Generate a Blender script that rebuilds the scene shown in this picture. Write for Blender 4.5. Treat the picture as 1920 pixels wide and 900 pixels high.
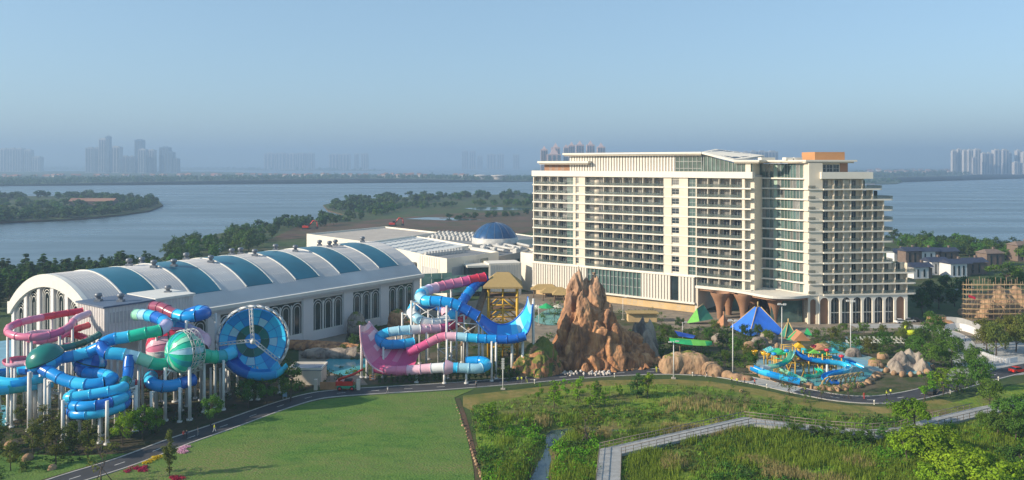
import bpy, bmesh, math, random
import numpy as np
from mathutils import Vector, Matrix, noise as mnoise
R = math.radians
random.seed(7); rng = np.random.default_rng(7)
sc = bpy.context.scene
COL = sc.collection
for o in list(bpy.data.objects): bpy.data.objects.remove(o)
# ------------------------------------------------------------------ camera, sky, sun, exposure
CAM_H, FPX, HOR = 55.0, 1500.0, 308.0       # eye height (m), focal length and horizon row of the 1920x900 photograph
cam_d = bpy.data.cameras.new('camera'); cam = bpy.data.objects.new('camera', cam_d); COL.objects.link(cam)
cam.location = (0, 0, CAM_H); cam.rotation_euler = (R(90), 0, 0)
cam_d.sensor_width = 36; cam_d.lens = 36*FPX/1920; cam_d.shift_y = -(450-HOR)/1920
cam_d.clip_start = 1; cam_d.clip_end = 60000
sc.camera = cam
SUN_DIR = Vector((-0.95, -0.31, 0)).normalized()    # horizontal direction towards the sun
SUN_EL = R(25)
world = bpy.data.worlds.new('World'); sc.world = world; world.use_nodes = True
wn, wl = world.node_tree.nodes, world.node_tree.links
bg = wn['Background']; sky = wn.new('ShaderNodeTexSky'); sky.sky_type = 'NISHITA'; sky.sun_disc = False
sky.sun_elevation = SUN_EL; sky.sun_rotation = math.atan2(SUN_DIR.x, SUN_DIR.y)
sky.altitude = 50; sky.air_density = 1.0; sky.dust_density = 0.6; sky.ozone_density = 3.0
veil = wn.new('ShaderNodeMixRGB'); veil.inputs[0].default_value = .5; veil.inputs[2].default_value = (1.45, 2.3, 2.9, 1)   # thin even veil of high haze
wl.new(sky.outputs[0], veil.inputs[1]); wl.new(veil.outputs[0], bg.inputs[0]); bg.inputs[1].default_value = 0.135
sun_d = bpy.data.lights.new('sun', 'SUN'); sun_d.energy = 4.7; sun_d.angle = R(0.6); sun_d.color = (1.0, 0.85, 0.66)
sun = bpy.data.objects.new('sun', sun_d); COL.objects.link(sun)
sv = Vector((SUN_DIR.x*math.cos(SUN_EL), SUN_DIR.y*math.cos(SUN_EL), math.sin(SUN_EL)))
sun.rotation_euler = sv.to_track_quat('Z', 'Y').to_euler(); sun.location = (-300, -100, 300)
vs = sc.view_settings; vs.view_transform = 'Standard'; vs.look = 'None'; vs.exposure = 0.65; vs.gamma = 1.0; vs.use_curve_mapping = False
cy = sc.cycles; cy.max_bounces = 6; cy.diffuse_bounces = 2; cy.glossy_bounces = 2; cy.transmission_bounces = 3
cy.transparent_max_bounces = 8; cy.volume_bounces = 1; cy.use_denoising = True; cy.sample_clamp_indirect = 6

# ------------------------------------------------------------------ helpers
def G(px, py, h=0.0):                                  # point of height h seen at a photo pixel
    Y = FPX*(CAM_H-h)/(py-HOR); return Vector(((px-960)/FPX*Y, Y, h))
def PZ(px, py, Y):                                     # point at distance Y seen at a photo pixel
    return Vector(((px-960)/FPX*Y, Y, CAM_H-(py-HOR)/FPX*Y))
def V(*a): return Vector(a)

def nt(name):
    m = bpy.data.materials.new(name); m.use_nodes = True
    return m, m.node_tree.nodes, m.node_tree.links, m.node_tree.nodes['Principled BSDF']
def mat(name, col, rough=0.7, var=0.12, scale=0.6, bump=0.0, metal=0.0, spec=0.5, col2=None, bscale=None, stretch=None, rand=0.0, alpha=1.0):
    """a procedural surface: two tones mixed by noise, optional relief and per-object variation"""
    m, n, l, p = nt(name)
    p.inputs['Roughness'].default_value = rough; p.inputs['Metallic'].default_value = metal
    p.inputs['Specular IOR Level'].default_value = spec; p.inputs['Alpha'].default_value = alpha
    tc = n.new('ShaderNodeTexCoord'); vec = tc.outputs['Object']
    if stretch:
        mp = n.new('ShaderNodeMapping'); mp.inputs['Scale'].default_value = stretch; l.new(vec, mp.inputs[0]); vec = mp.outputs[0]
    nz = n.new('ShaderNodeTexNoise'); nz.inputs['Scale'].default_value = scale; nz.inputs['Detail'].default_value = 6; l.new(vec, nz.inputs['Vector'])
    a = [max(0, c*(1-var)) for c in col[:3]]; b = [c*(1+var) for c in (col2 or col)[:3]]
    rp = n.new('ShaderNodeValToRGB'); e = rp.color_ramp.elements
    e[0].position = .3; e[1].position = .7; e[0].color = (*a, 1); e[1].color = (*b, 1); l.new(nz.outputs['Fac'], rp.inputs[0])
    out = rp.outputs[0]
    if rand:
        oi = n.new('ShaderNodeObjectInfo'); hs = n.new('ShaderNodeHueSaturation')
        mr = n.new('ShaderNodeMapRange'); mr.inputs[3].default_value = 1-rand; mr.inputs[4].default_value = 1+rand; l.new(oi.outputs['Random'], mr.inputs[0])
        mh = n.new('ShaderNodeMapRange'); mh.inputs[3].default_value = .5-rand*.06; mh.inputs[4].default_value = .5+rand*.06
        ml = n.new('ShaderNodeMath'); ml.operation = 'FRACT'; mm = n.new('ShaderNodeMath'); mm.operation = 'MULTIPLY'; mm.inputs[1].default_value = 7.31
        l.new(oi.outputs['Random'], mm.inputs[0]); l.new(mm.outputs[0], ml.inputs[0]); l.new(ml.outputs[0], mh.inputs[0])
        l.new(mr.outputs[0], hs.inputs['Value']); l.new(mh.outputs[0], hs.inputs['Hue']); l.new(out, hs.inputs['Color']); out = hs.outputs[0]
    l.new(out, p.inputs['Base Color'])
    if bump:
        bz = n.new('ShaderNodeTexNoise'); bz.inputs['Scale'].default_value = bscale or scale*4; bz.inputs['Detail'].default_value = 5; l.new(vec, bz.inputs['Vector'])
        bp = n.new('ShaderNodeBump'); bp.inputs['Strength'].default_value = min(1, bump); bp.inputs['Distance'].default_value = bump*.5
        l.new(bz.outputs['Fac'], bp.inputs['Height']); l.new(bp.outputs[0], p.inputs['Normal'])
    return m
def gloss(name, col, rough=0.22, var=0.05):             # gel-coated fibreglass, faintly weathered
    return mat(name, col, rough, var, 0.5, 0.0, spec=.5, rand=0.05)
def glassm(name, col, rough=0.08, var=0.3, scale=0.35):
    m = mat(name, col, rough, var, scale, spec=0.8, rand=0.35); return m
def leafm(name, col, rand=0.25, trans=0.35):
    m, n, l, p = nt(name); out = n['Material Output']
    oi = n.new('ShaderNodeObjectInfo'); ge = n.new('ShaderNodeNewGeometry'); hs = n.new('ShaderNodeHueSaturation')
    mr = n.new('ShaderNodeMapRange'); mr.inputs[3].default_value = 1-rand; mr.inputs[4].default_value = 1+rand; l.new(oi.outputs['Random'], mr.inputs[0])
    mi = n.new('ShaderNodeMapRange'); mi.inputs[3].default_value = .7; mi.inputs[4].default_value = 1.35; l.new(ge.outputs['Random Per Island'], mi.inputs[0])
    mu = n.new('ShaderNodeMath'); mu.operation = 'MULTIPLY'; l.new(mr.outputs[0], mu.inputs[0]); l.new(mi.outputs[0], mu.inputs[1])
    mh = n.new('ShaderNodeMapRange'); mh.inputs[3].default_value = .475; mh.inputs[4].default_value = .525
    fr = n.new('ShaderNodeMath'); fr.operation = 'FRACT'; mm = n.new('ShaderNodeMath'); mm.operation = 'MULTIPLY'; mm.inputs[1].default_value = 13.7
    l.new(oi.outputs['Random'], mm.inputs[0]); l.new(mm.outputs[0], fr.inputs[0]); l.new(fr.outputs[0], mh.inputs[0])
    hs.inputs['Color'].default_value = (*col, 1); l.new(mu.outputs[0], hs.inputs['Value']); l.new(mh.outputs[0], hs.inputs['Hue'])
    l.new(hs.outputs[0], p.inputs['Base Color']); p.inputs['Roughness'].default_value = .75; p.inputs['Specular IOR Level'].default_value = .12
    tr = n.new('ShaderNodeBsdfTranslucent'); l.new(hs.outputs[0], tr.inputs[0]); mx = n.new('ShaderNodeMixShader'); mx.inputs[0].default_value = trans
    l.new(p.outputs[0], mx.inputs[1]); l.new(tr.outputs[0], mx.inputs[2]); l.new(mx.outputs[0], out.inputs[0])
    return m

class MB:
    """collects boxes, tubes, sheets ... and links them as ONE mesh object"""
    def __init__(s): s.v = []; s.f = []; s.mi = []; s.m = 0; s.sm = []
    def add(s, vs, fs, smooth=False):
        b = len(s.v); s.v += [tuple(v) for v in vs]
        for f in fs: s.f.append(tuple(b+i for i in f)); s.mi.append(s.m); s.sm.append(smooth)
        return s
    def box(s, x0, x1, y0, y1, z0, z1):
        return s.add([(x, y, z) for z in (z0, z1) for y in (y0, y1) for x in (x0, x1)],
                     [(0, 2, 3, 1), (4, 5, 7, 6), (0, 1, 5, 4), (2, 6, 7, 3), (0, 4, 6, 2), (1, 3, 7, 5)])
    def fbox(s, F, s0, s1, o0, o1, z0, z1):              # box in a facade frame: along, outwards, up
        P = [F.p(a, o, z) for z in (z0, z1) for o in (o1, o0) for a in (s0, s1)]
        return s.add(P, [(0, 2, 3, 1), (4, 5, 7, 6), (0, 1, 5, 4), (2, 6, 7, 3), (0, 4, 6, 2), (1, 3, 7, 5)])
    def bar(s, a, b, r, n=6, r2=None):
        return s.tube([a, b], [r, r if r2 is None else r2], n, caps=True)
    def tube(s, pts, rad, n=8, caps=True, closed=False, smooth=True, up=None):
        pts = [Vector(p) for p in pts]; k = len(pts)
        rad = rad if hasattr(rad, '__len__') else [rad]*k
        vs = []; prev = None
        for i, p in enumerate(pts):
            t = (pts[min(i+1, k-1)]-pts[max(i-1, 0)])
            t = t.normalized() if t.length > 1e-9 else Vector((0, 0, 1))
            ref = prev if prev is not None else (Vector((0, 0, 1)) if abs(t.z) < .9 else Vector((1, 0, 0)))
            x = (ref - t*ref.dot(t))
            if x.length < 1e-6: x = Vector((1, 0, 0)).cross(t)
            x.normalize(); y = t.cross(x); prev = x
            for j in range(n):
                a = 2*math.pi*j/n; vs.append(p + (x*math.cos(a)+y*math.sin(a))*rad[i])
        fs = [(i*n+j, i*n+(j+1) % n, (i+1)*n+(j+1) % n, (i+1)*n+j) for i in range(k-1) for j in range(n)]
        s.add(vs, fs, smooth)
        if caps: s.add([], []); b = len(s.v)-k*n; s._cap(b, n, True); s._cap(b+(k-1)*n, n, False)
        return s
    def _cap(s, b, n, rev):
        f = tuple(range(b, b+n)); s.f.append(f[::-1] if rev else f); s.mi.append(s.m); s.sm.append(False)
    def lathe(s, c, prof, n=16, smooth=True, axis=None):   # prof: (radius, height) list
        c = Vector(c); q = Vector((0, 0, 1)).rotation_difference(Vector(axis).normalized()) if axis is not None else None
        vs = []
        for r, z in prof:
            for j in range(n):
                a = 2*math.pi*j/n; w = Vector((r*math.cos(a), r*math.sin(a), z))
                vs.append(c + (q @ w if q else w))
        k = len(prof)
        fs = [(i*n+j, i*n+(j+1) % n, (i+1)*n+(j+1) % n, (i+1)*n+j) for i in range(k-1) for j in range(n)]
        return s.add(vs, fs, smooth)
    def prism(s, poly, z0, z1):                            # poly: ccw (x, y) outline
        n = len(poly)
        return s.add([(p[0], p[1], z0) for p in poly]+[(p[0], p[1], z1) for p in poly],
                     [tuple(range(n))[::-1], tuple(range(n, 2*n))]+[(i, (i+1) % n, n+(i+1) % n, n+i) for i in range(n)])
    def sheet(s, rows, smooth=True):                       # rows of points, a grid
        k = len(rows[0]); vs = [p for r in rows for p in r]
        return s.add(vs, [(i*k+j, i*k+j+1, (i+1)*k+j+1, (i+1)*k+j) for i in range(len(rows)-1) for j in range(k-1)], smooth)
    def mesh(s, name, org=(0, 0, 0), mats=()):
        me = bpy.data.meshes.new(name); ox, oy, oz = org
        me.from_pydata([(x-ox, y-oy, z-oz) for x, y, z in s.v], [], s.f)
        for m in mats: me.materials.append(m)
        me.polygons.foreach_set('material_index', s.mi); me.polygons.foreach_set('use_smooth', s.sm); me.update()
        return me
    def build(s, name, mats, parent=None, org=None):
        if not isinstance(mats, (list, tuple)): mats = [mats]
        o_ = org if org is not None else (parent_loc(parent) if parent else (0, 0, 0))
        me = s.mesh(name, o_, mats)
        o = bpy.data.objects.new(name, me); COL.objects.link(o)
        if parent: o.parent = parent; o.location = Vector(o_)-Vector(parent_loc(parent))
        else: o.location = o_
        return o
def parent_loc(p):
    loc = Vector(p.location)
    while p.parent: p = p.parent; loc += Vector(p.location)
    return loc
def tag(o, label=None, cat=None, group=None, kind=None):
    if label: o['label'] = label
    if cat: o['category'] = cat
    if group: o['group'] = group
    if kind: o['kind'] = kind
    return o
def empty(name, loc, label=None, cat=None, group=None, rz=0.0):
    o = bpy.data.objects.new(name, None); COL.objects.link(o); o.location = loc; o.rotation_euler.z = rz; o.empty_display_size = .5
    return tag(o, label, cat, group)
def inst(name, me, parent, loc, rz=0.0, scale=None):     # an object that shares mesh data; loc in world coordinates
    o = bpy.data.objects.new(name, me); COL.objects.link(o)
    if parent: o.parent = parent; o.location = Vector(loc)-parent_loc(parent)
    else: o.location = loc
    o.rotation_euler.z = rz
    if scale is not None: o.scale = scale if hasattr(scale, '__len__') else (scale,)*3
    return o
def copy_tree(o, parent=None):
    c = o.copy(); COL.objects.link(c); c.parent = parent
    for ch in o.children: copy_tree(ch, c)
    return c
def struct(o): o['kind'] = 'structure'; return o
class Frame:
    def __init__(s, O, d, n=None):
        s.O = Vector((O[0], O[1], 0)); s.d = Vector((d[0], d[1], 0)).normalized(); s.n = Vector((s.d.y, -s.d.x, 0)) if n is None else Vector((n[0], n[1], 0)).normalized()
        s.rz = math.atan2(s.d.y, s.d.x)
    def p(s, a, o, z): return s.O + s.d*a + s.n*o + Vector((0, 0, z))
def spline(pts, step):                                     # Catmull-Rom through the points, resampled by arc length
    P = [Vector(p) for p in pts]; P = [P[0]*2-P[1]]+P+[P[-1]*2-P[-2]]; out = []
    for i in range(1, len(P)-2):
        a, b, c, d = P[i-1], P[i], P[i+1], P[i+2]
        for j in range(16):
            t = j/16
            out.append(.5*((2*b)+(c-a)*t+(2*a-5*b+4*c-d)*t*t+(3*b-a-3*c+d)*t**3))
    out.append(P[-2].copy()); L = [0.0]
    for i in range(1, len(out)): L.append(L[-1]+(out[i]-out[i-1]).length)
    n = max(2, int(round(L[-1]/step))+1); res = []; k = 0
    for i in range(n):
        t = L[-1]*i/(n-1)
        while k < len(L)-2 and L[k+1] < t: k += 1
        f = (t-L[k])/max(1e-9, L[k+1]-L[k]); res.append(out[k].lerp(out[k+1], min(1, max(0, f))))
    return res
def poly_sheet(name, pts, z, m, cell=None, hfun=None):      # a filled outline; with cell it is cut to a grid and bent by hfun
    bm = bmesh.new(); vs_ = [bm.verts.new((p[0], p[1], z)) for p in pts]; bm.faces.new(vs_)
    bmesh.ops.triangulate(bm, faces=bm.faces[:])
    if cell:
        xs = [p[0] for p in pts]; ys = [p[1] for p in pts]
        for k in range(int(min(xs)//cell), int(max(xs)//cell)+1):
            bmesh.ops.bisect_plane(bm, geom=bm.verts[:]+bm.edges[:]+bm.faces[:], plane_co=(k*cell, 0, 0), plane_no=(1, 0, 0))
        for k in range(int(min(ys)//cell), int(max(ys)//cell)+1):
            bmesh.ops.bisect_plane(bm, geom=bm.verts[:]+bm.edges[:]+bm.faces[:], plane_co=(0, k*cell, 0), plane_no=(0, 1, 0))
        if hfun:
            for v in bm.verts: v.co.z = z+hfun(v.co.x, v.co.y)
    bmesh.ops.recalc_face_normals(bm, faces=bm.faces[:])
    for f in bm.faces:
        if f.normal.z < 0: f.normal_flip()
        f.smooth = bool(hfun)
    me = bpy.data.meshes.new(name); bm.to_mesh(me); bm.free(); me.materials.append(m)
    o = bpy.data.objects.new(name, me); COL.objects.link(o); return struct(o)
def inside(x, y, poly):
    c = False; j = len(poly)-1
    for i in range(len(poly)):
        xi, yi = poly[i][0], poly[i][1]; xj, yj = poly[j][0], poly[j][1]
        if (yi > y) != (yj > y) and x < (xj-xi)*(y-yi)/(yj-yi)+xi: c = not c
        j = i
    return c
# ------------------------------------------------------------------ hazy air over the lake
hz_m = bpy.data.materials.new('hazy_air'); hz_m.use_nodes = True; hn = hz_m.node_tree.nodes; hl = hz_m.node_tree.links
hn.remove(hn['Principled BSDF']); pv = hn.new('ShaderNodeVolumePrincipled')
pv.inputs['Color'].default_value = (.37, .53, .73, 1); pv.inputs['Density'].default_value = .00025; pv.inputs['Anisotropy'].default_value = .1
hl.new(pv.outputs[0], hn['Material Output'].inputs['Volume'])
haze = MB().box(-7000, 7000, -400, 14000, -4, 300).build('haze', hz_m); tag(haze, 'thin blue haze over the lake', 'haze', kind='stuff')
# ------------------------------------------------------------------ materials of the setting
def ground_mat(name, cols, scales, bump=.3, bscale=1.2, rough=.95, stretch=None):
    """several natural tones mixed by noises of different sizes"""
    m, n, l, p = nt(name); tc = n.new('ShaderNodeTexCoord'); vec = tc.outputs['Object']
    if stretch:
        mp = n.new('ShaderNodeMapping'); mp.inputs['Scale'].default_value = stretch; mp.inputs['Rotation'].default_value = (0, 0, .25); l.new(vec, mp.inputs[0]); vec = mp.outputs[0]
    cur = None
    for c, s_ in zip(cols, [0]+list(scales)):
        if cur is None:
            rgb = n.new('ShaderNodeRGB'); rgb.outputs[0].default_value = (*c, 1); cur = rgb.outputs[0]; continue
        nz = n.new('ShaderNodeTexNoise'); nz.inputs['Scale'].default_value = s_; nz.inputs['Detail'].default_value = 7; nz.inputs['Roughness'].default_value = .6; l.new(vec, nz.inputs['Vector'])
        rp = n.new('ShaderNodeValToRGB'); rp.color_ramp.elements[0].position = .42; rp.color_ramp.elements[1].position = .62; l.new(nz.outputs['Fac'], rp.inputs[0])
        mx = n.new('ShaderNodeMixRGB'); mx.inputs[2].default_value = (*c, 1); l.new(cur, mx.inputs[1]); l.new(rp.outputs[0], mx.inputs[0]); cur = mx.outputs[0]
    l.new(cur, p.inputs['Base Color']); p.inputs['Roughness'].default_value = rough; p.inputs['Specular IOR Level'].default_value = .15
    bz = n.new('ShaderNodeTexNoise'); bz.inputs['Scale'].default_value = bscale; bz.inputs['Detail'].default_value = 6; l.new(vec, bz.inputs['Vector'])
    bp = n.new('ShaderNodeBump'); bp.inputs['Strength'].default_value = min(1, bump); bp.inputs['Distance'].default_value = .4; l.new(bz.outputs['Fac'], bp.inputs['Height']); l.new(bp.outputs[0], p.inputs['Normal'])
    return m
def water_mat(name, col, scale, rough=.12, bump=.25, dist=.4, stretch=(1, 1, 1), spec=.5, streak=False):
    m, n, l, p = nt(name); tc = n.new('ShaderNodeTexCoord'); mp = n.new('ShaderNodeMapping'); mp.inputs['Scale'].default_value = stretch; l.new(tc.outputs['Object'], mp.inputs[0])
    b = n.new('ShaderNodeTexNoise'); b.inputs['Scale'].default_value = scale; b.inputs['Detail'].default_value = 6; l.new(mp.outputs[0], b.inputs['Vector'])
    bp = n.new('ShaderNodeBump'); bp.inputs['Strength'].default_value = bump; bp.inputs['Distance'].default_value = dist; l.new(b.outputs['Fac'], bp.inputs['Height']); l.new(bp.outputs[0], p.inputs['Normal'])
    c = n.new('ShaderNodeTexNoise'); c.inputs['Scale'].default_value = scale*.06; c.inputs['Detail'].default_value = 3; l.new(mp.outputs[0], c.inputs['Vector'])
    rp = n.new('ShaderNodeValToRGB'); rp.color_ramp.elements[0].color = (*[x*.85 for x in col], 1); rp.color_ramp.elements[1].color = (*[x*1.15 for x in col], 1); l.new(c.outputs['Fac'], rp.inputs[0]); l.new(rp.outputs[0], p.inputs['Base Color'])
    p.inputs['Roughness'].default_value = rough; p.inputs['Specular IOR Level'].default_value = spec
    if streak:                                             # wind lanes: smoother and rougher water
        mq = n.new('ShaderNodeMapping'); mq.inputs['Scale'].default_value = (.004, .02, 1); mq.inputs['Rotation'].default_value = (0, 0, .2); l.new(tc.outputs['Object'], mq.inputs[0])
        w = n.new('ShaderNodeTexNoise'); w.inputs['Scale'].default_value = 1; w.inputs['Detail'].default_value = 5; l.new(mq.outputs[0], w.inputs['Vector'])
        mr = n.new('ShaderNodeMapRange'); mr.inputs[1].default_value = .38; mr.inputs[2].default_value = .64; mr.inputs[3].default_value = .24; mr.inputs[4].default_value = .42; l.new(w.outputs['Fac'], mr.inputs[0]); l.new(mr.outputs[0], p.inputs['Roughness'])
    return m
M = {}
M['lake'] = water_mat('lake_water', (.095, .145, .18), .12, .3, .35, .6, (1, .45, 1), .4, True)
M['land'] = ground_mat('meadow_soil', [(.06, .095, .03), (.09, .08, .045), (.045, .075, .025)], [.03, .11], .5, .5)
M['soil'] = ground_mat('bare_soil', [(.13, .08, .055), (.1, .065, .045), (.07, .07, .035)], [.02, .05], .5, .3)
M['lawn'] = ground_mat('mown_lawn', [(.085, .19, .035), (.14, .215, .045), (.055, .14, .028), (.18, .19, .07), (.11, .2, .04)], [.12, .3, .05, 1.6], .7, 3.5, stretch=(.75, 1.25, 1))
M['verge'] = ground_mat('dry_verge', [(.2, .17, .05), (.26, .2, .075), (.12, .14, .035)], [.09, .25], .35, 1.5)
M['wet'] = ground_mat('wetland_grass', [(.12, .21, .025), (.08, .15, .02), (.19, .25, .035), (.14, .11, .05)], [.07, .2, .055], .7, 1.1)
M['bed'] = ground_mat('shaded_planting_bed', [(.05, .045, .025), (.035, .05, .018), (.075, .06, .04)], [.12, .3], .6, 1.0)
M['asphalt'] = mat('asphalt', (.04, .042, .05), .85, .2, .35, .05)
M['kerb'] = mat('kerb_stone', (.42, .4, .37), .8, .15, .8)
M['paint'] = mat('road_paint', (.6, .6, .58), .7, .25, .9)
M['paving'] = ground_mat('resort_paving', [(.24, .2, .15), (.3, .25, .19), (.19, .17, .14)], [.08, .3], .1, 2)
M['concrete'] = mat('pale_concrete', (.36, .37, .37), .8, .12, .5)
# ------------------------------------------------------------------ water and land
struct(MB().add([(-15000, -300, -1.5), (15000, -300, -1.5), (15000, 28000, -1.5), (-15000, 28000, -1.5)], [(0, 1, 2, 3)]).build('lake_water', M['lake']))
def gp(*pts): return [G(x, y) for x, y in pts]
near = [V(-420, -60, 0), V(500, -60, 0), V(560, 300, 0), V(620, 470, 0)] + gp((1920, 473), (1850, 466), (1760, 459), (1690, 452), (1640, 447), (1580, 440), (1500, 420), (1300, 396), (1150, 372), (1000, 364), (850, 366), (720, 371), (640, 377), (606, 384), (615, 394), (645, 402), (600, 410), (540, 416), (470, 426), (400, 440), (350, 455), (318, 474), (285, 494), (140, 506), (0, 513), (-250, 526))
NEAR = near
land = poly_sheet('ground', near, 0.0, M['land'])
mb = MB()                                                   # earth bank under the shore line
for i in range(len(near)): a, b = near[i], near[(i+1) % len(near)]; mb.add([(a.x, a.y, 0), (b.x, b.y, 0), (b.x, b.y, -2.2), (a.x, a.y, -2.2)], [(3, 2, 1, 0)])
struct(mb.build('shore_bank', M['soil']))
def land_patch(name, pts, m, h=0.4, z=0.0):
    o = poly_sheet(name, pts, h, m); mb = MB()
    for i in range(len(pts)): a, b = pts[i], pts[(i+1) % len(pts)]; mb.add([(a.x, a.y, h), (b.x, b.y, h), (b.x, b.y, -2.2), (a.x, a.y, -2.2)], [(3, 2, 1, 0)])
    struct(mb.build(name+'_bank', M['soil'], o, org=(0, 0, 0))); return o
ISLE = gp((-220, 432), (-60, 422), (0, 416), (90, 413), (160, 409), (230, 402), (280, 395), (306, 385), (296, 376), (250, 371), (150, 368), (0, 368), (-220, 370))
land_patch('island_terrain', ISLE, M['land'])
FAR = gp((-500, 351), (-100, 349), (100, 345), (300, 341), (480, 338), (640, 335), (760, 336), (900, 338), (1010, 340), (1130, 341), (1130, 333), (950, 330), (800, 328), (660, 326.5), (520, 325.5), (400, 322), (200, 321), (-500, 320))
land_patch('far_shore_terrain', FAR, M['land'])
FARL = gp((-700, 318), (330, 318), (520, 319.5), (700, 320), (730, 318.5), (600, 316), (330, 313), (330, 311), (-700, 311))
land_patch('hazy_shore_terrain', FARL, M['land'])
RSH = gp((1500, 341), (1640, 345), (1680, 344.5), (1693, 341), (1680, 337), (1640, 334), (1720, 332), (1800, 330), (1850, 326), (1930, 324), (2300, 323), (2300, 314), (1500, 314))
land_patch('opposite_shore_terrain', RSH, M['land'])
MID = gp((1000, 322), (1420, 322), (1500, 326), (1500, 313), (1000, 313))
land_patch('city_shore_terrain', MID, M['land'])
# bare construction soil behind the convention halls
poly_sheet('bare_soil_ground', gp((500, 452), (560, 424), (690, 414), (820, 402), (1000, 396), (1010, 436), (900, 440), (700, 438)), .05, M['soil'], 6, lambda x, y: .1+.3*abs(mnoise.noise((x*.05, y*.05, 0))))
M['pond'] = water_mat('pond_water', (.05, .08, .09), .3, .08, .1, .1)
for pts in ([(760, 411), (800, 408), (850, 409), (905, 413), (840, 414)], [(870, 391), (900, 389), (960, 389), (1000, 391), (980, 394), (900, 395)], [(690, 383), (740, 381), (760, 384), (720, 386)], [(395, 462), (425, 452), (438, 456), (412, 474)]):
    pass
    poly_sheet('pond_water', gp(*pts), .06+.3*0, M['pond']).location.z = .3
# ------------------------------------------------------------------ road, verges, lawn, wetland
ROAD_C = [G(*p) for p in ((40, 930), (130, 899), (235, 866), (335, 828), (425, 797), (520, 763), (585, 744), (640, 737), (730, 731), (840, 724.5), (960, 715), (1060, 706.5), (1150, 700), (1230, 697), (1290, 698), (1350, 702.5), (1420, 715.5), (1500, 733), (1570, 746), (1640, 750), (1705, 743), (1770, 728), (1840, 709), (1920, 690), (2000, 676))]
RC = spline(ROAD_C, 2.0)
def strip(line, off0, off1, z):
    rows = []
    for i, p in enumerate(line):
        t = (line[min(i+1, len(line)-1)]-line[max(i-1, 0)]); t.z = 0; t.normalize(); n_ = Vector((-t.y, t.x, 0))
        rows.append([Vector((p.x, p.y, z))+n_*off1, Vector((p.x, p.y, z))+n_*off0])
    return rows
def kerb_strip(line, off, w=.35, h=.14):
    mb = MB(); a = strip(line, off, off+w, h); b = strip(line, off, off+w, 0)
    rows = [[b[i][0], a[i][0], a[i][1], b[i][1]] for i in range(len(a))]
    return mb.sheet([r[::-1] for r in rows], False)
LAWN = [V(-110, 122, 0)] + [p+V(1.6, -3.9, 0) for p in RC if p.x > -110 and p.x < -9 and p.y > 122] + gp((852, 746), (862, 775), (872, 805), (880, 840), (888, 880), (893, 950)) + [V(-8, 122, 0)]
poly_sheet('lawn', LAWN, .03, M['lawn'], 5, lambda x, y: .06+.1*abs(mnoise.noise((x*.05, y*.05, 3))))
WET = gp((885, 765), (1000, 741), (1130, 725), (1262, 722), (1330, 728), (1420, 742), (1500, 760), (1580, 774), (1650, 777), (1720, 770), (1800, 752), (1900, 722), (2050, 696), (2250, 730))+[V(150, 118, 0), V(-5, 118, 0)]+gp((905, 895), (893, 830))
STREAM = spline([G(*p, 0) for p in ((1000, 960), (1012, 900), (1022, 860), (1033, 828), (1045, 812), (1075, 808), (1120, 806), (1180, 808), (1230, 801), (1290, 800), (1360, 806), (1420, 808), (1500, 815), (1580, 822), (1650, 830))], 1.5)
def sdist(x, y): return min((p.x-x)**2+(p.y-y)**2 for p in STREAM)**.5
def wet_h(x, y):
    d = sdist(x, y); h = .9+.55*mnoise.noise((x*.09, y*.09, 1))+.25*mnoise.noise((x*.3, y*.3, 5))
    rd_ = min((q.x-x)**2+(q.y-y)**2 for q in RC[::4])**.5; rk = min(1, max(0, (rd_-9)/16)); h *= rk
    h = max(h, .03)
    w = (.55 if y < 168 and x < 12 else .1)+.9*mnoise.noise((x*.12, y*.12, 9)); k = min(1, max(0, (d-w)/4)); k = k*k*(3-2*k)
    return (h*k+(-.02)*(1-k)) if d < 8 else h
wet = poly_sheet('wetland_ground', WET, .03, M['wet'], 1.6, wet_h)
struct(MB().sheet(strip(STREAM, -4.5, 4.5, .14)).build('stream_water', M['pond']))
poly_sheet('dry_verge', gp((868, 742), (1000, 727), (1130, 713), (1262, 711), (1330, 715), (1420, 729), (1500, 746), (1580, 759), (1650, 763), (1720, 756), (1760, 747), (1800, 758), (1720, 776), (1650, 783), (1580, 779), (1500, 765), (1420, 747), (1330, 733), (1262, 727), (1130, 731), (1000, 747), (888, 772), (868, 762)), .02, M['verge'], 4)
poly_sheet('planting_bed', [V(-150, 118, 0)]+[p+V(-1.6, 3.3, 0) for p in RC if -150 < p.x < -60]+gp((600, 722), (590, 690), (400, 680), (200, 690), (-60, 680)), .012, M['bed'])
poly_sheet('resort_paving', gp((560, 690), (600, 726), (800, 716), (960, 705), (1030, 640), (1240, 690), (1420, 702), (1600, 732), (1700, 728), (1800, 700), (1860, 660), (1830, 600), (1700, 600), (1300, 580), (1000, 545), (790, 580), (560, 640)), .016, M['paving'])
road = struct(MB().sheet(strip(RC, -2.7, 2.7, .045), False).build('road', M['asphalt']))
for s_ in (-1, 1): struct(kerb_strip(RC, 2.7 if s_ > 0 else -3.05).build('kerb', M['kerb'], road))
i = 0
while i < len(RC)-3:
    struct(MB().sheet(strip(RC[i:i+2], -.09, .09, .05), False).build('lane_marking', M['paint'], road)); i += 4
# zebra crossing / bare slab strip over the road
zi = min(range(len(RC)), key=lambda k: (RC[k]-G(1450, 723)).length)
struct(MB().sheet(strip(RC[zi-4:zi+4], -2.6, 2.6, .052), False).build('pale_road_slab', M['concrete'], road))
side = spline([G(1800, 716), G(1815, 690), G(1806, 665), G(1800, 640), G(1770, 622), G(1700, 612), G(1600, 612)], 2)
sr = struct(MB().sheet(strip(side, -3.4, 3.4, .04), False).build('side_road', M['concrete']))
for s_ in (-1, 1): struct(kerb_strip(side, 3.4 if s_ > 0 else -3.7).build('kerb', M['kerb'], sr))
poly_sheet('plaza_paving', gp((1780, 705), (1830, 645), (1920, 640), (2060, 650), (2060, 690), (1920, 702), (1840, 712)), .03, M['concrete'])

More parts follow.
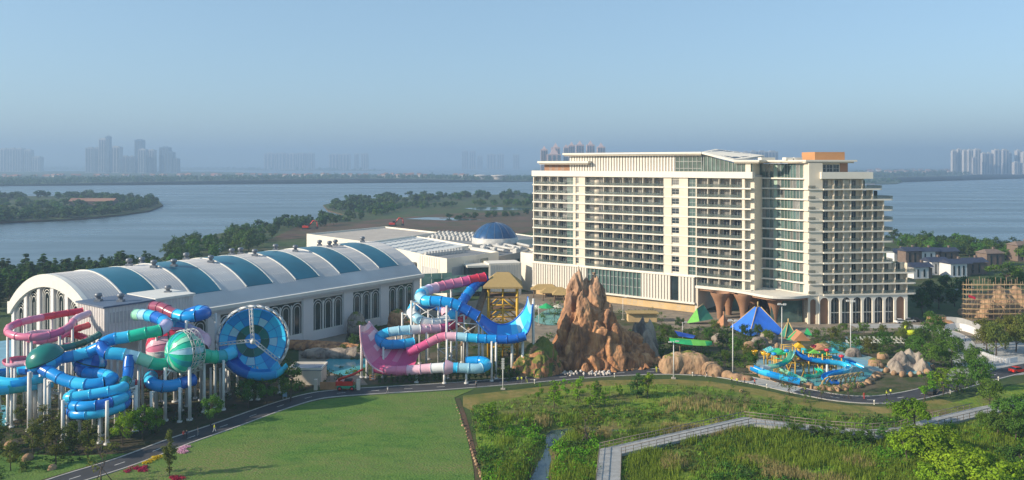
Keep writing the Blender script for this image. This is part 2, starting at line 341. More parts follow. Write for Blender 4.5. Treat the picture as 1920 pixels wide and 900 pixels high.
M['garden'] = ground_mat('garden_grass', [(.05, .075, .025), (.08, .075, .04), (.035, .06, .02), (.12, .1, .07)], [.1, .25, .15], .5, 1.2)
for pts in ([(1236, 690), (1230, 640), (1250, 612), (1340, 612), (1440, 640), (1415, 670), (1405, 700), (1330, 694)], [(1500, 640), (1560, 626), (1700, 622), (1790, 632), (1800, 690), (1740, 726), (1640, 738), (1480, 722), (1420, 706), (1404, 696), (1412, 684), (1500, 654)], [(690, 722), (960, 706), (1020, 660), (960, 620), (800, 590), (660, 600), (640, 660)], [(1060, 600), (1240, 640), (1250, 612), (1180, 590), (1060, 575)]):
    poly_sheet('garden_ground', gp(*pts), .022, M['garden'])
poly_sheet('grass_patch', gp((-80, 930), (60, 905), (170, 872), (240, 850), (130, 855), (20, 850), (-80, 860)), .02, M['lawn'])
poly_sheet('dirt_strip', gp((851, 748), (862, 746), (874, 780), (888, 830), (900, 880), (910, 950), (893, 950), (886, 880), (876, 830), (862, 780)), .045, M['soil'])
# ------------------------------------------------------------------ hotel
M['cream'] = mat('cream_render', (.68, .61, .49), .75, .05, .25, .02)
M['white'] = mat('white_paint', (.72, .68, .59), .6, .04, .3)
M['cornice'] = mat('cornice_stone', (.62, .55, .45), .7, .08, .3)
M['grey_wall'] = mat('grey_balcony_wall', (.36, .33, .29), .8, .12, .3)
M['rail'] = mat('balcony_glass_rail', (.12, .16, .15), .1, .2, .4, alpha=.4, spec=.7)
M['glass_d'] = glassm('dark_window_glass', (.018, .03, .04))
M['glass_c'] = glassm('curtained_window_glass', (.16, .16, .15), .15)
M['glass_g'] = glassm('green_curtain_wall_glass', (.075, .13, .12), .1, .35)
M['mull'] = mat('aluminium_mullion', (.42, .43, .41), .5, .08)
M['brown'] = mat('brown_cladding', (.3, .16, .09), .7, .12, .4, .05)
M['sand'] = mat('sandstone_wall', (.56, .4, .2), .8, .12, .4, .05)
M['orange_box'] = mat('terracotta_cladding', (.48, .24, .1), .75, .06, .3)
M['fin'] = mat('white_fin', (.68, .64, .56), .6, .05)
M['dark'] = mat('painted_recess_shade', (.06, .05, .05), .8, .2)  # near-black tone that paints the shade inside the porch recess
M['greengl'] = mat('pale_green_panel', (.3, .42, .33), .4, .1)
FH, Z0 = 3.63, 13.7
A0, B0 = V(9.07, 340), V(84.9, 283)
F1 = Frame(A0, B0-A0); L1 = (B0-A0).length
hotel = empty('hotel', F1.p(45, -8, 0), 'long cream slab hotel with stacked balconies and a curved glass middle', 'building')
HP = dict(parent=hotel)
def hb(name, m, *boxes, F=F1, par=None):
    for b in boxes: o = MB().fbox(F, *b).build(name, m, par or hotel)
    return o
class EB:                                                  # like MB.fbox, but every box becomes a part of its own
    def __init__(s): s.b = []
    def fbox(s, *a): s.b.append(a)
    def build(s, name, m, par):
        for a in s.b: MB().fbox(*a).build(name, m, par)
# solid cores
hb('core_wall', M['cream'], (0.3, 73.5, -20, -2.0, 0, 50.4), (73.5, 95, -20, -2.0, 10.0, 50.4))
# balcony bays of the main front: (s0, s1, bays)
BAYS = [(0.3, 16.5, 4), (25.7, 30.0, 1), (30.0, 60.6, 7), (74.0, 91.2, 4)]
WALLS = [(-.1, .3), (20.0, 21.2), (22.7, 25.7), (60.6, 63.9), (67.0, 70.5), (73.6, 74.0), (91.2, 92.2)]
GCOL = [(16.5, 20.0), (70.5, 73.6)]; WCOL = [(21.2, 22.7), (63.9, 67.0)]
def window_mesh(w, h, glassmat, name='window', door=True):
    mb = MB(); d = .1
    mb.m = 0; mb.box(0, w, .06, .1, 0, h)
    mb.m = 1
    for x in ([0, w*.36, w*.68, w-.08] if door else [0, w-.08]): mb.box(x, x+.08, 0, .12, 0, h)
    mb.box(0.08, w-.08, .01, .11, h-.1, h); mb.box(.08, w-.08, .01, .11, 0, .08)
    if not door: mb.box(.08, w-.08, .012, .108, h*.45, h*.45+.1); mb.box(w*.5-.04, w*.5+.04, .005, .115, .08, h-.1)
    return mb.mesh(name, mats=[glassmat, M['mull']])
WM = {}
def place_window(F, s0, w, z, h, o, door=True, kind=None, par=None):
    g = kind or ('glass_c' if random.random() < .22 else 'glass_d')
    key = (round(w, 2), round(h, 2), door, g)
    if key not in WM: WM[key] = window_mesh(w, h, M[g], 'window', door)
    return inst('window', WM[key], par or hotel, F.p(s0, o, z), F.rz)
M['furn'] = mat('balcony_furniture', (.2, .17, .14), .8, .3)
for k in range(-1, 10):
    z = Z0+FH*k; ztop = z+FH
    bays = BAYS if k >= 0 else BAYS[3:]
    # floor slab edge
    s_a = -.3 if k >= 0 else 73.4
    hb('balcony_slab', M['white'], (s_a, 60.8 if k >= 0 else 73.5, -2.0, .3, z-.28, z+.22), (60.8 if k >= 0 else 73.5, 73.8, -2, .12, z-.28, z+.22), (73.8, 94.6, -2.0, .35, z-.28, z+.22))
    if k >= 0:
        hb('facade_wall', M['cream'], *[(a, b, -2.0, 0, z+.22, ztop-.28) for a, b in WALLS])
        for a, b in GCOL: place_window(F1, a+.1, b-a-.2, z+.22, FH-.5, -.5, False, 'glass_g')
        for a, b in WCOL: place_window(F1, a+.1, b-a-.2, z+.9, FH-1.5, -.25, False); hb('window_surround', M['cream'], (a, b, -2, -.3, z+.22, z+.9), (a, b, -2, -.3, z+.9+FH-1.5, ztop-.28))
    else: hb('facade_wall', M['cream'], *[(a, b, -2.0, 0, z+.22, ztop-.28) for a, b in WALLS[-2:]])
    dv = EB(); rl = EB(); gw = EB(); fu = MB()
    for a, b, n_ in bays:
        w = (b-a)/n_
        for i in range(n_+1):
            if i in (0, n_) : continue
            dv.fbox(F1, a+w*i-.1, a+w*i+.1, -1.9, .05, z+.22, ztop-.28)
        rl.fbox(F1, a+.05, b-.05, .12, .17, z+.3, z+1.35)
        for i in range(n_):
            ww = w*.7 if n_ > 1 else w*.45
            off = w*.27 if (i % 2 == 0) else w*.2
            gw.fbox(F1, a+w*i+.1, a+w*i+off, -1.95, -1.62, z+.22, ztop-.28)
            place_window(F1, a+w*i+off+.02, min(ww, w-off-.15), z+.25, FH-.75, -1.75)
            if random.random() < .75:
                c = a+w*i+off+random.uniform(.3, 1.4); fu.fbox(F1, c, c+.5, -1.1, -.6, z+.23, z+.68); fu.fbox(F1, c+.7, c+1.15, -1.0, -.55, z+.23, z+.78)
    dv.build('balcony_divider', M['cream'], hotel)
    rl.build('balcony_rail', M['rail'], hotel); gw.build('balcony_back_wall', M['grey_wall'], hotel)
    if fu.v: fu.build('balcony_furniture', M['furn'], hotel)['kind'] = 'stuff'
hb('parapet', M['white'], (-.5, 95.2, -2.2, .55, 50.0, 52.3))
hb('roof_deck', M['concrete'], (0.3, 95, -20, -2.2, 50.4, 51.2))
# end pier and return wall
hb('end_wall', M['grey_wall'], (92.2, 94.0, -9, -2.6, 10.3, 50)); 
# podium with vertical fins
def fins(F, s0, s1, o, z0, z1, pitch, w, par=hotel, name='fin'):
    hb('fin_backing', M['grey_wall'], (s0, s1, o-.6, o-.25, z0, z1), F=F, par=par)
    n_ = int((s1-s0)/pitch); me = None
    for i in range(n_):
        a = s0+(s1-s0)*(i+.5)/n_
        if me is None: me = MB().box(-w/2, w/2, -.5, 0, z0, z1).mesh(name, mats=[M['fin']])
        inst(name, me, par, F.p(a, o-.5, 0), F.rz)
for s0, s1 in ((-.2, 27.0), (51.6, 63.9), (67.0, 73.4)): fins(F1, s0, s1, .9, 3.9, 13.2, 1.16, .78)
hb('podium_cornice', M['white'], (-.3, 73.6, -2, 1.1, 13.15, 13.42), (-.3, 73.6, -2, 1.1, 3.3, 3.95))
hb('podium_curtain_wall', M['glass_g'], (27, 51.6, -.5, .25, 3.95, 13.15)); hb('podium_glass', M['glass_d'], (63.9, 67, -.5, .2, 3.95, 13.15))
for i in range(15): hb('mullion', M['mull'], (27.2+i*1.72, 27.32+i*1.72, .25, .75, 3.95, 13.15))
for z in (7.2, 10.6): hb('transom', M['mull'], (27, 51.6, .25, .4, z, z+.15))
hb('ground_floor_wall', M['sand'], (0, 73.4, -2.1, -.4, 0, 3.35))
for s0 in (3, 9, 15, 21, 45, 47.5, 50, 55, 57, 59, 66, 69.5): place_window(F1, s0, 1.5, .6, 2.3, -.38, False)
# rooftop storey
hb('rooftop_wall', M['cream'], (16.5, 74.6, -14, -3.6, 51, 58.4))
fins(F1, 16.2, 63.9, -3.0, 51.2, 58.3, 1.25, .7, name='rooftop_fin')
hb('rooftop_glass', M['glass_g'], (63.9, 74.6, -3.6, -3.1, 51, 58.4))
for i in range(7): hb('mullion', M['mull'], (64+i*1.75, 64.14+i*1.75, -3.1, -2.9, 51, 58.3))
for z in (53.4, 56): hb('transom', M['mull'], (64, 74.6, -3.09, -2.95, z, z+.14))
hb('rooftop_cornice', M['cornice'], (14.5, 75, -16, -1.6, 58.4, 58.9)); hb('rooftop_cornice', M['white'], (14.0, 75.3, -16.5, -1.1, 58.9, 59.6))
hb('rooftop_wall', M['brown'], (3.5, 16.2, -14, -3.2, 51, 55.0)); hb('rooftop_cornice', M['white'], (1.8, 26.9, -16, -.4, 55.5, 56.3)); hb('rooftop_cornice', M['cornice'], (2.3, 26.4, -15, -.9, 55.0, 55.5))
for s0 in (6, 9, 12): place_window(F1, s0, 1.3, 51.8, 2.6, -3.15, False)
# sloping roof over the glass end, then the flat cornice
q = [F1.p(75.2, -1.3, 58.9), F1.p(87.5, -1.3, 55.9), F1.p(94, -15, 57.6), F1.p(75.2, -15, 60.2)]
q2 = [p+V(0, 0, .7) for p in q]
MB().add(q+q2, [(0, 3, 2, 1), (4, 5, 6, 7), (0, 1, 5, 4), (1, 2, 6, 5), (2, 3, 7, 6), (3, 0, 4, 7)]).build('sloped_roof', M['white'], hotel)
M['solar'] = mat('solar_panel', (.07, .08, .1), .25, .2, spec=.7)
for a in range(5):
    for b in range(3):
        f0, f1 = .1+a*.17, .1+a*.17+.14; g0, g1 = .12+b*.28, .12+b*.28+.22
        pp = [q2[0].lerp(q2[1], f).lerp(q2[3].lerp(q2[2], f), g)+V(0, 0, .12) for f, g in ((f0, g0), (f1, g0), (f1, g1), (f0, g1))]
        MB().add(pp, [(0, 1, 2, 3)]).build('solar_panel', M['solar'], hotel)
MB().add([F1.p(74.6, -3.1, 51), F1.p(94, -3.1, 51), F1.p(94, -3.1, 55.4), F1.p(87, -3.1, 55.5), F1.p(75.2, -3.1, 58.7)], [(0, 1, 2, 3, 4)]).build('rooftop_glass', M['glass_g'], hotel)
for i in range(12):
    s_ = 75.4+i*1.6; zt = 58.6-(s_-75.2)/11.8*3.1 if s_ < 87 else 55.4
    hb('mullion', M['mull'], (s_, s_+.13, -3.1, -2.85, 51, zt))
hb('rooftop_wall', M['cream'], (75, 94, -14, -3.4, 51, 55.6))
hb('flat_cornice', M['white'], (87.3, 97, -15, -1.2, 55.9, 56.5)); hb('flat_cornice', M['cornice'], (87.6, 96.6, -14, -1.7, 55.4, 55.9))
hb('rooftop_pier', M['cream'], (91.5, 93.4, -4, -2.6, 51, 55.5))
# ---- curved glass middle
ARC = spline([V(*(PZ(x, 308, y).xy), 0) for x, y in ((1407, 293), (1425, 291), (1445, 289), (1466, 286), (1487, 281.5), (1503, 279), (1521, 277.5))], 1.35)
def arc_strip(off0, off1, z0, z1, line=ARC):
    a = strip(line, off0, off1, z0); b = strip(line, off0, off1, z1); mb = MB(); k = len(line)
    rows = [[a[i][0], a[i][1], b[i][1], b[i][0], a[i][0]] for i in range(k)]
    mb.sheet(rows, False); mb.add([a[0][0], a[0][1], b[0][1], b[0][0]], [(0, 1, 2, 3)]); mb.add([a[-1][0], a[-1][1], b[-1][1], b[-1][0]], [(3, 2, 1, 0)])
    return mb
pane_cache = {}
for k in range(-1, 11):
    z = Z0+FH*k; top = z+FH if k < 10 else 55.4
    arc_strip(-.5, 3, z-.28, z+.22).build('curved_slab', M['white'], hotel)
    mb_m = MB()
    for i in range(len(ARC)-1):
        a, b = ARC[i], ARC[i+1]; d = b-a; n_ = Vector((d.y, -d.x, 0)).normalized(); Fp = Frame(a, d)
        pxm = 960+1500*a.x/a.y
        green = 1445 < pxm < 1452
        w = d.length; key = (round(w, 2), top, green, random.random() < .15)
        mt = M['greengl'] if green else (M['glass_c'] if key[3] else M['glass_g'])
        inst('glass_pane', pane_cache.setdefault((round(w, 2), round(top-z, 2), mt.name), MB().box(.05, w-.05, -.06, 0, .22, top-z-.28).mesh('glass_pane', mats=[mt])), hotel, Fp.p(0, -.6, z), Fp.rz)
        if pxm > 1440: mb_m.fbox(Fp, -.06, .06, -.7, -.42, z+.22, top-.28)
    mb_m.fbox(Frame(ARC[0], ARC[1]-ARC[0]), 0, .2, -.7, -.4, z+.22, top-.28)
    mb_m.build('mullion', M['mull'], hotel)
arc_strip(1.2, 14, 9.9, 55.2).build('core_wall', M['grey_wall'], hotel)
arc_strip(-1.0, 12, 55.4, 55.9).build('flat_cornice', M['cornice'], hotel); arc_strip(-1.6, 12, 55.9, 56.5).build('flat_cornice', M['white'], hotel)
# ---- right block
D0, E0 = PZ(1517, 308, 275), PZ(1715, 308, 279)
F3 = Frame(D0, E0-D0)
def ends(k):      # room end, slab end along the front
    if k <= 1: return 35.6, 38.6
    if k == 9: return 21.0, 26.2
    if k == 8: return 25.6, 30.2
    return 27.4, 30.2
hb('core_wall', M['cream'], (0.6, 21, -16, -2, 0, 50.2), (21, 27, -14, -2.05, 0, 42.8), (27, 35.3, -13, -2.1, 0, 17.2), F=F3)
hb('corner_pier', M['cream'], (0, 4.9, -16.2, 0, 9.8, 55.4), F=F3)
DIV = [4.9, 9.0, 12.5, 15.0, 19.3, 23.0, 27.0, 31.3, 35.6]
for k in range(-1, 10):
    z = Z0+FH*k; re, se = ends(k+0 if k >= 0 else 0); top = z+FH
    hb('balcony_slab', M['white'], (-.6 if k > 0 else .2, 4.9, -3, .35, z-.24, z+.2), (4.9, se-.8, -2, .9, z-.28, z+.22), (se-.8, se, -10, .5, z-.279, z+.219), F=F3)
    dv = EB(); gw = EB(); rl = EB()
    for i in range(len(DIV)-1):
        a, b = DIV[i], DIV[i+1]
        if b > re+.5: break
        dv.fbox(F3, b-.22, b+.1, -2, .35, z+.22, top-.28)
        if i == 2: gw.fbox(F3, a+.1, b-.22, -2, -.6, z+.22, top-.28); place_window(F3, a+.7, 1.0, z+.9, 1.3, -.55, False); continue
        place_window(F3, a+.2, (b-a)*.62, z+.25, FH-.75, -1.75)
        gw.fbox(F3, a+.2+(b-a)*.62, b-.22, -2, -1.6, z+.22, top-.28)
    rl.fbox(F3, 5, se-.2, .78, .83, z+.3, z+1.35); rl.fbox(F3, se-.2, se-.15, -9, .3, z+.3, z+1.35); rl.fbox(F3, -.5, 2.2, .25, .3, z+.3, z+1.3)
    dv.build('balcony_divider', M['cream'], hotel); gw.build('balcony_back_wall', M['cream'], hotel); rl.build('balcony_rail', M['rail'], hotel)
    for so in (-3.5, -6.5): hb('end_window', M['glass_d'], (re-.1, re+.06, so, so+2, z+.3, top-.6), F=F3)
hb('parapet', M['white'], (3.9, 22.6, -16, 1.1, 50.0, 52.3), F=F3)
hb('rooftop_wall', M['cream'], (4.6, 15, -13, -2.2, 51, 55.4), F=F3); hb('rooftop_wall', M['brown'], (12.3, 15.1, -12, -2.0, 51.5, 55.4), F=F3)
for s0 in (5, 7.4, 9.8): place_window(F3, s0, 2.2, 52.3, 2.6, -2.1, False)
hb('flat_cornice', M['cornice'], (-1, 16.6, -15, -.6, 55.4, 55.9), F=F3); hb('flat_cornice', M['white'], (-1.2, 17.4, -15.5, 0.1, 55.9, 56.5), F=F3)
hb('lift_tower', M['orange_box'], (4.4, 15.4, -14.5, -4.6, 56.5, 59.3), F=F3)
for s0, w in ((-14, 3), (-11, 2), (-5, 2.5), (-2, 3)): hb('rooftop_unit', M['white'], (s0, s0+w, -10, -7, 56.5, 57.4), F=F3)
# arcade of the right block
def arch_panel(F, s0, s1, o, z0, z1, sp, w, h, n_=10):
    """wall slab with arched openings; one mesh"""
    mb = MB(); r = w/2; cs = [s0+sp*(i+.5) for i in range(int(round((s1-s0)/sp)))]
    for c in cs:
        left, right = c-sp/2, c+sp/2
        mb.fbox(F, left, c-r, o-.6, o, z0, z1); mb.fbox(F, c+r, right, o-.6, o, z0, z1)
        pts = [(c-r*math.cos(math.pi*j/n_), h-r+r*math.sin(math.pi*j/n_)) for j in range(n_+1)]
        for j in range(n_):
            (a, za), (b, zb) = pts[j], pts[j+1]
            P = [F.p(a, o, za), F.p(b, o, zb), F.p(b, o, z1), F.p(a, o, z1), F.p(a, o-.6, za), F.p(b, o-.6, zb), F.p(b, o-.6, z1), F.p(a, o-.6, z1)]
            mb.add(P, [(0, 1, 2, 3), (4, 7, 6, 5), (0, 4, 5, 1)])
    return mb, cs
mbp, cs = arch_panel(F3, 3.3, 35.0, .5, 0, 9.75, 3.9625, 3.15, 9.1)
mbp.build('arcade_wall', M['white'], hotel)
for i, c in enumerate(cs):
    brown = i in (0, len(cs)-1)
    hb('arch_infill', M['brown'] if brown else M['glass_d'], (c-1.7, c+1.7, -.9, -.55 if not brown else -.3, 0, 9.5), F=F3)
    if not brown: hb('transom', M['white'], (c-1.6, c+1.6, -.55, -.35, 3.6, 3.9), (c-.07, c+.07, -.55, -.4, 0, 9), F=F3)
hb('arcade_wall', M['white'], (35.0, 35.6, -12, .5, 0, 9.75), F=F3)
mbp, cs = arch_panel(F3, -.4, 3.3, .1, 0, 9.8, 3.7, 2.2, 8.6); mbp.build('arcade_wall', M['cream'], hotel); hb('arch_infill', M['brown'], (.2, 2.7, -.9, -.5, 0, 9), F=F3)
# ---- porch under the curved middle: wavy canopy on flaring columns
edge = spline([F1.p(73.4, .4, 0), F1.p(80, .6, 0), F1.p(86, .8, 0)]+[PZ(x, 308, y).xy.to_3d() for x, y in ((1400, 281), (1418, 277), (1440, 273), (1462, 271.5), (1490, 271.5), (1512, 273.5), (1521, 275.5))], 1.2)
back = [F1.p(73.4, -9, 0), ]
mb = MB(); top = [Vector((p.x, p.y, 10.15)) for p in edge]; bot = [Vector((p.x, p.y, 9.35)) for p in edge]
bk = Vector((96, 298, 0))
rows = []
for p in edge:
    q_ = p.lerp(bk, .55); rows.append([Vector((q_.x, q_.y, 9.3)), Vector((p.x, p.y, 9.3)), Vector((p.x, p.y, 10.12)), Vector((q_.x, q_.y, 10.12))])
mb.sheet(rows, False); mb.build('entrance_canopy', M['white'], hotel)
rows = [[p.lerp(bk, .04)+V(0, 0, 8.5), p.lerp(bk, .04)+V(0, 0, 9.3)] for p in edge]
MB().sheet(rows, False).build('canopy_trim', M['brown'], hotel)
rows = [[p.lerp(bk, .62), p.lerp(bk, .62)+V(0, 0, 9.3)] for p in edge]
MB().sheet(rows, False).build('porch_rear_wall', M['dark'], hotel)  # rear wall coloured dark to stand in for the porch's shade
hb('porch_side_wall', M['cornice'], (73.4, 74.6, -8, .2, 0, 9.3))
prof = [(1.05, 0), (1.1, 1), (1.25, 3), (1.55, 4.6), (2.1, 6.2), (2.75, 7.6), (3.3, 8.6), (3.4, 9.3)]
for px, py in ((1350, 597), (1394, 600), (1452, 604), (1366, 590), (1412, 593), (1468, 596)):
    c = G(px, py); mbf = MB(); mbf.lathe(c, prof, 18); mbf.lathe(c, [(1.32, 3.0), (1.36, 3.15), (1.36, 3.3)], 18); mbf.build('flared_column', M['brown'], hotel)
for px in (1482, 1491, 1500, 1508): c = G(px, 603); MB().box(c.x-.25, c.x+.25, c.y-.25, c.y+.25, 0, 9.3).build('porch_pillar', M['cream'], hotel)
hb('lobby_glazing', M['glass_g'], (-12, -.6, -4, -3.8, 0, 9.2), F=F3)
# ------------------------------------------------------------------ vaulted water-park hall
M['roof_w'] = mat('standing_seam_roof', (.5, .5, .5), .55, .16, .06, stretch=(1, 1, 1))
M['sky_teal'] = mat('teal_skylight', (.02, .15, .22), .3, .25, .08, spec=.35)
M['hall_w'] = mat('hall_render', (.66, .65, .65), .75, .05, .2, .02)
M['tracery'] = mat('white_tracery', (.66, .66, .62), .6, .05)
M['hall_glass'] = glassm('hall_glass', (.035, .055, .055))
Lh, Nd, Ud = V(-141.7, 228, 0), V(.8, -.6, 0), V(.6, .8, 0)
HW, HL, HE, HR = 50.6, 113.0, 15.5, 9.8                 # width, length, eave height, rise of the vault
def hp(w, t, z): return Lh+Nd*w+Ud*t+V(0, 0, z)
rc = (HW*HW/4+HR*HR)/(2*HR)
def vault(w): return HE+HR-rc+math.sqrt(max(0, rc*rc-(w-HW/2)**2))
hall = empty('water_park_hall', hp(HW/2, HL/2, 0), 'white vaulted indoor hall with teal skylight bands across its roof', 'building')
FS = Frame(hp(HW, 0, 0), Ud)                              # long front facing the slides
FGb = Frame(hp(0, 0, 0), Nd)                              # gable front
def arc_sheet(w0, w1, t0, t1, dz, thick=.3, n_=24, over=0):
    mb = MB(); up = []; lo = []
    for i in range(n_+1):
        w = w0+(w1-w0)*i/n_; wz = vault(min(HW, max(0, w)))+dz - (abs(w-HW/2)-HW/2 if abs(w-HW/2) > HW/2 else 0)*.9
        up.append([hp(w, t0, wz), hp(w, t1, wz)]); lo.append([hp(w, t0, wz-thick), hp(w, t1, wz-thick)])
    mb.sheet([r[::-1] for r in up]); mb.sheet(lo)
    mb.sheet([[up[i][0], lo[i][0]] for i in range(n_+1)], False); mb.sheet([[lo[i][1], up[i][1]] for i in range(n_+1)], False)
    for i in (0, n_): mb.add([up[i][0], up[i][1], lo[i][1], lo[i][0]], [(0, 1, 2, 3)])
    return mb
arc_sheet(-1.4, HW+1.4, -1.2, HL+1, .45, .7, 40).build('vault_roof', M['roof_w'], hall)
seam = MB()
for i in range(150):
    t = 1+i*HL/150
    seam.sheet([[hp(w, t, vault(w)+.4), hp(w, t, vault(w)+.52)] for w in [HW*j/14 for j in range(15)]], False)
seam.build('roof_seam', M['roof_w'], hall)
for i in range(6):
    t0 = 8.5+17.7*i
    arc_sheet(HW*.12, HW*.925, t0, t0+9.3, .58, .3, 24).build('skylight_band', M['sky_teal'], hall)
    mb = MB()
    for t in (t0, t0+9.3): mb.sheet([[hp(w, t-.18, vault(w)+.68), hp(w, t+.18, vault(w)+.68)] for w in [HW*(.12+.805*j/20) for j in range(21)]])
    for t in (t0-.18, t0+.18, t0+9.12, t0+9.48): mb.sheet([[hp(w, t, vault(w)+.68), hp(w, t, vault(w)+.4)] for w in [HW*(.12+.805*j/20) for j in range(21)]])
    mb.build('skylight_kerb', M['tracery'], hall)
# eave fascia and gutter on the long side
MB().fbox(FS, -1.2, HL+1, .3, 1.7, HE-.9, HE+.05).build('eave_fascia', M['tracery'], hall)
# gable: fascia arch, piers, tracery and glass
mb = MB(); rows = []
for i in range(41):
    w = -1.2+(HW+2.4)*i/40; z = vault(min(HW, max(0, w)))+.5; rows.append([hp(w, -1.5, z-3.4), hp(w, -1.5, z), hp(w, -.2, z), hp(w, -.2, z-3.4), hp(w, -1.5, z-3.4)])
mb.sheet(rows, False).build('gable_fascia', M['tracery'], hall)
mb = MB(); mb.sheet([[hp(HW*i/30, .6, 0), hp(HW*i/30, .6, vault(HW*i/30)-.3)] for i in range(31)], False); mb.build('gable_glass', M['hall_glass'], hall)
NB = 6
for i in range(NB+1):
    w = .9+(HW-1.8)*i/NB; mb = MB(); mb.fbox(FGb, w-.85, w+.85, -.3, .9, 0, vault(w)-2.2); mb.build('gable_pier', M['hall_w'], hall)
def tracery(F, c, w, z0, z1, o, rings=3, gap=.55, par=hall):
    mb = MB(); r0 = w/2
    for k in range(rings):
        r = r0-gap*k
        if r < .3: break
        zt = z1-r0-gap*.0
        pts = [F.p(c-r, o, z0)]+[F.p(c-r*math.cos(math.pi*j/12), o, zt+r*math.sin(math.pi*j/12)*1.12) for j in range(13)]+[F.p(c+r, o, z0)]
        mb.tube(pts, .16 if k == 0 else .12, 4, smooth=False)
    if rings > 2: mb.bar(F.p(c, o, z0), F.p(c, o, z1-r0), .09, 4)
    return mb.build('arch_tracery', M['tracery'], par)
for i in range(NB):
    c = .9+(HW-1.8)*(i+.5)/NB; tracery(FGb, c, 5.6, 0, vault(c)-3.3, .25, 3, .7)
# long side wall with window groups of three arches
GR = [(110.0-16.3*i-12.4, 110.0-16.3*i) for i in range(6)]
mb = EB(); prev = 0.3
for a, b in sorted(GR): mb.fbox(FS, prev, a, -.6, .35, 0, HE); prev = b
mb.fbox(FS, prev, HL, -.6, .35, 0, HE); mb.build('side_wall', M['hall_w'], hall)
mb = EB()
for a, b in GR: mb.fbox(FS, a, b, -.6, .2, 0, 2.6); mb.fbox(FS, a, b, -.6, .2, 13.2, HE)
mb.build('side_wall', M['hall_w'], hall)
for a, b in GR:
    wn_ = MB().fbox(FS, a, b, -.5, -.2, 2.6, 13.2).build('window_group', M['hall_glass'], hall)
    mb = MB()
    for s0, s1, z0, z1 in ((a, b, 2.6, 3.0), (a, b, 12.9, 13.2)): mb.fbox(FS, s0, s1, -.2, .1, z0, z1)
    for s0 in (a, b-.3): mb.fbox(FS, s0, s0+.3, -.2, .1, 3.0, 12.9)
    mb.build('window_frame', M['tracery'], wn_)
    for i in range(3): tracery(FS, a+(b-a)*(i+.5)/3, 3.7, 3.0, 12.2, -.05, 2, .75, wn_)
    for i in (1, 2): MB().fbox(FS, a+(b-a)*i/3-.2, a+(b-a)*i/3+.2, -.2, .15, 3.0, 12.0).build('mullion', M['tracery'], wn_)
MB().sheet([[hp(HW*i/30, HL-.2, 0), hp(HW*i/30, HL-.2, vault(HW*i/30)-.2)][::-1] for i in range(31)], False).build('end_wall', M['hall_w'], hall)
MB().fbox(Frame(hp(0, HL, 0), -Ud), 0, HL, -.5, 0, 0, HE).build('rear_wall', M['hall_w'], hall)
# roof ventilators
M['vent'] = mat('galvanised_vent', (.2, .22, .25), .4, .2, metal=.4)
def ventm():
    mb = MB(); mb.box(-1, 1, -1, 1, 0, .8); mb.lathe((0, 0, 0), [(.7, .8), (.7, 1.5), (1.15, 1.6), (1.15, 2.3), (.9, 2.7), (0.02, 2.85)], 14); return mb.mesh('roof_vent', mats=[M['vent']])
vm = ventm()
for t, w in ((21, HW*.46), (27, HW*.38), (24.5, HW*.6), (30, HW*.62), (40, HW*.42), (42, HW*.62), (56, HW*.42), (60, HW*.40), (59, HW*.58), (73, HW*.42), (75, HW*.58), (92, HW*.42), (91, HW*.55), (95, HW*.52), (109, HW*.5)):
    inst('roof_vent', vm, hall, hp(w, t, vault(w)+.4), 0, .8)
# raised start house over the hall's corner
M['clad'] = mat('ribbed_white_cladding', (.66, .64, .63), .6, .06, .3)
M['house_roof'] = mat('blue_grey_roof', (.09, .13, .2), .6, .1)
Bc = V(-96.6, 189.5, 0); FB = Frame(Bc, Ud); FBl = Frame(Bc-Nd*13.2, Nd)
house = empty('slide_start_house', Bc+Ud*10-Nd*6, 'white ribbed box on stilts at the hall corner where the tube slides start', 'building')
MB().fbox(FB, 0, 23, -13.2, 0, 13.6, 20.9).build('house_wall', M['clad'], house)
rib = MB()
for i in range(28): rib.fbox(FB, .2+i*.82, .32+i*.82, 0, .12, 13.6, 20.9)
for i in range(16): rib.fbox(FBl, .2+i*.82, .32+i*.82, 0, .12, 13.6, 20.9)
rib.build('cladding_rib', M['clad'], house)
MB().fbox(FB, -.4, 12.5, -13.6, .4, 20.9, 21.3).build('house_roof', M['house_roof'], house)
MB().fbox(FB, 12.5, 23.4, -13.6, .4, 20.9, 21.5).build('house_roof', M['tracery'], house)
M['pale_window'] = mat('frosted_panel', (.5, .5, .5), .3, .1)
MB().fbox(FB, 1.5, 11, .05, .14, 17.0, 19.6).build('frosted_window', M['pale_window'], house)
mb = MB()
for i in range(11): mb.fbox(FB, 1.6+i*.92, 1.85+i*.92, .14, .2, 17.0, 19.6)
mb.build('window_slat', M['tracery'], house)
MB().fbox(FB, 2.5, 10, .1, 1.8, 13.8, 14.1).build('exit_ledge', M['tracery'], house)
for t, w in ((.6, -.6), (9, -.6), (17, -.6), (.6, -6.5), (.6, -12.6)): MB().bar(FB.p(t, w, 0), FB.p(t, w, 13.6), .45, 10).build('stilt', M['tracery'], house)
for t, w in ((3, -9), (6, -4), (20, -7)): inst('roof_vent', vm, house, FB.p(t, w, 21.2), 0, .75)
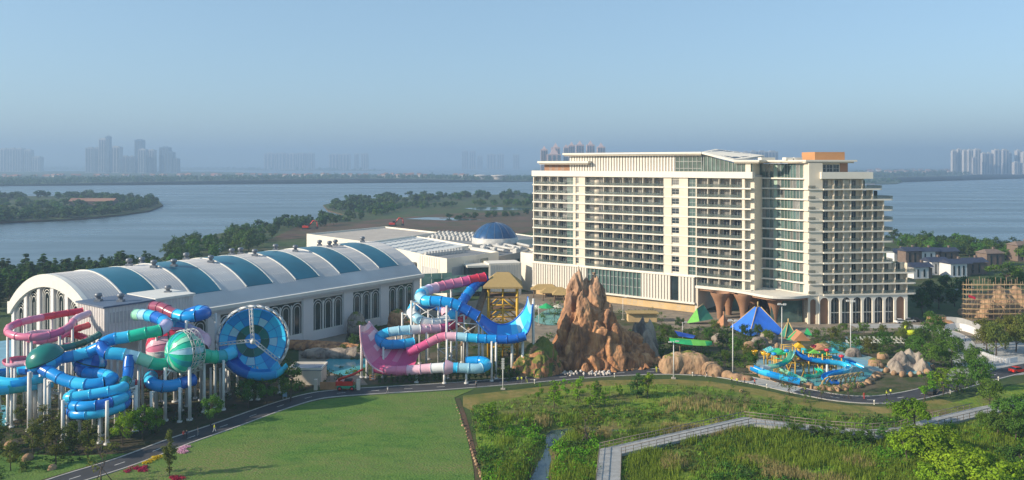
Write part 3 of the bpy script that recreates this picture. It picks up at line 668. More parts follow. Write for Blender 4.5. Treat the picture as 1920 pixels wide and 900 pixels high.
# ------------------------------------------------------------------ trees and other plants
def quads_mesh(name, Q, mats, mi=None, tri=False):
    k = Q.shape[1]; n_ = len(Q); me = bpy.data.meshes.new(name)
    me.vertices.add(n_*k); me.vertices.foreach_set('co', Q.reshape(-1).astype(np.float32))
    me.loops.add(n_*k); me.loops.foreach_set('vertex_index', np.arange(n_*k, dtype=np.int32))
    me.polygons.add(n_); me.polygons.foreach_set('loop_start', np.arange(0, n_*k, k, dtype=np.int32))
    for m in mats: me.materials.append(m)
    if mi is not None: me.polygons.foreach_set('material_index', np.asarray(mi, dtype=np.int32))
    me.update(calc_edges=True); return me
def leaf_quads(C, Rr, per, size, rg, flat=1.0, out=.7, centre=None):
    """leaf faces on and in clumps: C clump centres, Rr radii"""
    C = np.repeat(np.asarray(C, float), per, 0); Rr = np.repeat(np.asarray(Rr, float), per)
    n_ = len(C); d = rg.normal(size=(n_, 3)); d /= np.linalg.norm(d, axis=1)[:, None]
    P = C+d*(Rr*rg.uniform(.45, 1.05, n_))[:, None]*np.array([1, 1, flat])
    o_ = d if centre is None else (d*.6+(P-np.asarray(centre))/np.linalg.norm(P-np.asarray(centre), axis=1)[:, None]*.6)
    nrm = o_*out+rg.normal(size=(n_, 3))*(1-out)+np.array([0, 0, .25]); nrm /= np.linalg.norm(nrm, axis=1)[:, None]
    a = np.cross(nrm, rg.normal(size=(n_, 3))); a /= np.linalg.norm(a, axis=1)[:, None]; b = np.cross(nrm, a)
    s_ = size*rg.uniform(.6, 1.4, n_)[:, None]
    return np.stack([P-a*s_, P-b*s_*.6, P+a*s_, P+b*s_*.6], 1)
LEAF = {'bright': leafm('bright_foliage', (.14, .29, .016)), 'green': leafm('green_foliage', (.08, .165, .024)), 'dark': leafm('dark_foliage', (.055, .115, .028)), 'olive': leafm('olive_foliage', (.13, .155, .03)), 'yellow': leafm('spring_foliage', (.17, .31, .018)), 'shore': leafm('shore_foliage', (.055, .105, .03), .35)}
BARK = mat('bark', (.09, .07, .055), .9, .25, 2, .1)
def make_tree(kind, seed):
    """trunk and crown meshes of a unit tree of its natural height"""
    rg = np.random.default_rng(seed); rd = random.Random(seed); tb = MB()
    if kind == 'broad': H, cw, ch, c0, ncl, per, lf, rr = 7.5, 3.6, 2.6, 4.6, 34, 70, .2, (.7, 1.25)
    elif kind == 'umbrella': H, cw, ch, c0, ncl, per, lf, rr = 6.0, 4.6, 1.3, 4.6, 40, 70, .2, (.6, 1.1)
    elif kind == 'sapling': H, cw, ch, c0, ncl, per, lf, rr = 6.5, 1.25, 2.4, 4.0, 16, 45, .16, (.4, .7)
    elif kind == 'sparse': H, cw, ch, c0, ncl, per, lf, rr = 6.0, 1.7, 2.2, 3.9, 13, 22, .14, (.35, .7)
    elif kind == 'poplar': H, cw, ch, c0, ncl, per, lf, rr = 10, 1.9, 4.2, 5.6, 34, 55, .19, (.6, .95)
    elif kind == 'cedar': H, cw, ch, c0, ncl, per, lf, rr = 11, 1.9, 4.9, 5.6, 26, 34, .36, (.6, 1.0)
    elif kind == 'mid': H, cw, ch, c0, ncl, per, lf, rr = 8, 3.1, 2.9, 4.6, 20, 42, .34, (.9, 1.5)
    elif kind == 'far': H, cw, ch, c0, ncl, per, lf, rr = 8, 3.4, 2.8, 4.3, 11, 26, .75, (1.1, 1.9)
    C, Rr = [], []
    for i in range(ncl):
        for _ in range(30):
            v = rg.normal(size=3); v /= np.linalg.norm(v); q = v*rg.uniform(.35, 1)**.6*np.array([cw, cw, ch])
            if kind == 'cedar': q[:2] *= max(.12, (1-(q[2]+ch)/(2*ch))*1.25)
            if kind == 'poplar': q[:2] *= 1-.45*abs(q[2])/ch
            if kind == 'umbrella' and q[2] < -.5: q[2] *= .3
            break
        C.append(q+np.array([0, 0, c0])); Rr.append(rg.uniform(*rr)*(1 if kind != 'cedar' else .75))
    Q = leaf_quads(C, Rr, per, lf, rg, .8, .62, (0, 0, c0-ch*.3))
    th = c0 if kind not in ('poplar', 'cedar') else c0+ch*.7
    sway = [(rd.uniform(-.15, .15)*i, rd.uniform(-.15, .15)*i) for i in range(4)]
    r0 = {'broad': .2, 'umbrella': .22, 'sapling': .08, 'sparse': .07, 'poplar': .14, 'cedar': .2, 'mid': .22, 'far': .25}[kind]
    pts = [V(sway[i][0], sway[i][1], th*i/3) for i in range(4)]
    tb.tube(pts, [r0, r0*.8, r0*.6, r0*.35], 6)
    if kind != 'far':
        for c in C[:14 if kind not in ('sparse',) else 13]:
            z = max(th*.35, min(th*.95, c[2]-rd.uniform(.6, 1.6))); f = z/th*3; i = min(2, int(f)); st = pts[i].lerp(pts[i+1], f-i)
            mid = st.lerp(V(*c), .5)+V(0, 0, .15); tb.tube([st, mid, V(*c)], [r0*.45, r0*.3, r0*.12], 4, caps=False)
    if kind in ('sapling', 'sparse'):                      # timber props of a newly planted tree
        for j in range(3):
            a = j*2.1+rd.random(); tb.bar((math.cos(a)*1.1, math.sin(a)*1.1, 0), (0, 0, 2.0), .05, 4)
    return tb, Q
TREE = {}
def tree_meshes(kind, leaf, seed):
    key = (kind, leaf, seed)
    if key not in TREE:
        tb, Q = make_tree(kind, hash((kind, seed)) % 9973 if False else sum(map(ord, kind))*31+seed)
        TREE[key] = (tb.mesh('trunk', mats=[BARK]), quads_mesh('crown', Q, [LEAF[leaf]]))
    return TREE[key]
NATURAL = {'broad': 7.9, 'umbrella': 6.6, 'sapling': 6.7, 'sparse': 6.3, 'poplar': 10.3, 'cedar': 10.8, 'mid': 8.4, 'far': 8.2}
def tree(p, h, kind, leaf, label, group=None, name='tree', cat='tree', wide=1.0, seed=None):
    seed = random.randrange(4) if seed is None else seed
    tm, cm = tree_meshes(kind, leaf, seed); s_ = h/NATURAL[kind]; rz = random.uniform(0, 6.28)
    e = empty(name, p, label, cat, group, rz); e.scale = (s_*wide, s_*wide, s_)
    for nm, me in (('trunk', tm), ('crown', cm)):
        o = bpy.data.objects.new(nm, me); COL.objects.link(o); o.parent = e
    return e
FARM = {}
def far_tree(p, h, leaf, label, group, kind='far', wide=1.0, name='shore_tree'):
    seed = random.randrange(5); key = (kind, leaf, seed)
    if key not in FARM:
        tb, Q = make_tree(kind, sum(map(ord, kind))*17+seed); k = len(Q)
        vs_ = np.concatenate([Q.reshape(-1, 3), np.array([tuple(v) for v in tb.v])]); me = bpy.data.meshes.new('shore_tree')
        fs = [(4*i, 4*i+1, 4*i+2, 4*i+3) for i in range(k)]+[tuple(4*k+j for j in f) for f in tb.f]
        me.from_pydata(vs_.tolist(), [], fs); me.materials.append(LEAF[leaf]); me.materials.append(BARK)
        me.polygons.foreach_set('material_index', [0]*k+[1]*len(tb.f)); FARM[key] = me
    s_ = h/NATURAL[kind]; o = inst(name, FARM[key], None, p, random.uniform(0, 6.28), (s_*wide, s_*wide, s_)); return tag(o, label, 'tree', group)
def free(p, segs): return all(not inside(p.x, p.y, s_) for s_ in segs)
def fill(poly, n_, fun, segs=(), dmin=3.0):
    """n points inside a pixel outline, spread evenly over the picture"""
    xs = [p[0] for p in poly]; ys = [p[1] for p in poly]; got = []; tries = 0
    while len(got) < n_ and tries < n_*60:
        tries += 1; x, y = random.uniform(min(xs), max(xs)), random.uniform(min(ys), max(ys))
        if not inside(x, y, poly): continue
        p = G(x, y)
        if any((p-q).length < dmin for q in got) or not free(p, segs): continue
        got.append(p); fun(p)
    return got
# belt between the hall and the lake
fill([(-30, 515), (60, 512), (140, 507), (285, 497), (310, 520), (150, 545), (20, 560), (-30, 600)], 120, lambda p: far_tree(p, random.uniform(6, 11), random.choice(['shore', 'shore', 'green']), 'slim dark conifer in the belt between the hall and the lake', 'conifers between hall and lake', 'cedar', 1.9, name='conifer'), dmin=3)
fill([(285, 497), (322, 474), (350, 457), (400, 444), (470, 430), (520, 440), (480, 470), (420, 490), (330, 505)], 60, lambda p: far_tree(p, random.uniform(7, 12), random.choice(['shore', 'green', 'dark']), 'round tree on the wooded bank behind the vaulted roof', 'trees on the bank behind the hall', 'mid', name='bank_tree'), dmin=5)
fill([(470, 429), (545, 417), (605, 411), (648, 403), (700, 408), (640, 420), (540, 436)], 34, lambda p: far_tree(p, random.uniform(7, 11), random.choice(['shore', 'dark', 'shore']), 'tree along the narrow lakeside strip before the bare soil', 'trees on the lakeside strip'), dmin=6)
fill([(608, 386), (640, 379), (720, 373), (850, 368), (1000, 367), (1000, 374), (860, 377), (740, 383), (660, 398), (630, 396)], 90, lambda p: far_tree(p, random.uniform(9, 14), random.choice(['shore', 'dark', 'shore']), 'tree in the dense wood at the tip of the peninsula', 'trees on the peninsula', wide=1.2), dmin=7)
fill([(660, 398), (740, 388), (1000, 380), (1000, 388), (880, 386), (760, 395), (700, 405)], 60, lambda p: far_tree(p, random.uniform(6, 11), random.choice(['shore', 'dark', 'green']), 'tree scattered among the ponds behind the convention halls', 'trees among the ponds', wide=1.2, name='pond_tree'), dmin=7)
fill([(840, 409), (990, 400), (1000, 404), (850, 414)], 22, lambda p: far_tree(p, random.uniform(4, 7), 'shore', 'low tree in the row crossing the bare soil', 'trees on the bare soil', wide=1.3), dmin=6)
fill([(-40, 420), (60, 414), (160, 408), (240, 400), (300, 384), (290, 377), (240, 372), (180, 371), (170, 376), (240, 383), (235, 392), (100, 404), (-40, 408)], 120, lambda p: far_tree(p, random.uniform(8, 13), random.choice(['shore', 'dark']), 'tree on the wooded edge of the lake island', 'trees on the lake island', wide=1.35, name='island_tree'), dmin=7)
fill([(-40, 373), (80, 370), (180, 370), (180, 374), (80, 374), (-40, 380)], 36, lambda p: far_tree(p, random.uniform(10, 15), 'shore', 'tree in the far row on the lake island', 'trees in the far row on the island', wide=1.35, name='island_tree'), dmin=9)
fill([(1672, 455), (1760, 461), (1850, 468), (1935, 475), (1935, 492), (1860, 489), (1760, 477), (1690, 468)], 70, lambda p: far_tree(p, random.uniform(7, 11), random.choice(['green', 'shore', 'green']), 'tree in the dense grove behind the villas', 'trees behind the villas', 'mid', 1.2, name='grove_tree'), dmin=5)
fill([(-30, 522), (60, 518), (200, 508), (290, 500), (300, 515), (100, 530), (-30, 545)], 50, lambda p: far_tree(p, random.uniform(6, 9), random.choice(['shore', 'dark']), 'round dark tree filling the belt between hall and lake', 'round trees between hall and lake', 'mid', 1.2, name='belt_tree'), dmin=4)
fill([(-30, 404), (90, 398), (200, 388), (230, 384), (170, 378), (80, 376), (-30, 384)], 60, lambda p: far_tree(p, random.uniform(6, 11), random.choice(['shore', 'dark', 'green']), 'tree on the inner meadow of the lake island', 'trees on the island meadow', wide=1.4, name='island_tree'), dmin=9)
# far wooded shores: one mass each
def wood(name, poly, n_, hgt, size, label, leaf='shore', lift=0.3):
    xs = [p[0] for p in poly]; ys = [p[1] for p in poly]; C = []; Rr = []
    while len(C) < n_:
        x, y = random.uniform(min(xs), max(xs)), random.uniform(min(ys), max(ys))
        if inside(x, y, poly):
            p = G(x, y); h = hgt*random.uniform(.6, 1.2)*(1+.35*mnoise.noise((p.x*.01, p.y*.01, 2)))
            C += [(p.x, p.y, h*.62), (p.x+random.uniform(-4, 4), p.y, h*.35)]; Rr += [h*.5, h*.5]
    Q = leaf_quads(C, Rr, 12, size, rng, .85, .7)
    o = bpy.data.objects.new(name, quads_mesh(name, Q, [LEAF[leaf]])); COL.objects.link(o); return tag(o, label, 'wood', kind='stuff')
wood('far_shore_treeline', [(-60, 349), (100, 345), (300, 341), (480, 338), (640, 335.5), (760, 336), (900, 338), (1010, 340), (1010, 334), (800, 330), (640, 329), (480, 332), (200, 334), (-60, 335)], 2600, 13, 3.2, 'wooded strip of the far lake shore')
wood('hazy_shore_treeline', [(-60, 317.5), (330, 317.5), (520, 319), (720, 319.5), (600, 317), (330, 314), (-60, 314)], 700, 22, 8, 'hazy wooded shore below the skyline')
wood('opposite_shore_treeline', [(1600, 334), (1720, 331.5), (1800, 329), (1850, 325), (1960, 323), (1960, 319), (1700, 320), (1600, 324)], 1100, 18, 5, 'wooded shore below the white towers')
wood('cape_treeline', [(1500, 341), (1640, 344.5), (1690, 342), (1680, 337.5), (1500, 336)], 200, 9, 3, 'low wooded cape behind the hotel')
# ---- planted trees near the slides, road and wetland
for px, py, h in ((20, 882, 6), (105, 870, 8), (62, 858, 7.5), (135, 850, 7), (165, 858, 7.5), (40, 800, 6), (15, 770, 6), (-5, 850, 8), (85, 830, 8), (120, 815, 6.5)): tree(G(px, py), h, 'poplar', 'olive', 'bushy olive-green tree in the thicket at the lower left corner', 'thicket at the lower left', wide=1.25)
for px, py, h in ((268, 825, 8), (292, 815, 6), (230, 835, 7)): tree(G(px, py), h, 'broad', 'bright', 'fresh green young tree below the coiled blue slide', 'young trees below the coiled slide', wide=.7)
for px, py, h in ((395, 798, 7), (465, 765, 8), (500, 758, 7.5), (545, 752, 9), (530, 735, 9)): tree(G(px, py), h, 'broad', 'green', 'dark leafy tree beside the road under the slide disc', 'trees under the slide disc', wide=.8)
tree(G(318, 896), 9, 'poplar', 'olive', 'tall thin pale-leaved tree at the flower beds', wide=.75, seed=1)
tree(G(190, 905), 8.5, 'sparse', 'olive', 'nearly bare young tree at the road edge near the bottom', wide=1.2, seed=2)
for px, py, h in ((1040, 775, 7.5),): tree(G(px, py), h, 'sapling', 'yellow', 'slim bright young tree nearest the long lawn shadow', wide=1.25)
for px, py, h in ((1085, 760, 7), (1108, 772, 7)): tree(G(px, py), h, 'sapling', 'bright', 'pair of slim young trees across the road from the rock peak', 'young trees facing the rock peak', wide=1.15)
tree(G(1120, 752), 5, 'sapling', 'green', 'short young tree behind the pair facing the rock peak', wide=1.1)
tree(G(920, 815), 7, 'sapling', 'bright', 'lone bright sapling beside the stony lawn edge', wide=1.3)
tree(G(1213, 752), 7.5, 'sapling', 'yellow', 'bright twisting young tree next to the dark bush', wide=1.1)
tree(G(1195, 752), 7, 'poplar', 'dark', 'dark dense bush-like tree at the wetland edge', wide=1.5)
for px, py in ((1100, 835), (1150, 785), (1290, 758), (1328, 756), (1345, 770), (1395, 768), (1445, 772), (1478, 778), (1520, 776), (1010, 790), (1370, 760), (940, 830)): tree(G(px, py), random.uniform(4, 5.5), 'sparse', 'green', 'thin propped sapling standing in the wetland', 'propped saplings in the wetland')
tree(G(1100, 838), 8.5, 'sparse', 'olive', 'largest pale sapling left of the boardwalk', wide=1.6, seed=3)
tree(G(1715, 815), 7.5, 'umbrella', 'bright', 'spreading bright tree just above the boardwalk', wide=.95)
for i, (px, py, h, w) in enumerate(((1742, 870, 7.5, 1.15), (1700, 872, 5.5, 1), (1790, 885, 5.5, 1.0))): tree(G(px, py), h, 'umbrella', 'yellow' if i else 'bright', 'broad glowing green tree in the lower right wetland', 'broad trees in the lower right', wide=w)
for px, py, h, w in ((1805, 925, 7.5, 1.15), (1850, 935, 7.5, 1.2), (1760, 930, 5.5, 1)): tree(G(px, py), h, 'umbrella', 'yellow', 'lush yellow-green tree cut by the bottom edge', 'trees along the bottom edge', wide=w)
for px, py, h in ((1905, 838, 6.5), (1870, 830, 6), (1925, 800, 7), (1890, 800, 6), (1855, 812, 5), (1915, 900, 6)): tree(G(px, py), h, 'umbrella', 'green', 'dark spreading tree at the right edge below the path', 'trees at the right edge', wide=.9)
for px, py, h in ((1735, 750, 7), (1768, 742, 7.5), (1795, 735, 6)): tree(G(px, py), h, 'sapling', 'yellow', 'fresh green tree beside the road bend', 'trees at the road bend', wide=1.4)
for px, py, h in ((1840, 735, 9), (1855, 765, 8), (1828, 700, 8), (1785, 690, 9), (1770, 665, 9), (1750, 640, 10), (1730, 655, 8), (1745, 690, 8)): tree(G(px, py), h, 'broad', 'green', 'leafy tree along the side road by the shallow pool', 'trees along the side road', wide=.75)
for px, py, h in ((1850, 660, 10), (1868, 668, 11), (1885, 655, 11), (1905, 660, 11), (1925, 665, 11), (1845, 648, 9), (1895, 640, 9), (1920, 640, 10)): tree(G(px, py), h, 'broad', 'olive', 'tall thin-stemmed tree in front of the scaffolding', 'trees before the scaffolding', wide=.75)
tree(G(1885, 560), 16, 'broad', 'green', 'huge spreading tree above the scaffolded rockwork', wide=1.15)
for px, py, h in ((1730, 590, 9), (1760, 580, 10), (1790, 575, 9), (1745, 560, 9), (1775, 548, 9), (1720, 575, 8), (1805, 560, 10)): tree(G(px, py), h, 'mid', 'dark', 'dark tree between the hotel end and the villas', 'trees at the hotel end', wide=1.0)
for px, py, h in ((1290, 645, 5), (1250, 640, 6), (1262, 655, 5), (1330, 640, 5), (1355, 655, 6), (1380, 668, 6), (1400, 675, 5), (1410, 690, 5), (1425, 665, 5), (1440, 645, 5), (1340, 625, 5), (1275, 620, 5), (1398, 640, 6), (1360, 680, 4), (1420, 632, 5)): tree(G(px, py), h, 'broad', random.choice(['green', 'dark', 'olive']), 'garden tree between the rock peak and the play pools', 'garden trees beside the play pools', wide=.8)
for px, py, h in ((1630, 668, 6), (1605, 655, 5), (1660, 655, 6), (1690, 640, 5), (1560, 640, 5), (1620, 630, 5), (1655, 628, 4), (1700, 625, 5), (1580, 625, 4), (1530, 640, 4), (1715, 668, 7)): tree(G(px, py), h, 'broad', random.choice(['green', 'olive']), 'garden tree before the hotel arcade', 'garden trees before the arcade', wide=.85)
for px, py, h in ((1480, 742, 6), (1540, 748, 5), (1510, 755, 4), (1590, 748, 5), (1610, 735, 5), (1465, 725, 5), (1395, 700, 5), (1560, 742, 4)): tree(G(px, py), h, 'sparse', 'green', 'slim verge tree in front of the play pool rim', 'verge trees before the play pools', wide=1.25)
for px, py, h in ((660, 600, 5), (690, 603, 5.5), (700, 608, 4), (745, 590, 6), (752, 598, 5), (665, 655, 5), (680, 672, 5), (725, 640, 4), (645, 668, 4), (790, 605, 4), (705, 630, 4)): tree(G(px, py), h, 'broad', random.choice(['green', 'dark']), 'garden tree among the rockwork before the hall windows', 'garden trees before the hall', wide=.85)
for px, py, h in ((1040, 600, 6), (1050, 590, 6), (1000, 600, 5), (1020, 610, 5), (1030, 585, 5), (1240, 610, 5), (1222, 600, 5)): tree(G(px, py), h, 'sparse', 'green', 'slim tree on the terrace behind the rock peak', 'trees behind the rock peak', wide=1.2)
# clipped row under the lower pink tube
for i in range(24): tree(G(712+i*11.2, 722-i*.55), random.uniform(2.2, 3.6), 'poplar', 'dark', 'upright dark shrub in the hedge row under the pink tube', 'hedge row under the pink tube', name='shrub', cat='shrub', wide=1.0)

for px, py, h in ((1482, 822, 3.4), (1500, 826, 3.8), (1545, 828, 3.6), (1572, 832, 4), (1600, 836, 3.6), (1622, 838, 4.2), (1655, 828, 3.4), (1530, 822, 3), (1680, 835, 3.6), (1700, 826, 3.2)): tree(G(px, py), h, 'broad', 'green', 'small leafy tree on the near side of the boardwalk', 'small trees beside the boardwalk', wide=1.0)
for px, py, h in ((1010, 752, 4.5), (1062, 748, 5), (1135, 768, 4.5), (1160, 748, 4)): tree(G(px, py), h, 'sapling', 'bright', 'fresh sapling on the grass slope below the road', 'saplings on the grass slope', wide=1.2)
# ------------------------------------------------------------------ reeds, grasses and ground cover that nobody could count
def blades(name, P, hgt, wid, n_, leaf, label, lean=.35):
    P = np.repeat(np.asarray(P, float), n_, 0); k = len(P); rg = rng
    P[:, :2] += rg.normal(size=(k, 2))*.35
    h = hgt*rg.uniform(.5, 1.2, k); a = rg.uniform(0, 6.28, k); d = np.stack([np.cos(a), np.sin(a), np.zeros(k)], 1); w = wid*rg.uniform(.6, 1.3, k)
    side_ = np.stack([-d[:, 1], d[:, 0], np.zeros(k)], 1)*w[:, None]
    tip = P+d*(h*lean*rg.uniform(.2, 1, k))[:, None]; tip[:, 2] += h
    mid = (P+tip)/2; mid[:, 2] += h*.08
    Q = np.stack([P-side_, P+side_, mid+side_*.8, tip, mid-side_*.8], 1)
    o = bpy.data.objects.new(name, quads_mesh(name, Q, [LEAF[leaf]])); COL.objects.link(o); return tag(o, label, 'grass', kind='stuff')
LEAF['straw'] = leafm('straw_grass', (.42, .38, .15)); LEAF['reed'] = leafm('reed_grass', (.2, .33, .04))
def wet_pts(n_, test, poly=WET, dmin=0, any_height=False):
    xs = [p.x for p in poly]; out = []; tries = 0
    while len(out) < n_ and tries < n_*40:
        tries += 1; px, py = random.uniform(870, 1960), random.uniform(715, 930); p = G(px, py)
        if not inside(p.x, p.y, poly) or not test(px, py, p): continue
        h = wet_h(p.x, p.y)
        if h < .12: continue
        if random.random() > (h-.12)/.45 and not any_height: continue
        if on_walk(p) or (py < 785 and random.random() > .3): continue
        out.append((p.x, p.y, h))
    return out
WALK_PX = [(1139, 960), (1141, 900), (1145, 846), (1402, 788), (1480, 797), (1560, 806), (1640, 812), (1700, 806), (1760, 789), (1840, 770), (1930, 752)]
WALK = [G(x, y, 1.5 if x < 1700 else .9) for x, y in WALK_PX]
def on_walk(p):
    for a, b in zip(WALK[:-1], WALK[1:]):
        ab = (b-a).xy; t = max(0, min(1, (p.xy-a.xy).dot(ab)/ab.length_squared))
        if (p.xy-(a.xy+ab*t)).length < 2.5: return True
    return False
nz2 = lambda p, s_, k: mnoise.noise((p.x*s_, p.y*s_, k))
blades('reeds', wet_pts(3600, lambda x, y, p: (x > 1180 and y > 815-(x-1180)*.0 and nz2(p, .07, 4) > -.15) or (x < 1120 and x > 930 and y > 790 and nz2(p, .09, 7) > .0)), 1.5, .05, 9, 'reed', 'tall green reeds along the wetland stream')
blades('meadow_grass', wet_pts(6500, lambda x, y, p: nz2(p, .05, 11) > -.45), .65, .07, 6, 'reed', 'rough meadow grass of the wetland', .7)
blades('meadow_grass', wet_pts(3500, lambda x, y, p: nz2(p, .06, 12) > -.1), .55, .08, 6, 'olive', 'olive meadow grass between the saplings', .7)
def straw_test(x, y, p):
    return (1240 < x < 1400 and 760 < y < 785) or (1240 < x < 1400 and 800 < y < 835 and y < 850-(x-1240)*.2) or (1085 < x < 1110 and 810 < y < 825) or (1115 < x < 1145 and 815 < y < 830) or (1240 < x < 1700 and y > 870 and nz2(p, .12, 3) > .25) or (1005 < x < 1030 and 795 < y < 810)
blades('straw_grass', wet_pts(900, straw_test), 1.4, .05, 9, 'straw', 'dry straw-coloured grass tufts beside the boardwalk')
def shrub_mass(name, P, rad, leaf, label, per=26, size=.2):
    C = []; Rr = []
    for p in P: r = rad*random.uniform(.5, 1.2); C.append((p[0], p[1], p[2]+r*.45)); Rr.append(r)
    Q = leaf_quads(C, Rr, per, size, rng, .75, .6); o = bpy.data.objects.new(name, quads_mesh(name, Q, [LEAF[leaf]])); COL.objects.link(o); return tag(o, label, 'shrubs', kind='stuff')
shrub_mass('ground_cover', wet_pts(600, lambda x, y, p: nz2(p, .06, 21) > .15), .9, 'green', 'low green ground cover in the wetland')
shrub_mass('ground_cover', wet_pts(500, lambda x, y, p: (x < 1130 and y > 800 and nz2(p, .07, 22) > -.1) or (x > 1640 and y > 800)), 1.2, 'bright', 'bright leafy ground cover along the stream', 30, .22)
shrub_mass('ground_cover', wet_pts(150, lambda x, y, p: nz2(p, .08, 23) > .2), 1.3, 'dark', 'dark low bushes in the wetland', 30, .22)
bedpts = []
while len(bedpts) < 620:
    p = G(random.uniform(-20, 640), random.uniform(690, 900))
    i = min(range(0, len(RC), 3), key=lambda k: (RC[k]-p).length); q = RC[i]
    if p.y > q.y+4.5 and (p-q).length > 4.5: bedpts.append((p.x, p.y, .0))
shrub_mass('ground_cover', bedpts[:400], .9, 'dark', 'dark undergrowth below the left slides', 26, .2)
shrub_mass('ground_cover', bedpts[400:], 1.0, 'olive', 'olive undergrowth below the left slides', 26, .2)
gard = []
while len(gard) < 1700:
    x, y = random.uniform(560, 1860), random.uniform(575, 735); p = G(x, y)
    ok = (640 < x < 960 and 600 < y < 715 and nz2(p, .08, 31) > .1) or (1220 < x < 1420 and 615 < y < 690 and nz2(p, .06, 32) > -.45) or (1520 < x < 1800 and 618 < y < 665 and nz2(p, .06, 33) > -.4) or (1000 < x < 1240 and 560 < y < 640 and nz2(p, .08, 34) > .15) or (1740 < x < 1860 and 640 < y < 735 and nz2(p, .06, 35) > -.1)
    if ok: gard.append((p.x, p.y, 0))
shrub_mass('garden_shrubbery', gard[:950], 1.1, 'green', 'green garden shrubbery between the attractions', 24, .22)
shrub_mass('garden_shrubbery', gard[950:], 1.0, 'dark', 'dark garden shrubbery between the attractions', 24, .22)
M['flower_r'] = leafm('crimson_flowers', (.32, .02, .06)); M['flower_y'] = leafm('yellow_flowers', (.7, .5, .02)); M['flower_p'] = leafm('pink_flowers', (.6, .35, .5))
for pts, m, label in (([(240, 885), (250, 880), (262, 882), (272, 877), (268, 884)], 'flower_r', 'crimson flower bed beside the lower road'), ([(276, 868), (284, 865), (292, 861), (297, 859)], 'flower_y', 'bright yellow flower bed curving along the lawn edge'), ([(336, 848), (342, 845), (348, 841), (344, 850)], 'flower_p', 'pink flower bed under the thin tree'), ([(330, 896), (336, 899), (325, 901)], 'flower_r', 'dark red flower patch at the bottom of the lawn')):
    C = []
    for x, y in pts: p = G(x, y); C += [(p.x+random.uniform(-.6, .6), p.y+random.uniform(-.6, .6), .25) for _ in range(5)]
    Q = leaf_quads(C, [.55]*len(C), 40, .12, rng, .5, .5); o = bpy.data.objects.new('flower_bed', quads_mesh('flower_bed', Q, [M[m]])); COL.objects.link(o); tag(o, label, 'flower bed')
# ------------------------------------------------------------------ water slides
GC = {'blue': (.008, .28, .70), 'deep': (.008, .13, .52), 'sky': (.04, .50, .82), 'pale': (.36, .62, .74), 'aqua': (.02, .35, .42), 'green': (.012, .5, .32), 'mint': (.3, .66, .48), 'teal': (.01, .17, .15), 'dgreen': (.008, .1, .07), 'lav': (.55, .5, .72), 'pink': (.68, .2, .32), 'lpink': (.74, .45, .54), 'red': (.6, .03, .07), 'maroon': (.3, .07, .12), 'white': (.72, .74, .74), 'hot': (.66, .1, .25)}
for k_, c_ in GC.items(): M['g_'+k_] = gloss('gelcoat_'+k_, c_, .25)
M['steel'] = mat('white_steel', (.66, .66, .64), .5, .08, .8)
M['foot'] = mat('concrete_footing', (.4, .36, .3), .85, .15)
def column(top, par, r=.32, foot=None, arm=None, name='column'):
    f = Vector((top.x, top.y, 0)) if foot is None else foot
    mb = MB(); mb.bar(f, Vector((f.x, f.y, top.z)), r, 10, r*.85); mb.bar(f+V(0, 0, -.05), f+V(0, 0, .35), r*1.7, 10)
    if arm is not None: mb.bar(Vector((f.x, f.y, top.z-.3)), arm, r*.6, 6); mb.bar(Vector((f.x, f.y, top.z-2.2)), (Vector((f.x, f.y, top.z))+arm)*.5, r*.35, 5)
    return mb.build(name, M['steel'], par)
def seg_colors(cols, n_):                                  # 'blue*3 sky*2' -> n colours, spread over the length
    L = []
    for t in cols.split():
        c, _, k = t.partition('*'); L += [c]*(int(k) if k else 1)
    return [L[min(len(L)-1, int(i*len(L)/n_))] for i in range(n_)]
def tube_slide(name, label, pts, r, cols, seg=3.2, sup=(), closed=True, cat='water slide', group='tube water slides', r_end=None, root=None, step=.55):
    P3 = [PZ(*p) for p in pts]; line = spline(P3, step)
    if root is None:
        c = sum(P3, Vector())/len(P3); root = empty(name, (c.x, c.y, 0), label, cat, group)
    n_ = max(1, int(round(len(line)*step/seg))); k = len(line)-1; C = seg_colors(cols, n_)
    for i in range(n_):
        a, b = k*i//n_, k*(i+1)//n_
        if b <= a: continue
        q = line[a:b+1]; mb = MB(); rr = r if r_end is None else r+(r_end-r)*i/n_
        if closed:
            m_ = len(q); rad = [rr*1.0]*m_; mb.tube(q, rad, 14, caps=False); mb.tube(q, [rr*.95]*m_, 14, caps=False)
            t0 = (q[1]-q[0]).normalized(); t1 = (q[-1]-q[-2]).normalized()
            mb.tube([q[0], q[0]+t0*.12, q[0]+t0*.14], [rr*1.09, rr*1.09, rr*1.0], 14, caps=False); mb.tube([q[-1]-t1*.14, q[-1]-t1*.12, q[-1]], [rr*1.0, rr*1.09, rr*1.09], 14, caps=False)
        else: trough(mb, q, rr)
        mb.build('slide_segment', M['g_'+C[i]], root)
    for s_ in sup:
        f, dx, dy = (s_ if isinstance(s_, tuple) else (s_, 0, 0)); p = line[int(f*k)]
        if abs(dx)+abs(dy) < .1: column(p-V(0, 0, r*.9), root)
        else: column(Vector((p.x+dx, p.y+dy, p.z-r*.3)), root, arm=p-V(0, 0, r*.95))
    return root, line
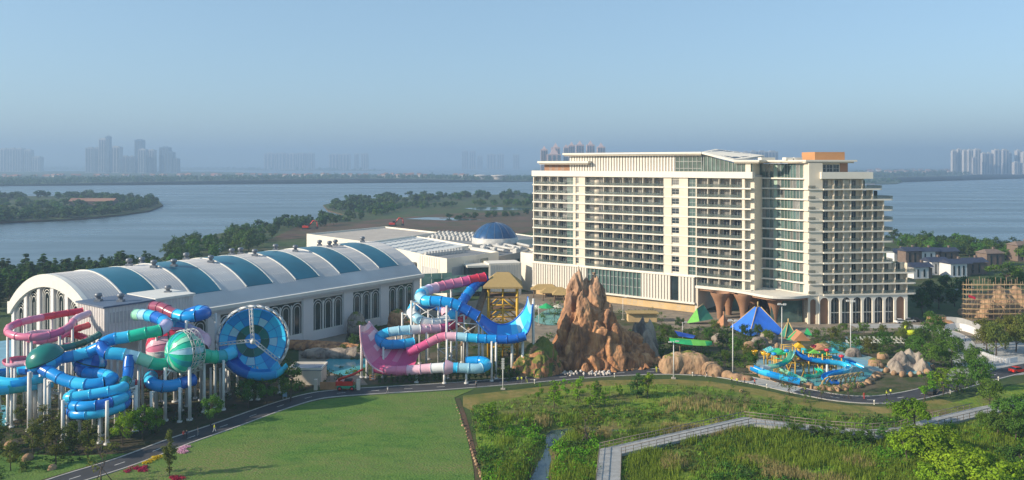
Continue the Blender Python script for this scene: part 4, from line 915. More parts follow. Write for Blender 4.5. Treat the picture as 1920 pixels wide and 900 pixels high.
def trough(mb, q, r, n_=10, lo=-1.9, hi=1.9):               # open half pipe
    rows = []; rows2 = []
    for i, p in enumerate(q):
        t = (q[min(i+1, len(q)-1)]-q[max(i-1, 0)]).normalized(); sd = t.cross(V(0, 0, 1)); sd.normalize(); up = sd.cross(t)
        rows.append([p+sd*math.sin(lo+(hi-lo)*j/n_)*r-up*math.cos(lo+(hi-lo)*j/n_)*r for j in range(n_+1)])
        rows2.append([p+sd*math.sin(lo+(hi-lo)*j/n_)*r*.93-up*math.cos(lo+(hi-lo)*j/n_)*r*.93 for j in range(n_+1)])
    mb.sheet(rows); mb.sheet([r_[::-1] for r_ in rows2])
    for j in (0, n_): mb.sheet([[rows[i][j], rows2[i][j]] for i in range(len(q))], False)
def bulb(root, c, axis, R_, Ln, cols, n_=16, open_r=1.4):
    """barrel-shaped chamber built of coloured gores"""
    ax = Vector(axis).normalized(); q = V(0, 0, 1).rotation_difference(ax)
    prof = [(.12, -Ln*.5-R_*.28), (R_*.35, -Ln*.5-R_*.24), (R_*.68, -Ln*.5-R_*.1), (R_*.9, -Ln*.5+R_*.12), (R_, -Ln*.18), (R_, Ln*.12), (R_*.9, Ln*.38), (R_*.66, Ln*.5+R_*.15), (open_r, Ln*.5+R_*.4)]
    for g in range(n_):
        a0, a1 = 2*math.pi*g/n_, 2*math.pi*(g+1)/n_; mb = MB(); rows = []
        for r, z in prof: rows.append([c+q @ V(r*math.cos(a0+(a1-a0)*j/3), r*math.sin(a0+(a1-a0)*j/3), z) for j in range(4)])
        mb.sheet(rows); 
        mb.tube([c+q @ V(r*1.012*math.cos(a0), r*1.012*math.sin(a0), z) for r, z in prof], .06, 4, smooth=False)
        mb.build('gore', M['g_'+cols[g % len(cols)]], root)
    mb = MB(); mb.lathe(c, [(R_*1.03, -.12), (R_*1.03, .12)], 24, axis=ax); mb.build('seam_ring', M['g_dgreen'], root)
def lattice(name, rings, root, r=.07):                      # rings of points joined by zigzag bars
    mb = MB(); k = len(rings[0])
    for a in rings:
        for j in range(k-1): mb.bar(a[j], a[j+1], r, 4)
    for a, b in zip(rings[:-1], rings[1:]):
        for j in range(k): mb.bar(a[j], b[j], r, 4); mb.bar(a[j], b[(j+1) % k] if j < k-1 else b[j-1], r*.8, 4)
    return mb.build(name, M['steel'], root)
def truss(a, b, w, root, n_=6, r=.09):
    a, b = Vector(a), Vector(b); t = (b-a).normalized(); s_ = t.cross(V(0, 0, 1)); s_ = s_.normalized() if s_.length > .1 else V(1, 0, 0); u = s_.cross(t)
    ch = [s_*w*.5, -s_*w*.5, u*w*.8]; mb = MB()
    for c in ch: mb.bar(a+c, b+c, r, 5)
    for i in range(n_):
        p, q = a.lerp(b, i/n_), a.lerp(b, (i+1)/n_)
        for j in range(3): mb.bar(p+ch[j], q+ch[(j+1) % 3], r*.6, 4)
    return mb.build('support_truss', M['steel'], root)
# --- raft slide with the green chamber and the great disc
root, ln = tube_slide('tube_slide', 'blue and green tube slide that feeds the striped green chamber and the great disc', [(256, 590, 187), (275, 591, 184), (298, 597, 181), (312, 608, 178), (300, 619, 175.5), (270, 625, 174), (238, 632, 173), (208, 637, 172), (192, 648, 170.5), (200, 661, 169.5), (228, 664, 170), (262, 672, 171), (290, 682, 172), (312, 683, 173.5)], 1.3, 'mint pale sky blue deep blue sky lav green green aqua sky blue blue deep sky pale pale mint green green', 3.0, ((.2, 0, 3), (.42, -1, 3.5), (.55, -3.2, 0), (.74, 0, 3.2), (.86, 0, 3.4)))
bc = PZ(344, 660, 174.5)
bulb(root, bc, (.62, .78, -.08), 4.35, 4.6, ['green', 'mint', 'green', 'pale', 'green', 'aqua'], 18, 1.7)
rg_ = []
for f in (-.4, 0.3, 1.2, 2.4): rg_.append([bc+Vector((.62, .78, 0)).normalized()*f+Vector((.78*math.cos(a), -.62*math.cos(a), math.sin(a)))*4.75 for a in [2*math.pi*j/18 for j in range(19)]])
lattice('cage_bar', rg_, root)
for dx, dy in ((-2.6, -3.2), (2.4, -2.6), (3.4, 2.8), (-2, 3.4)): column(Vector((bc.x+dx, bc.y+dy, bc.z-2.6)), root, .4, arm=bc+V(dx*.3, dy*.5, -4))
tube_slide('', '', [(374, 664, 176), (395, 669, 178.5), (418, 668, 181), (436, 660, 183.5)], 1.45, 'green aqua sky', 2.6, ((.4, 0, 2.4), (.8, .5, -2.6)), root=root)
# the disc
wc = PZ(474, 640, 188); wa = Vector((.30, -.93, .16)).normalized(); wx = wa.cross(V(0, 0, 1)).normalized()*-1; wy = wa.cross(wx)
if wy.z < 0: wy = -wy
disc = empty('slide_disc', (wc.x, wc.y, 0), 'great blue segmented dish with a dark green ring held in a white lattice', 'water slide')
def wp(r, a, d): return wc+wx*r*math.cos(a)+wy*r*math.sin(a)+wa*d
RW = 7.4
ringdef = [(0.05, 1.8, 1, ['blue']), (1.8, 3.8, 8, ['teal', 'dgreen']), (3.8, 5.6, 16, ['sky', 'sky', 'pale', 'sky', 'blue', 'sky', 'pale', 'blue', 'sky', 'deep', 'sky', 'pale', 'sky', 'blue', 'sky', 'pale']), (5.6, RW, 16, ['sky', 'sky', 'blue', 'sky', 'blue', 'blue', 'sky', 'sky', 'blue', 'deep', 'blue', 'sky', 'sky', 'blue', 'sky', 'sky'])]
dd = lambda r: -3.0+3.0*(r/RW)**2.2
for r0, r1, n_, cols in ringdef:
    for g in range(n_):
        a0, a1 = 2*math.pi*g/n_+.1, 2*math.pi*(g+1)/n_+.1; mb = MB(); k = 5 if n_ > 1 else 24
        rows = [[wp(r0+(r1-r0)*i/3, a0+(a1-a0)*j/k*.992, dd(r0+(r1-r0)*i/3)) for j in range(k+1)] for i in range(4)]
        mb.sheet(rows); mb.sheet([[p-wa*.15 for p in r_[::-1]] for r_ in rows]); mb.build('dish_panel', M['g_'+cols[g % len(cols)]], disc)
mb = MB()
for r in (1.8, 3.8, 5.6): mb.tube([wp(r, 2*math.pi*j/48, dd(r)+.03) for j in range(49)], .05, 4, caps=False)
for g in range(16): mb.tube([wp(r, 2*math.pi*g/16+.1, dd(r)+.03) for r in (3.8, 4.7, 5.6, 6.5, RW)], .05, 4)
mb.build('panel_seam', M['g_deep'], disc)
mb = MB(); rows = [[wp(RW*(1.0+.03*(i > 0)), 2*math.pi*j/48, dd(RW)+(.25, .1, -.3, -1.2, -3.0)[i]) for j in range(49)] for i in range(5)]; mb.sheet(rows); mb.build('disc_rim', M['g_blue'], disc)
lattice('cage_bar', [[wp(RW*f, 2*math.pi*j/26, d) for j in range(27)] for f, d in ((1.09, .2), (1.13, -1.8), (1.1, -4.2), (.9, -6.4), (.55, -7.8))], disc, .14)
hub = wp(0, 0, 1.6)
for a in (1.63, 3.2, 5.55): truss(hub, wp(RW*1.05, a, .9), .8, disc, 8, .07)
mb = MB(); mb.lathe(hub, [(.1, -.5), (.6, -.4), (.6, .4), (.1, .5)], 12, axis=wa); mb.build('hub', M['steel'], disc)
for dx, dy in ((-6.5, 2.5), (-5.2, 4.5), (-2, 5), (5, 4), (0, -1.5), (1.6, -1.2), (-7.8, 4.5)): column(Vector((wc.x+dx, wc.y+dy, wc.z-6.3)), disc, .32, arm=wc+V(dx*.6, dy*.7+1, -6))
tube_slide('', '', [(430, 655, 184), (434, 672, 182.5), (452, 690, 182), (480, 699, 182.5), (512, 697, 184), (530, 682, 186)], 1.7, 'deep deep blue blue sky', 3, (), closed=False, root=disc)
# --- maroon and blue loop with the pink chamber
root, ln = tube_slide('tube_slide', 'maroon and blue tube slide curling behind the green chamber into a pink chamber', [(287, 575, 190), (305, 578, 188), (325, 588, 186), (350, 594, 184), (376, 591, 184.5), (386, 585, 188), (370, 583, 191), (345, 592, 191), (328, 604, 189), (345, 615, 187), (368, 625, 185), (385, 638, 183), (380, 652, 181)], 1.3, 'maroon maroon sky blue deep deep blue deep blue sky blue lav lpink lpink', 3.0, ((.3, 0, -2.5), (.45, 2.5, 0), (.8, 2.8, 0)))
bc2 = PZ(318, 650, 182); bulb(root, bc2, (.9, .4, .1), 4.2, 7.5, ['red', 'lpink', 'pink', 'white', 'pink'], 16)
for dx, dy in ((-3, -1), (3.6, 1.5), (0, 3)): column(Vector((bc2.x+dx, bc2.y+dy, bc2.z-3)), root, .45)
tube_slide('', '', [(300, 690, 180), (290, 699, 176), (281, 711, 172.5), (292, 722, 170.5), (315, 724, 171), (340, 719, 172.5), (362, 712, 175)], 1.3, 'maroon maroon sky blue blue deep', 3.0, ((.35, -.5, 3), (.6, 0, -3), (.9, 0, -2.5)), root=root)
tube_slide('', '', [(275, 716, 176), (255, 722, 175.5), (232, 722, 175), (215, 716, 176)], 1.25, 'red pale sky', 3.0, ((.5, 0, 2.5),), root=root)
# --- left blue slides with two faceted chambers
root, ln = tube_slide('tube_slide', 'bright blue tube slide running through a chamber with a dark green crown', [(188, 650, 171), (165, 660, 171), (140, 667, 170), (112, 672, 169)], 1.2, 'blue sky blue', 3, ((.5, 0, 3),))
b3 = PZ(86, 674, 167.5); bulb(root, b3, (-.35, -.2, 1), 3.5, 3.2, ['blue', 'deep', 'sky', 'blue'], 12, 1.2)
mb = MB(); q_ = V(0, 0, 1).rotation_difference(Vector((-.35, -.2, 1)).normalized()); rows = [[b3+q_ @ V(r*math.cos(2*math.pi*j/24), r*math.sin(2*math.pi*j/24), z) for j in range(25)] for r, z in ((3.72, .2), (3.5, 1.2), (2.9, 2.1), (1.8, 2.9), (.05, 3.3))]; mb.sheet(rows); mb.build('chamber_crown', M['g_teal'], root)
for dx, dy in ((-2, -2.4), (2, -2.4), (-2.2, 2), (2, 2.5)): column(Vector((b3.x+dx, b3.y+dy, b3.z-2)), root, .45)
tube_slide('', '', [(78, 690, 165.5), (100, 702, 164), (128, 715, 163), (165, 721, 162.5), (198, 717, 163.5), (210, 709, 166), (192, 702, 168.5), (160, 700, 170), (150, 690, 172)], 1.2, 'deep blue blue sky blue blue sky blue blue deep', 3.0, ((.18, -2.6, 0), (.4, 0, -2.4), (.62, 2.6, 0)), root=root)
b4 = PZ(168, 680, 174); bulb(root, b4, (.3, .2, 1), 3.4, 3.0, ['deep', 'blue', 'deep', 'sky'], 12, 1.2)
for dx, dy in ((-2, 2), (2, 2)): column(Vector((b4.x+dx, b4.y+dy, b4.z-2)), root, .4)
# --- coiled slide in front
hx, hy = PZ(186, 750, 162).x, 162.0
coil = []
for j in range(35):
    a = -1.2-2*math.pi*j/15; z = 9.0-3.6*j/36; coil.append(V(hx+4.9*math.cos(a), hy+4.9*math.sin(a), z))
def world_line(pts): return [(960+FPX*p.x/p.y, HOR+(CAM_H-p.z)*FPX/p.y, p.y) for p in pts]
root, ln = tube_slide('tube_slide', 'blue corkscrew tube slide coiling down in front of the others', [(243, 668, 170), (241, 684, 169), (240, 702, 167.5), (234, 718, 165), (222, 730, 161.5)]+world_line(coil[3:]), 1.05, 'deep teal sky sky sky blue sky blue blue sky deep blue blue sky blue blue deep sky sky blue deep', 3.2, ((.1, 2, 1), (.28, -1.5, 0), (.75, 0, 0), (.9, 0, 0)))
for a in (.4, 2.2, 3.9, 5.4): column(V(hx+6.6*math.cos(a), hy+6.6*math.sin(a), 8.6), root, .38, arm=V(hx+4.5*math.cos(a), hy+4.5*math.sin(a), 6.2))
column(V(hx+.2, hy, 9.5), root, .5)
for a in (.4, 2.2, 3.9, 5.4): truss(V(hx, hy, 5), V(hx+5*math.cos(a), hy+5*math.sin(a), 5), .7, root, 5, .08)
# --- thin pink slides by the gable and blue open flumes at the left edge
def thin(label, pts, r, cols, sup, closed=True, name='body_slide'): return tube_slide(name, label, pts, r, cols, 3.4, sup, closed, group='narrow body slides')
thin('rose pink narrow slide sweeping a wide loop before the arched gable', [(155, 583, 193), (120, 588, 190), (80, 595, 185), (40, 604, 179), (18, 614, 175), (16, 624, 172), (35, 631, 170), (70, 632, 170), (105, 625, 173), (130, 612, 178), (142, 598, 183), (165, 588, 188)], .8, 'red red pink hot pink pink pink hot pink lpink lpink', (.15, .3, .45, .6, .72, .85))
thin('second pink narrow slide winding below the wide loop', [(165, 610, 190), (135, 620, 185), (105, 634, 180), (75, 640, 177), (52, 634, 178), (60, 626, 182), (100, 624, 185), (140, 628, 186), (162, 636, 185), (150, 645, 181), (120, 650, 178)], .75, 'red hot pink hot lpink pink red hot pink', (.2, .45, .7, .9))
thin('dark teal narrow slide dipping from the start house to the blue chamber', [(185, 628, 186), (172, 635, 183), (155, 643, 179), (130, 650, 175), (110, 655, 173)], .75, 'teal dgreen teal', (.3, .7))
thin('short salmon pink flume low at the picture edge', [(52, 670, 178), (30, 671, 176), (12, 676, 174), (20, 682, 172), (48, 679, 172)], .8, 'pink lpink', (.3, .8), False)
thin('blue open flume circling at the picture edge', [(80, 696, 176), (45, 692, 178), (10, 696, 178), (-20, 702, 175), (-15, 711, 171), (20, 715, 169), (60, 710, 169), (90, 705, 170)], 1.3, 'deep sky blue blue sky blue sky', (.1, .35, .55, .75, .95), False)
thin('blue open flume below the circling one', [(100, 716, 172), (60, 722, 170), (20, 728, 167), (-20, 732, 165)], 1.2, 'sky aqua sky', (.3, .7), False)
# loose columns and trusses of the left frame
frame = empty('slide_scaffold', G(150, 770), 'white steel frame of columns and trusses carrying the left slides', 'steel frame')
for px, py, ty in ((92, 772, 690), (134, 792, 706), (148, 790, 700), (260, 790, 670), (215, 772, 700), (290, 770, 700), (240, 760, 660), (168, 760, 640), (310, 765, 690), (395, 760, 690), (413, 752, 690), (366, 748, 690)):
    g = G(px, py); column(Vector((g.x, g.y, PZ(px, ty, g.y).z)), frame, .32)
for a, b in (((92, 735), (134, 742)), ((215, 728), (260, 735)), ((290, 735), (310, 733)), ((150, 745), (215, 740))): truss(PZ(*a, 172), PZ(*b, 171), .9, frame, 6)
# ------------------------------------------------------------------ middle complex: tower, tubes and two boomerang walls
def wing(root, far, near, Yf, Yn, cols, name='wall_panel', sag=0.0, n_=10):
    """curved open wall between a far and a near edge, made of panels"""
    A = spline([PZ(x, y, Yf+dy) for x, y, dy in far], .4); B = spline([PZ(x, y, Yn+dy) for x, y, dy in near], .4)
    K = len(cols)*4; res = lambda L: [L[int(i*(len(L)-1)/K)] for i in range(K+1)]
    A, B = res(A), res(B); rows = []
    for a, b in zip(A, B): rows.append([a.lerp(b, j/n_)-V(0, 0, 1)*sag*math.sin(math.pi*j/n_)+V(0, 1, 0)*sag*.6*math.sin(math.pi*j/n_) for j in range(n_+1)])
    for i, c in enumerate(cols):
        r_ = rows[i*4:i*4+5]; cs_ = c.split('/')
        for h, cc in enumerate(cs_):
            j0, j1 = n_*h//len(cs_), n_*(h+1)//len(cs_)
            mb = MB(); sub = [x[j0:j1+1] for x in r_]; mb.sheet(sub); mb.sheet([[p+V(0, .22, -.12) for p in x[::-1]] for x in sub]); mb.build(name, M['g_'+cc], root)
    for e, L in (('far', [r[0] for r in rows]), ('near', [r[-1] for r in rows])): MB().tube(L, .22, 6).build('wall_rim', M['g_'+(cols[0].split('/')[0])], root)
    return rows
root, ln = tube_slide('boomerang_slide', 'tube slide from red through pink to blue that opens into the tall blue wall', [(909, 520, 230), (880, 526, 228), (845, 533, 226), (815, 540, 223), (795, 547, 219), (787, 556, 214.5), (798, 564, 211.5), (825, 565, 210.5), (852, 570, 210), (876, 582, 210), (896, 593, 210)], 1.4, 'red red hot pink pink pink lpink lav pale sky pale sky blue blue blue deep deep deep', 2.6, ((.25, 0, 3), (.5, -1, 2.6), (.62, -2.4, -1), (.8, 0, -2.6)))
wing(root, [(903, 590, 4), (930, 607, 5), (955, 606, 5), (975, 590, 5), (987, 571, 5), (990, 556, 5)], [(893, 602, 0), (918, 627, 0), (948, 640, 0), (978, 636, 0), (994, 612, 0), (999, 570, 0)], 212, 208, ['deep', 'deep', 'deep/blue', 'blue', 'blue/sky', 'sky/blue', 'pale/sky', 'sky/blue', 'sky', 'pale'], sag=1.3)
for px, py, Y in ((905, 612, 211), (980, 640, 209), (1000, 565, 212), (960, 640, 209)): p = PZ(px, py, Y); column(p, root, .4)
root, ln = tube_slide('boomerang_slide', 'lower tube from the blue wall through white and pink into the tall pink wall', [(985, 630, 208), (960, 636, 207.5), (925, 636, 207.5), (890, 634, 207.5), (855, 631, 207.5), (828, 632, 207.5), (806, 642, 207), (784, 653, 206.5), (765, 660, 206.5)], 1.15, 'deep deep deep blue blue sky pale lpink pink pink hot hot', 2.6, ((.25, 0, -2.3), (.5, 0, 2.3), (.66, 0, -2.2)))
wing(root, [(692, 603, 3), (706, 620, 3), (724, 636, 3), (745, 648, 3), (768, 653, 3), (790, 650, 3)], [(675, 610, -1), (677, 640, -1), (685, 668, -1), (702, 690, -1), (735, 701, -1), (770, 697, -1)], 207, 203, ['lpink', 'pink', 'lpink/pink', 'pink', 'lpink/pink', 'pink', 'lpink/hot', 'hot', 'pink/hot', 'hot', 'hot', 'hot'], sag=.6)
for px, py, Y in ((678, 620, 206), (700, 680, 205), (688, 650, 206)): column(PZ(px, py, Y), root, .35)
root, ln = tube_slide('boomerang_slide', 'pink to sky blue tube running out low beside the hedge', [(705, 690, 204), (735, 695, 202.5), (770, 694, 201.5), (805, 691, 201), (838, 689, 200.5), (870, 690, 200.5), (898, 691, 201), (913, 684, 203), (903, 677, 205.5), (875, 678, 206.5)], 1.25, 'hot pink pink lpink lpink white sky pale pale sky blue blue', 3.0, ((.3, 0, 0), (.5, 0, 0), (.65, 0, 0)))
MB().lathe(PZ(841, 689, 200.4), [(1.25, -1.2), (1.8, .2), (1.9, .9)], 16, axis=(-1, 0, .05)).build('slide_segment', M['g_lpink'], root)
root, ln = tube_slide('tube_slide', 'deep blue tube slide dropping from the thatched tower into a white coil', [(912, 524, 231), (895, 531, 229), (881, 546, 226), (869, 563, 223), (858, 580, 220), (840, 597, 217), (812, 606, 214.5), (785, 599, 214), (772, 585, 217), (782, 573, 221), (808, 571, 223), (832, 580, 222), (838, 592, 220)], 1.35, 'deep deep blue deep blue sky white white pale white sky blue deep deep lpink', 2.6, ((.35, 2.4, 0), (.55, 0, -2.4), (.7, -2.6, 0), (.85, 0, 2.4)))
root, ln = tube_slide('tube_slide', 'crimson and blue tube slide crossing behind the white columns', [(868, 592, 222), (855, 606, 218), (835, 614, 215), (808, 617, 213), (780, 618, 211.5), (750, 620, 210.5), (722, 625, 210), (708, 636, 209), (722, 645, 208), (752, 645, 208.5), (775, 642, 210)], 1.25, 'red red hot lpink lpink white pale sky blue blue blue sky', 2.8, ((.3, 0, 2.3), (.6, 0, 2.3), (.8, 0, -2)))
mf = empty('slide_scaffold', G(830, 690), 'white steel frame of tall columns in the middle slide complex', 'steel frame')
for px, py, ty in ((777, 690, 566), (822, 690, 572), (856, 690, 582), (898, 700, 605), (846, 695, 640), (922, 715, 640), (866, 680, 640), (1000, 700, 560)):
    g = G(px, py); column(Vector((g.x, g.y, PZ(px, ty, g.y).z)), mf, .3)
for a, b in (((822, 600), (856, 600)), ((822, 655), (856, 650)), ((856, 605), (898, 608)), ((777, 568), (822, 574))):
    A_, B_ = PZ(*a, 215), PZ(*b, 214); mb = MB(); mb.bar(A_, B_, .16, 5); mb.bar(A_-V(0, 0, 4), B_, .12, 5); mb.bar(A_, B_-V(0, 0, 4), .12, 5); mb.build('cross_brace', M['steel'], mf)
# thatched tower
M['ochre'] = mat('ochre_steel', (.62, .37, .03), .6, .12, .8); M['thatch'] = mat('thatch', (.38, .27, .11), .95, .25, 2.5, .4, stretch=(3, 3, .6)); M['wood'] = mat('weathered_timber', (.2, .13, .08), .85, .25, 1.5)
tc_ = G(943, 664); tower = empty('slide_tower', tc_, 'ochre steel slide tower with a thatched hip roof', 'tower')
tw = 4.1
for sx in (-1, 1):
    for sy in (-1, 1): MB().bar(tc_+V(sx*tw, sy*tw, 0), tc_+V(sx*tw, sy*tw, 20.5), .4, 8).build('tower_post', M['ochre'], tower)
    MB().bar(tc_+V(0, sx*tw, 0), tc_+V(0, sx*tw, 20), .22, 8).build('tower_post', M['ochre'], tower)
for z in (3, 6.5, 10, 13.5, 17):
    mb = MB()
    for s0, s1 in (((-1, -1), (1, -1)), ((1, -1), (1, 1)), ((1, 1), (-1, 1)), ((-1, 1), (-1, -1))):
        a, b = tc_+V(s0[0]*tw, s0[1]*tw, z), tc_+V(s1[0]*tw, s1[1]*tw, z); mb.bar(a, b, .24, 5)
        if z < 16: mb.bar(a, (a+b)/2+V(0, 0, 3.3), .19, 5); mb.bar(b, (a+b)/2+V(0, 0, 3.3), .19, 5)
    mb.build('tower_brace', M['ochre'], tower)
MB().box(tc_.x-tw-.4, tc_.x+tw+.4, tc_.y-tw-.4, tc_.y+tw+.4, 17.1, 17.4).build('tower_deck', M['wood'], tower)
for z in (7, 13): MB().box(tc_.x-tw*.8, tc_.x+tw*.8, tc_.y-tw*.3, tc_.y+tw*.9, z, z+.15).build('stair_landing', M['wood'], tower)
mb = MB()
for z0 in (0, 3.5, 7, 10.5, 13.8):
    for i in range(8): s_ = 1 if int(z0/3.4) % 2 else -1; mb.box(tc_.x+s_*(-3+i*.75), tc_.x+s_*(-3+i*.75)+.7, tc_.y-1.2, tc_.y+.6, z0+i*.42, z0+i*.42+.12)
mb.build('stair_flight', M['ochre'], tower)['kind'] = 'stuff'
for sy in (-1, 1): MB().bar(tc_+V(-tw, sy*tw, 18.5), tc_+V(tw, sy*tw, 18.5), .1, 5).build('handrail', M['ochre'], tower)
e_ = 5.6; zb, zt = 20.3, 23.8
P = [tc_+V(-e_, -e_, zb), tc_+V(e_, -e_, zb), tc_+V(e_, e_, zb), tc_+V(-e_, e_, zb), tc_+V(-1.8, 0, zt), tc_+V(1.8, 0, zt)]
mb = MB(); mb.add(P, [(0, 1, 5, 4), (1, 2, 5), (2, 3, 4, 5), (3, 0, 4), (3, 2, 1, 0)]); P2 = [p+V(0, 0, -.5) for p in P[:4]]; mb.add(P[:4]+P2, [(0, 4, 5, 1), (1, 5, 6, 2), (2, 6, 7, 3), (3, 7, 4, 0)]); mb.build('thatched_roof', M['thatch'], tower)
MB().tube([PZ(914, 535, 231), PZ(905, 558, 228), PZ(896, 585, 224), PZ(882, 620, 222), PZ(868, 650, 221)], 1.0, 8).build('stair_chute', M['wood'], tower)
# ------------------------------------------------------------------ rockwork
def rock_mat(name, c1, c2, c3, scale=.35, tip=False):
    m, n, l, p = nt(name); tc = n.new('ShaderNodeTexCoord'); mp = n.new('ShaderNodeMapping'); mp.inputs['Scale'].default_value = (1, 1, .4); l.new(tc.outputs['Object'], mp.inputs[0])
    a = n.new('ShaderNodeTexNoise'); a.inputs['Scale'].default_value = scale; a.inputs['Detail'].default_value = 8; a.inputs['Roughness'].default_value = .65; l.new(mp.outputs[0], a.inputs['Vector'])
    rp = n.new('ShaderNodeValToRGB'); e = rp.color_ramp.elements; e[0].position = .36; e[0].color = (*c3, 1); e[1].position = .66; e[1].color = (*c2, 1); x = e.new(.5); x.color = (*c1, 1)
    l.new(a.outputs['Fac'], rp.inputs[0]); col = rp.outputs[0]
    if tip:                                                # weathered grey-tan paint towards the summit
        sx = n.new('ShaderNodeSeparateXYZ'); l.new(tc.outputs['Object'], sx.inputs[0]); mr = n.new('ShaderNodeMapRange'); mr.inputs[1].default_value = 10; mr.inputs[2].default_value = 26; l.new(sx.outputs[2], mr.inputs[0])
        ml = n.new('ShaderNodeMath'); ml.operation = 'MULTIPLY'; l.new(mr.outputs[0], ml.inputs[0]); l.new(a.outputs['Fac'], ml.inputs[1])
        mx = n.new('ShaderNodeMixRGB'); mx.inputs[2].default_value = (.42, .34, .27, 1); l.new(col, mx.inputs[1]); l.new(ml.outputs[0], mx.inputs[0]); col = mx.outputs[0]
        ms = n.new('ShaderNodeMapping'); ms.inputs['Scale'].default_value = (.9, .9, .07); l.new(tc.outputs['Object'], ms.inputs[0]); st = n.new('ShaderNodeTexNoise'); st.inputs['Scale'].default_value = 1; st.inputs['Detail'].default_value = 6; l.new(ms.outputs[0], st.inputs['Vector'])
        r2 = n.new('ShaderNodeMapRange'); r2.inputs[1].default_value = .5; r2.inputs[2].default_value = .68; r2.inputs[4].default_value = .75; l.new(st.outputs['Fac'], r2.inputs[0])
        m3 = n.new('ShaderNodeMixRGB'); m3.inputs[2].default_value = (.19, .11, .07, 1); l.new(col, m3.inputs[1]); l.new(r2.outputs[0], m3.inputs[0]); col = m3.outputs[0]
    l.new(col, p.inputs['Base Color']); p.inputs['Roughness'].default_value = .9; p.inputs['Specular IOR Level'].default_value = .2
    b = n.new('ShaderNodeTexNoise'); b.inputs['Scale'].default_value = scale*5; b.inputs['Detail'].default_value = 8; l.new(mp.outputs[0], b.inputs['Vector'])
    bp = n.new('ShaderNodeBump'); bp.inputs['Strength'].default_value = .8; bp.inputs['Distance'].default_value = .35; l.new(b.outputs['Fac'], bp.inputs['Height']); l.new(bp.outputs[0], p.inputs['Normal'])
    return m
M['rock'] = rock_mat('painted_brown_rock', (.44, .215, .1), (.6, .35, .18), (.18, .095, .06), tip=True)
M['rock_tan'] = rock_mat('tan_rock', (.36, .23, .135), (.45, .31, .19), (.2, .13, .085))
M['rock_grey'] = rock_mat('grey_rock', (.28, .24, .2), (.4, .34, .27), (.12, .1, .09))
M['moss'] = rock_mat('mossy_rock', (.13, .16, .03), (.22, .2, .06), (.09, .07, .045), .5)
def finger(mb, px, py_top, Y, rb, z0=-.5, rt=.8, lean=(0, 0), pw=.75):
    t = PZ(px, py_top, Y); h = t.z-z0; n_ = 10; prof = []
    for i in range(n_+1): f = i/n_; prof.append((max(.02, rb*(1-f)**pw+rt*math.sqrt(max(0, 1-f))*.6), z0+h*f))
    k = 12; vs_ = []
    for i, (r, z) in enumerate(prof):
        f = i/n_
        for j in range(k):
            a = 2*math.pi*j/k; rr = r*(1+.22*mnoise.noise((math.cos(a)*1.2+px*.3, math.sin(a)*1.2, z*.12)))
            vs_.append((t.x+lean[0]*(1-f)+rr*math.cos(a), Y+lean[1]*(1-f)+rr*math.sin(a), z))
    b = len(mb.v); mb.add(vs_, [(i*k+j, i*k+(j+1) % k, (i+1)*k+(j+1) % k, (i+1)*k+j) for i in range(n_) for j in range(k)])
    mb._cap(b, k, True); mb._cap(b+n_*k, k, False)
def lump(mb, px, py, Y, rx, ry=None, rz=None, z=None):
    ry = ry or rx; rz = rz or rx; c = PZ(px, py, Y); z = c.z if z is None else z; rows = []; n_, k = 8, 12; vs_ = []
    for i in range(n_+1):
        f = math.pi*i/n_
        for j in range(k): a = 2*math.pi*j/k; vs_.append((c.x+rx*max(.02, math.sin(f))*math.cos(a), Y+ry*max(.02, math.sin(f))*math.sin(a), z-rz*math.cos(f)))
    b = len(mb.v); mb.add(vs_, [(i*k+j, i*k+(j+1) % k, (i+1)*k+(j+1) % k, (i+1)*k+j) for i in range(n_) for j in range(k)]); mb._cap(b, k, True); mb._cap(b+n_*k, k, False)
def carve(name, mb, voxel, amp, mats, parent=None, fx=.35, fz=.09, ledge=.25, seed=0, moss=None):
    me = mb.mesh(name); tmp = bpy.data.objects.new('temporary', me); COL.objects.link(tmp)
    rm = tmp.modifiers.new('remesh', 'REMESH'); rm.mode = 'VOXEL'; rm.voxel_size = voxel
    dg = bpy.context.evaluated_depsgraph_get(); ev = tmp.evaluated_get(dg); m2 = bpy.data.meshes.new_from_object(ev); bpy.data.objects.remove(tmp); m2.name = name
    n_ = len(m2.vertices); co = np.empty(n_*3); m2.vertices.foreach_get('co', co); no = np.empty(n_*3); m2.vertices.foreach_get('normal', no); co = co.reshape(-1, 3); no = no.reshape(-1, 3)
    top = co[:, 2].max()+2
    for i in range(n_):
        x, y, z = co[i]; w = .6*mnoise.noise((x*.12, y*.12, z*.12+seed))
        dv = mnoise.voronoi(((x+w*2)*fx, (y+w*2)*fx, (z+w*3)*fz+seed))[0]; cr = dv[1]-dv[0]; a = min(1, cr*4.0)*1.5-.6; tp = 1 if z < top-9 else max(.25, (top-z)/9); b = mnoise.noise((x*.9, y*.9, z*.35+seed)); c = 1-abs(mnoise.noise((x*.3, y*.3, z*.5+seed+9)))*2
        d = tp*amp*(.75*a+.3*b+ledge*c+.12*mnoise.noise((x*2.1, y*2.1, z*1.3))); co[i] += no[i]*(d-amp*.55)
    m2.vertices.foreach_set('co', co.reshape(-1)); m2.materials.clear()
    for m in mats: m2.materials.append(m)
    m2.polygons.foreach_set('use_smooth', [True]*len(m2.polygons)); m2.update()
    if moss:
        for p in m2.polygons: p.material_index = 1 if p.normal.z > moss and mnoise.noise((p.center.x*.4, p.center.y*.4, 3)) > -.3 else 0
    o = bpy.data.objects.new(name, m2); COL.objects.link(o); o.parent = parent
    return o
mt = MB()
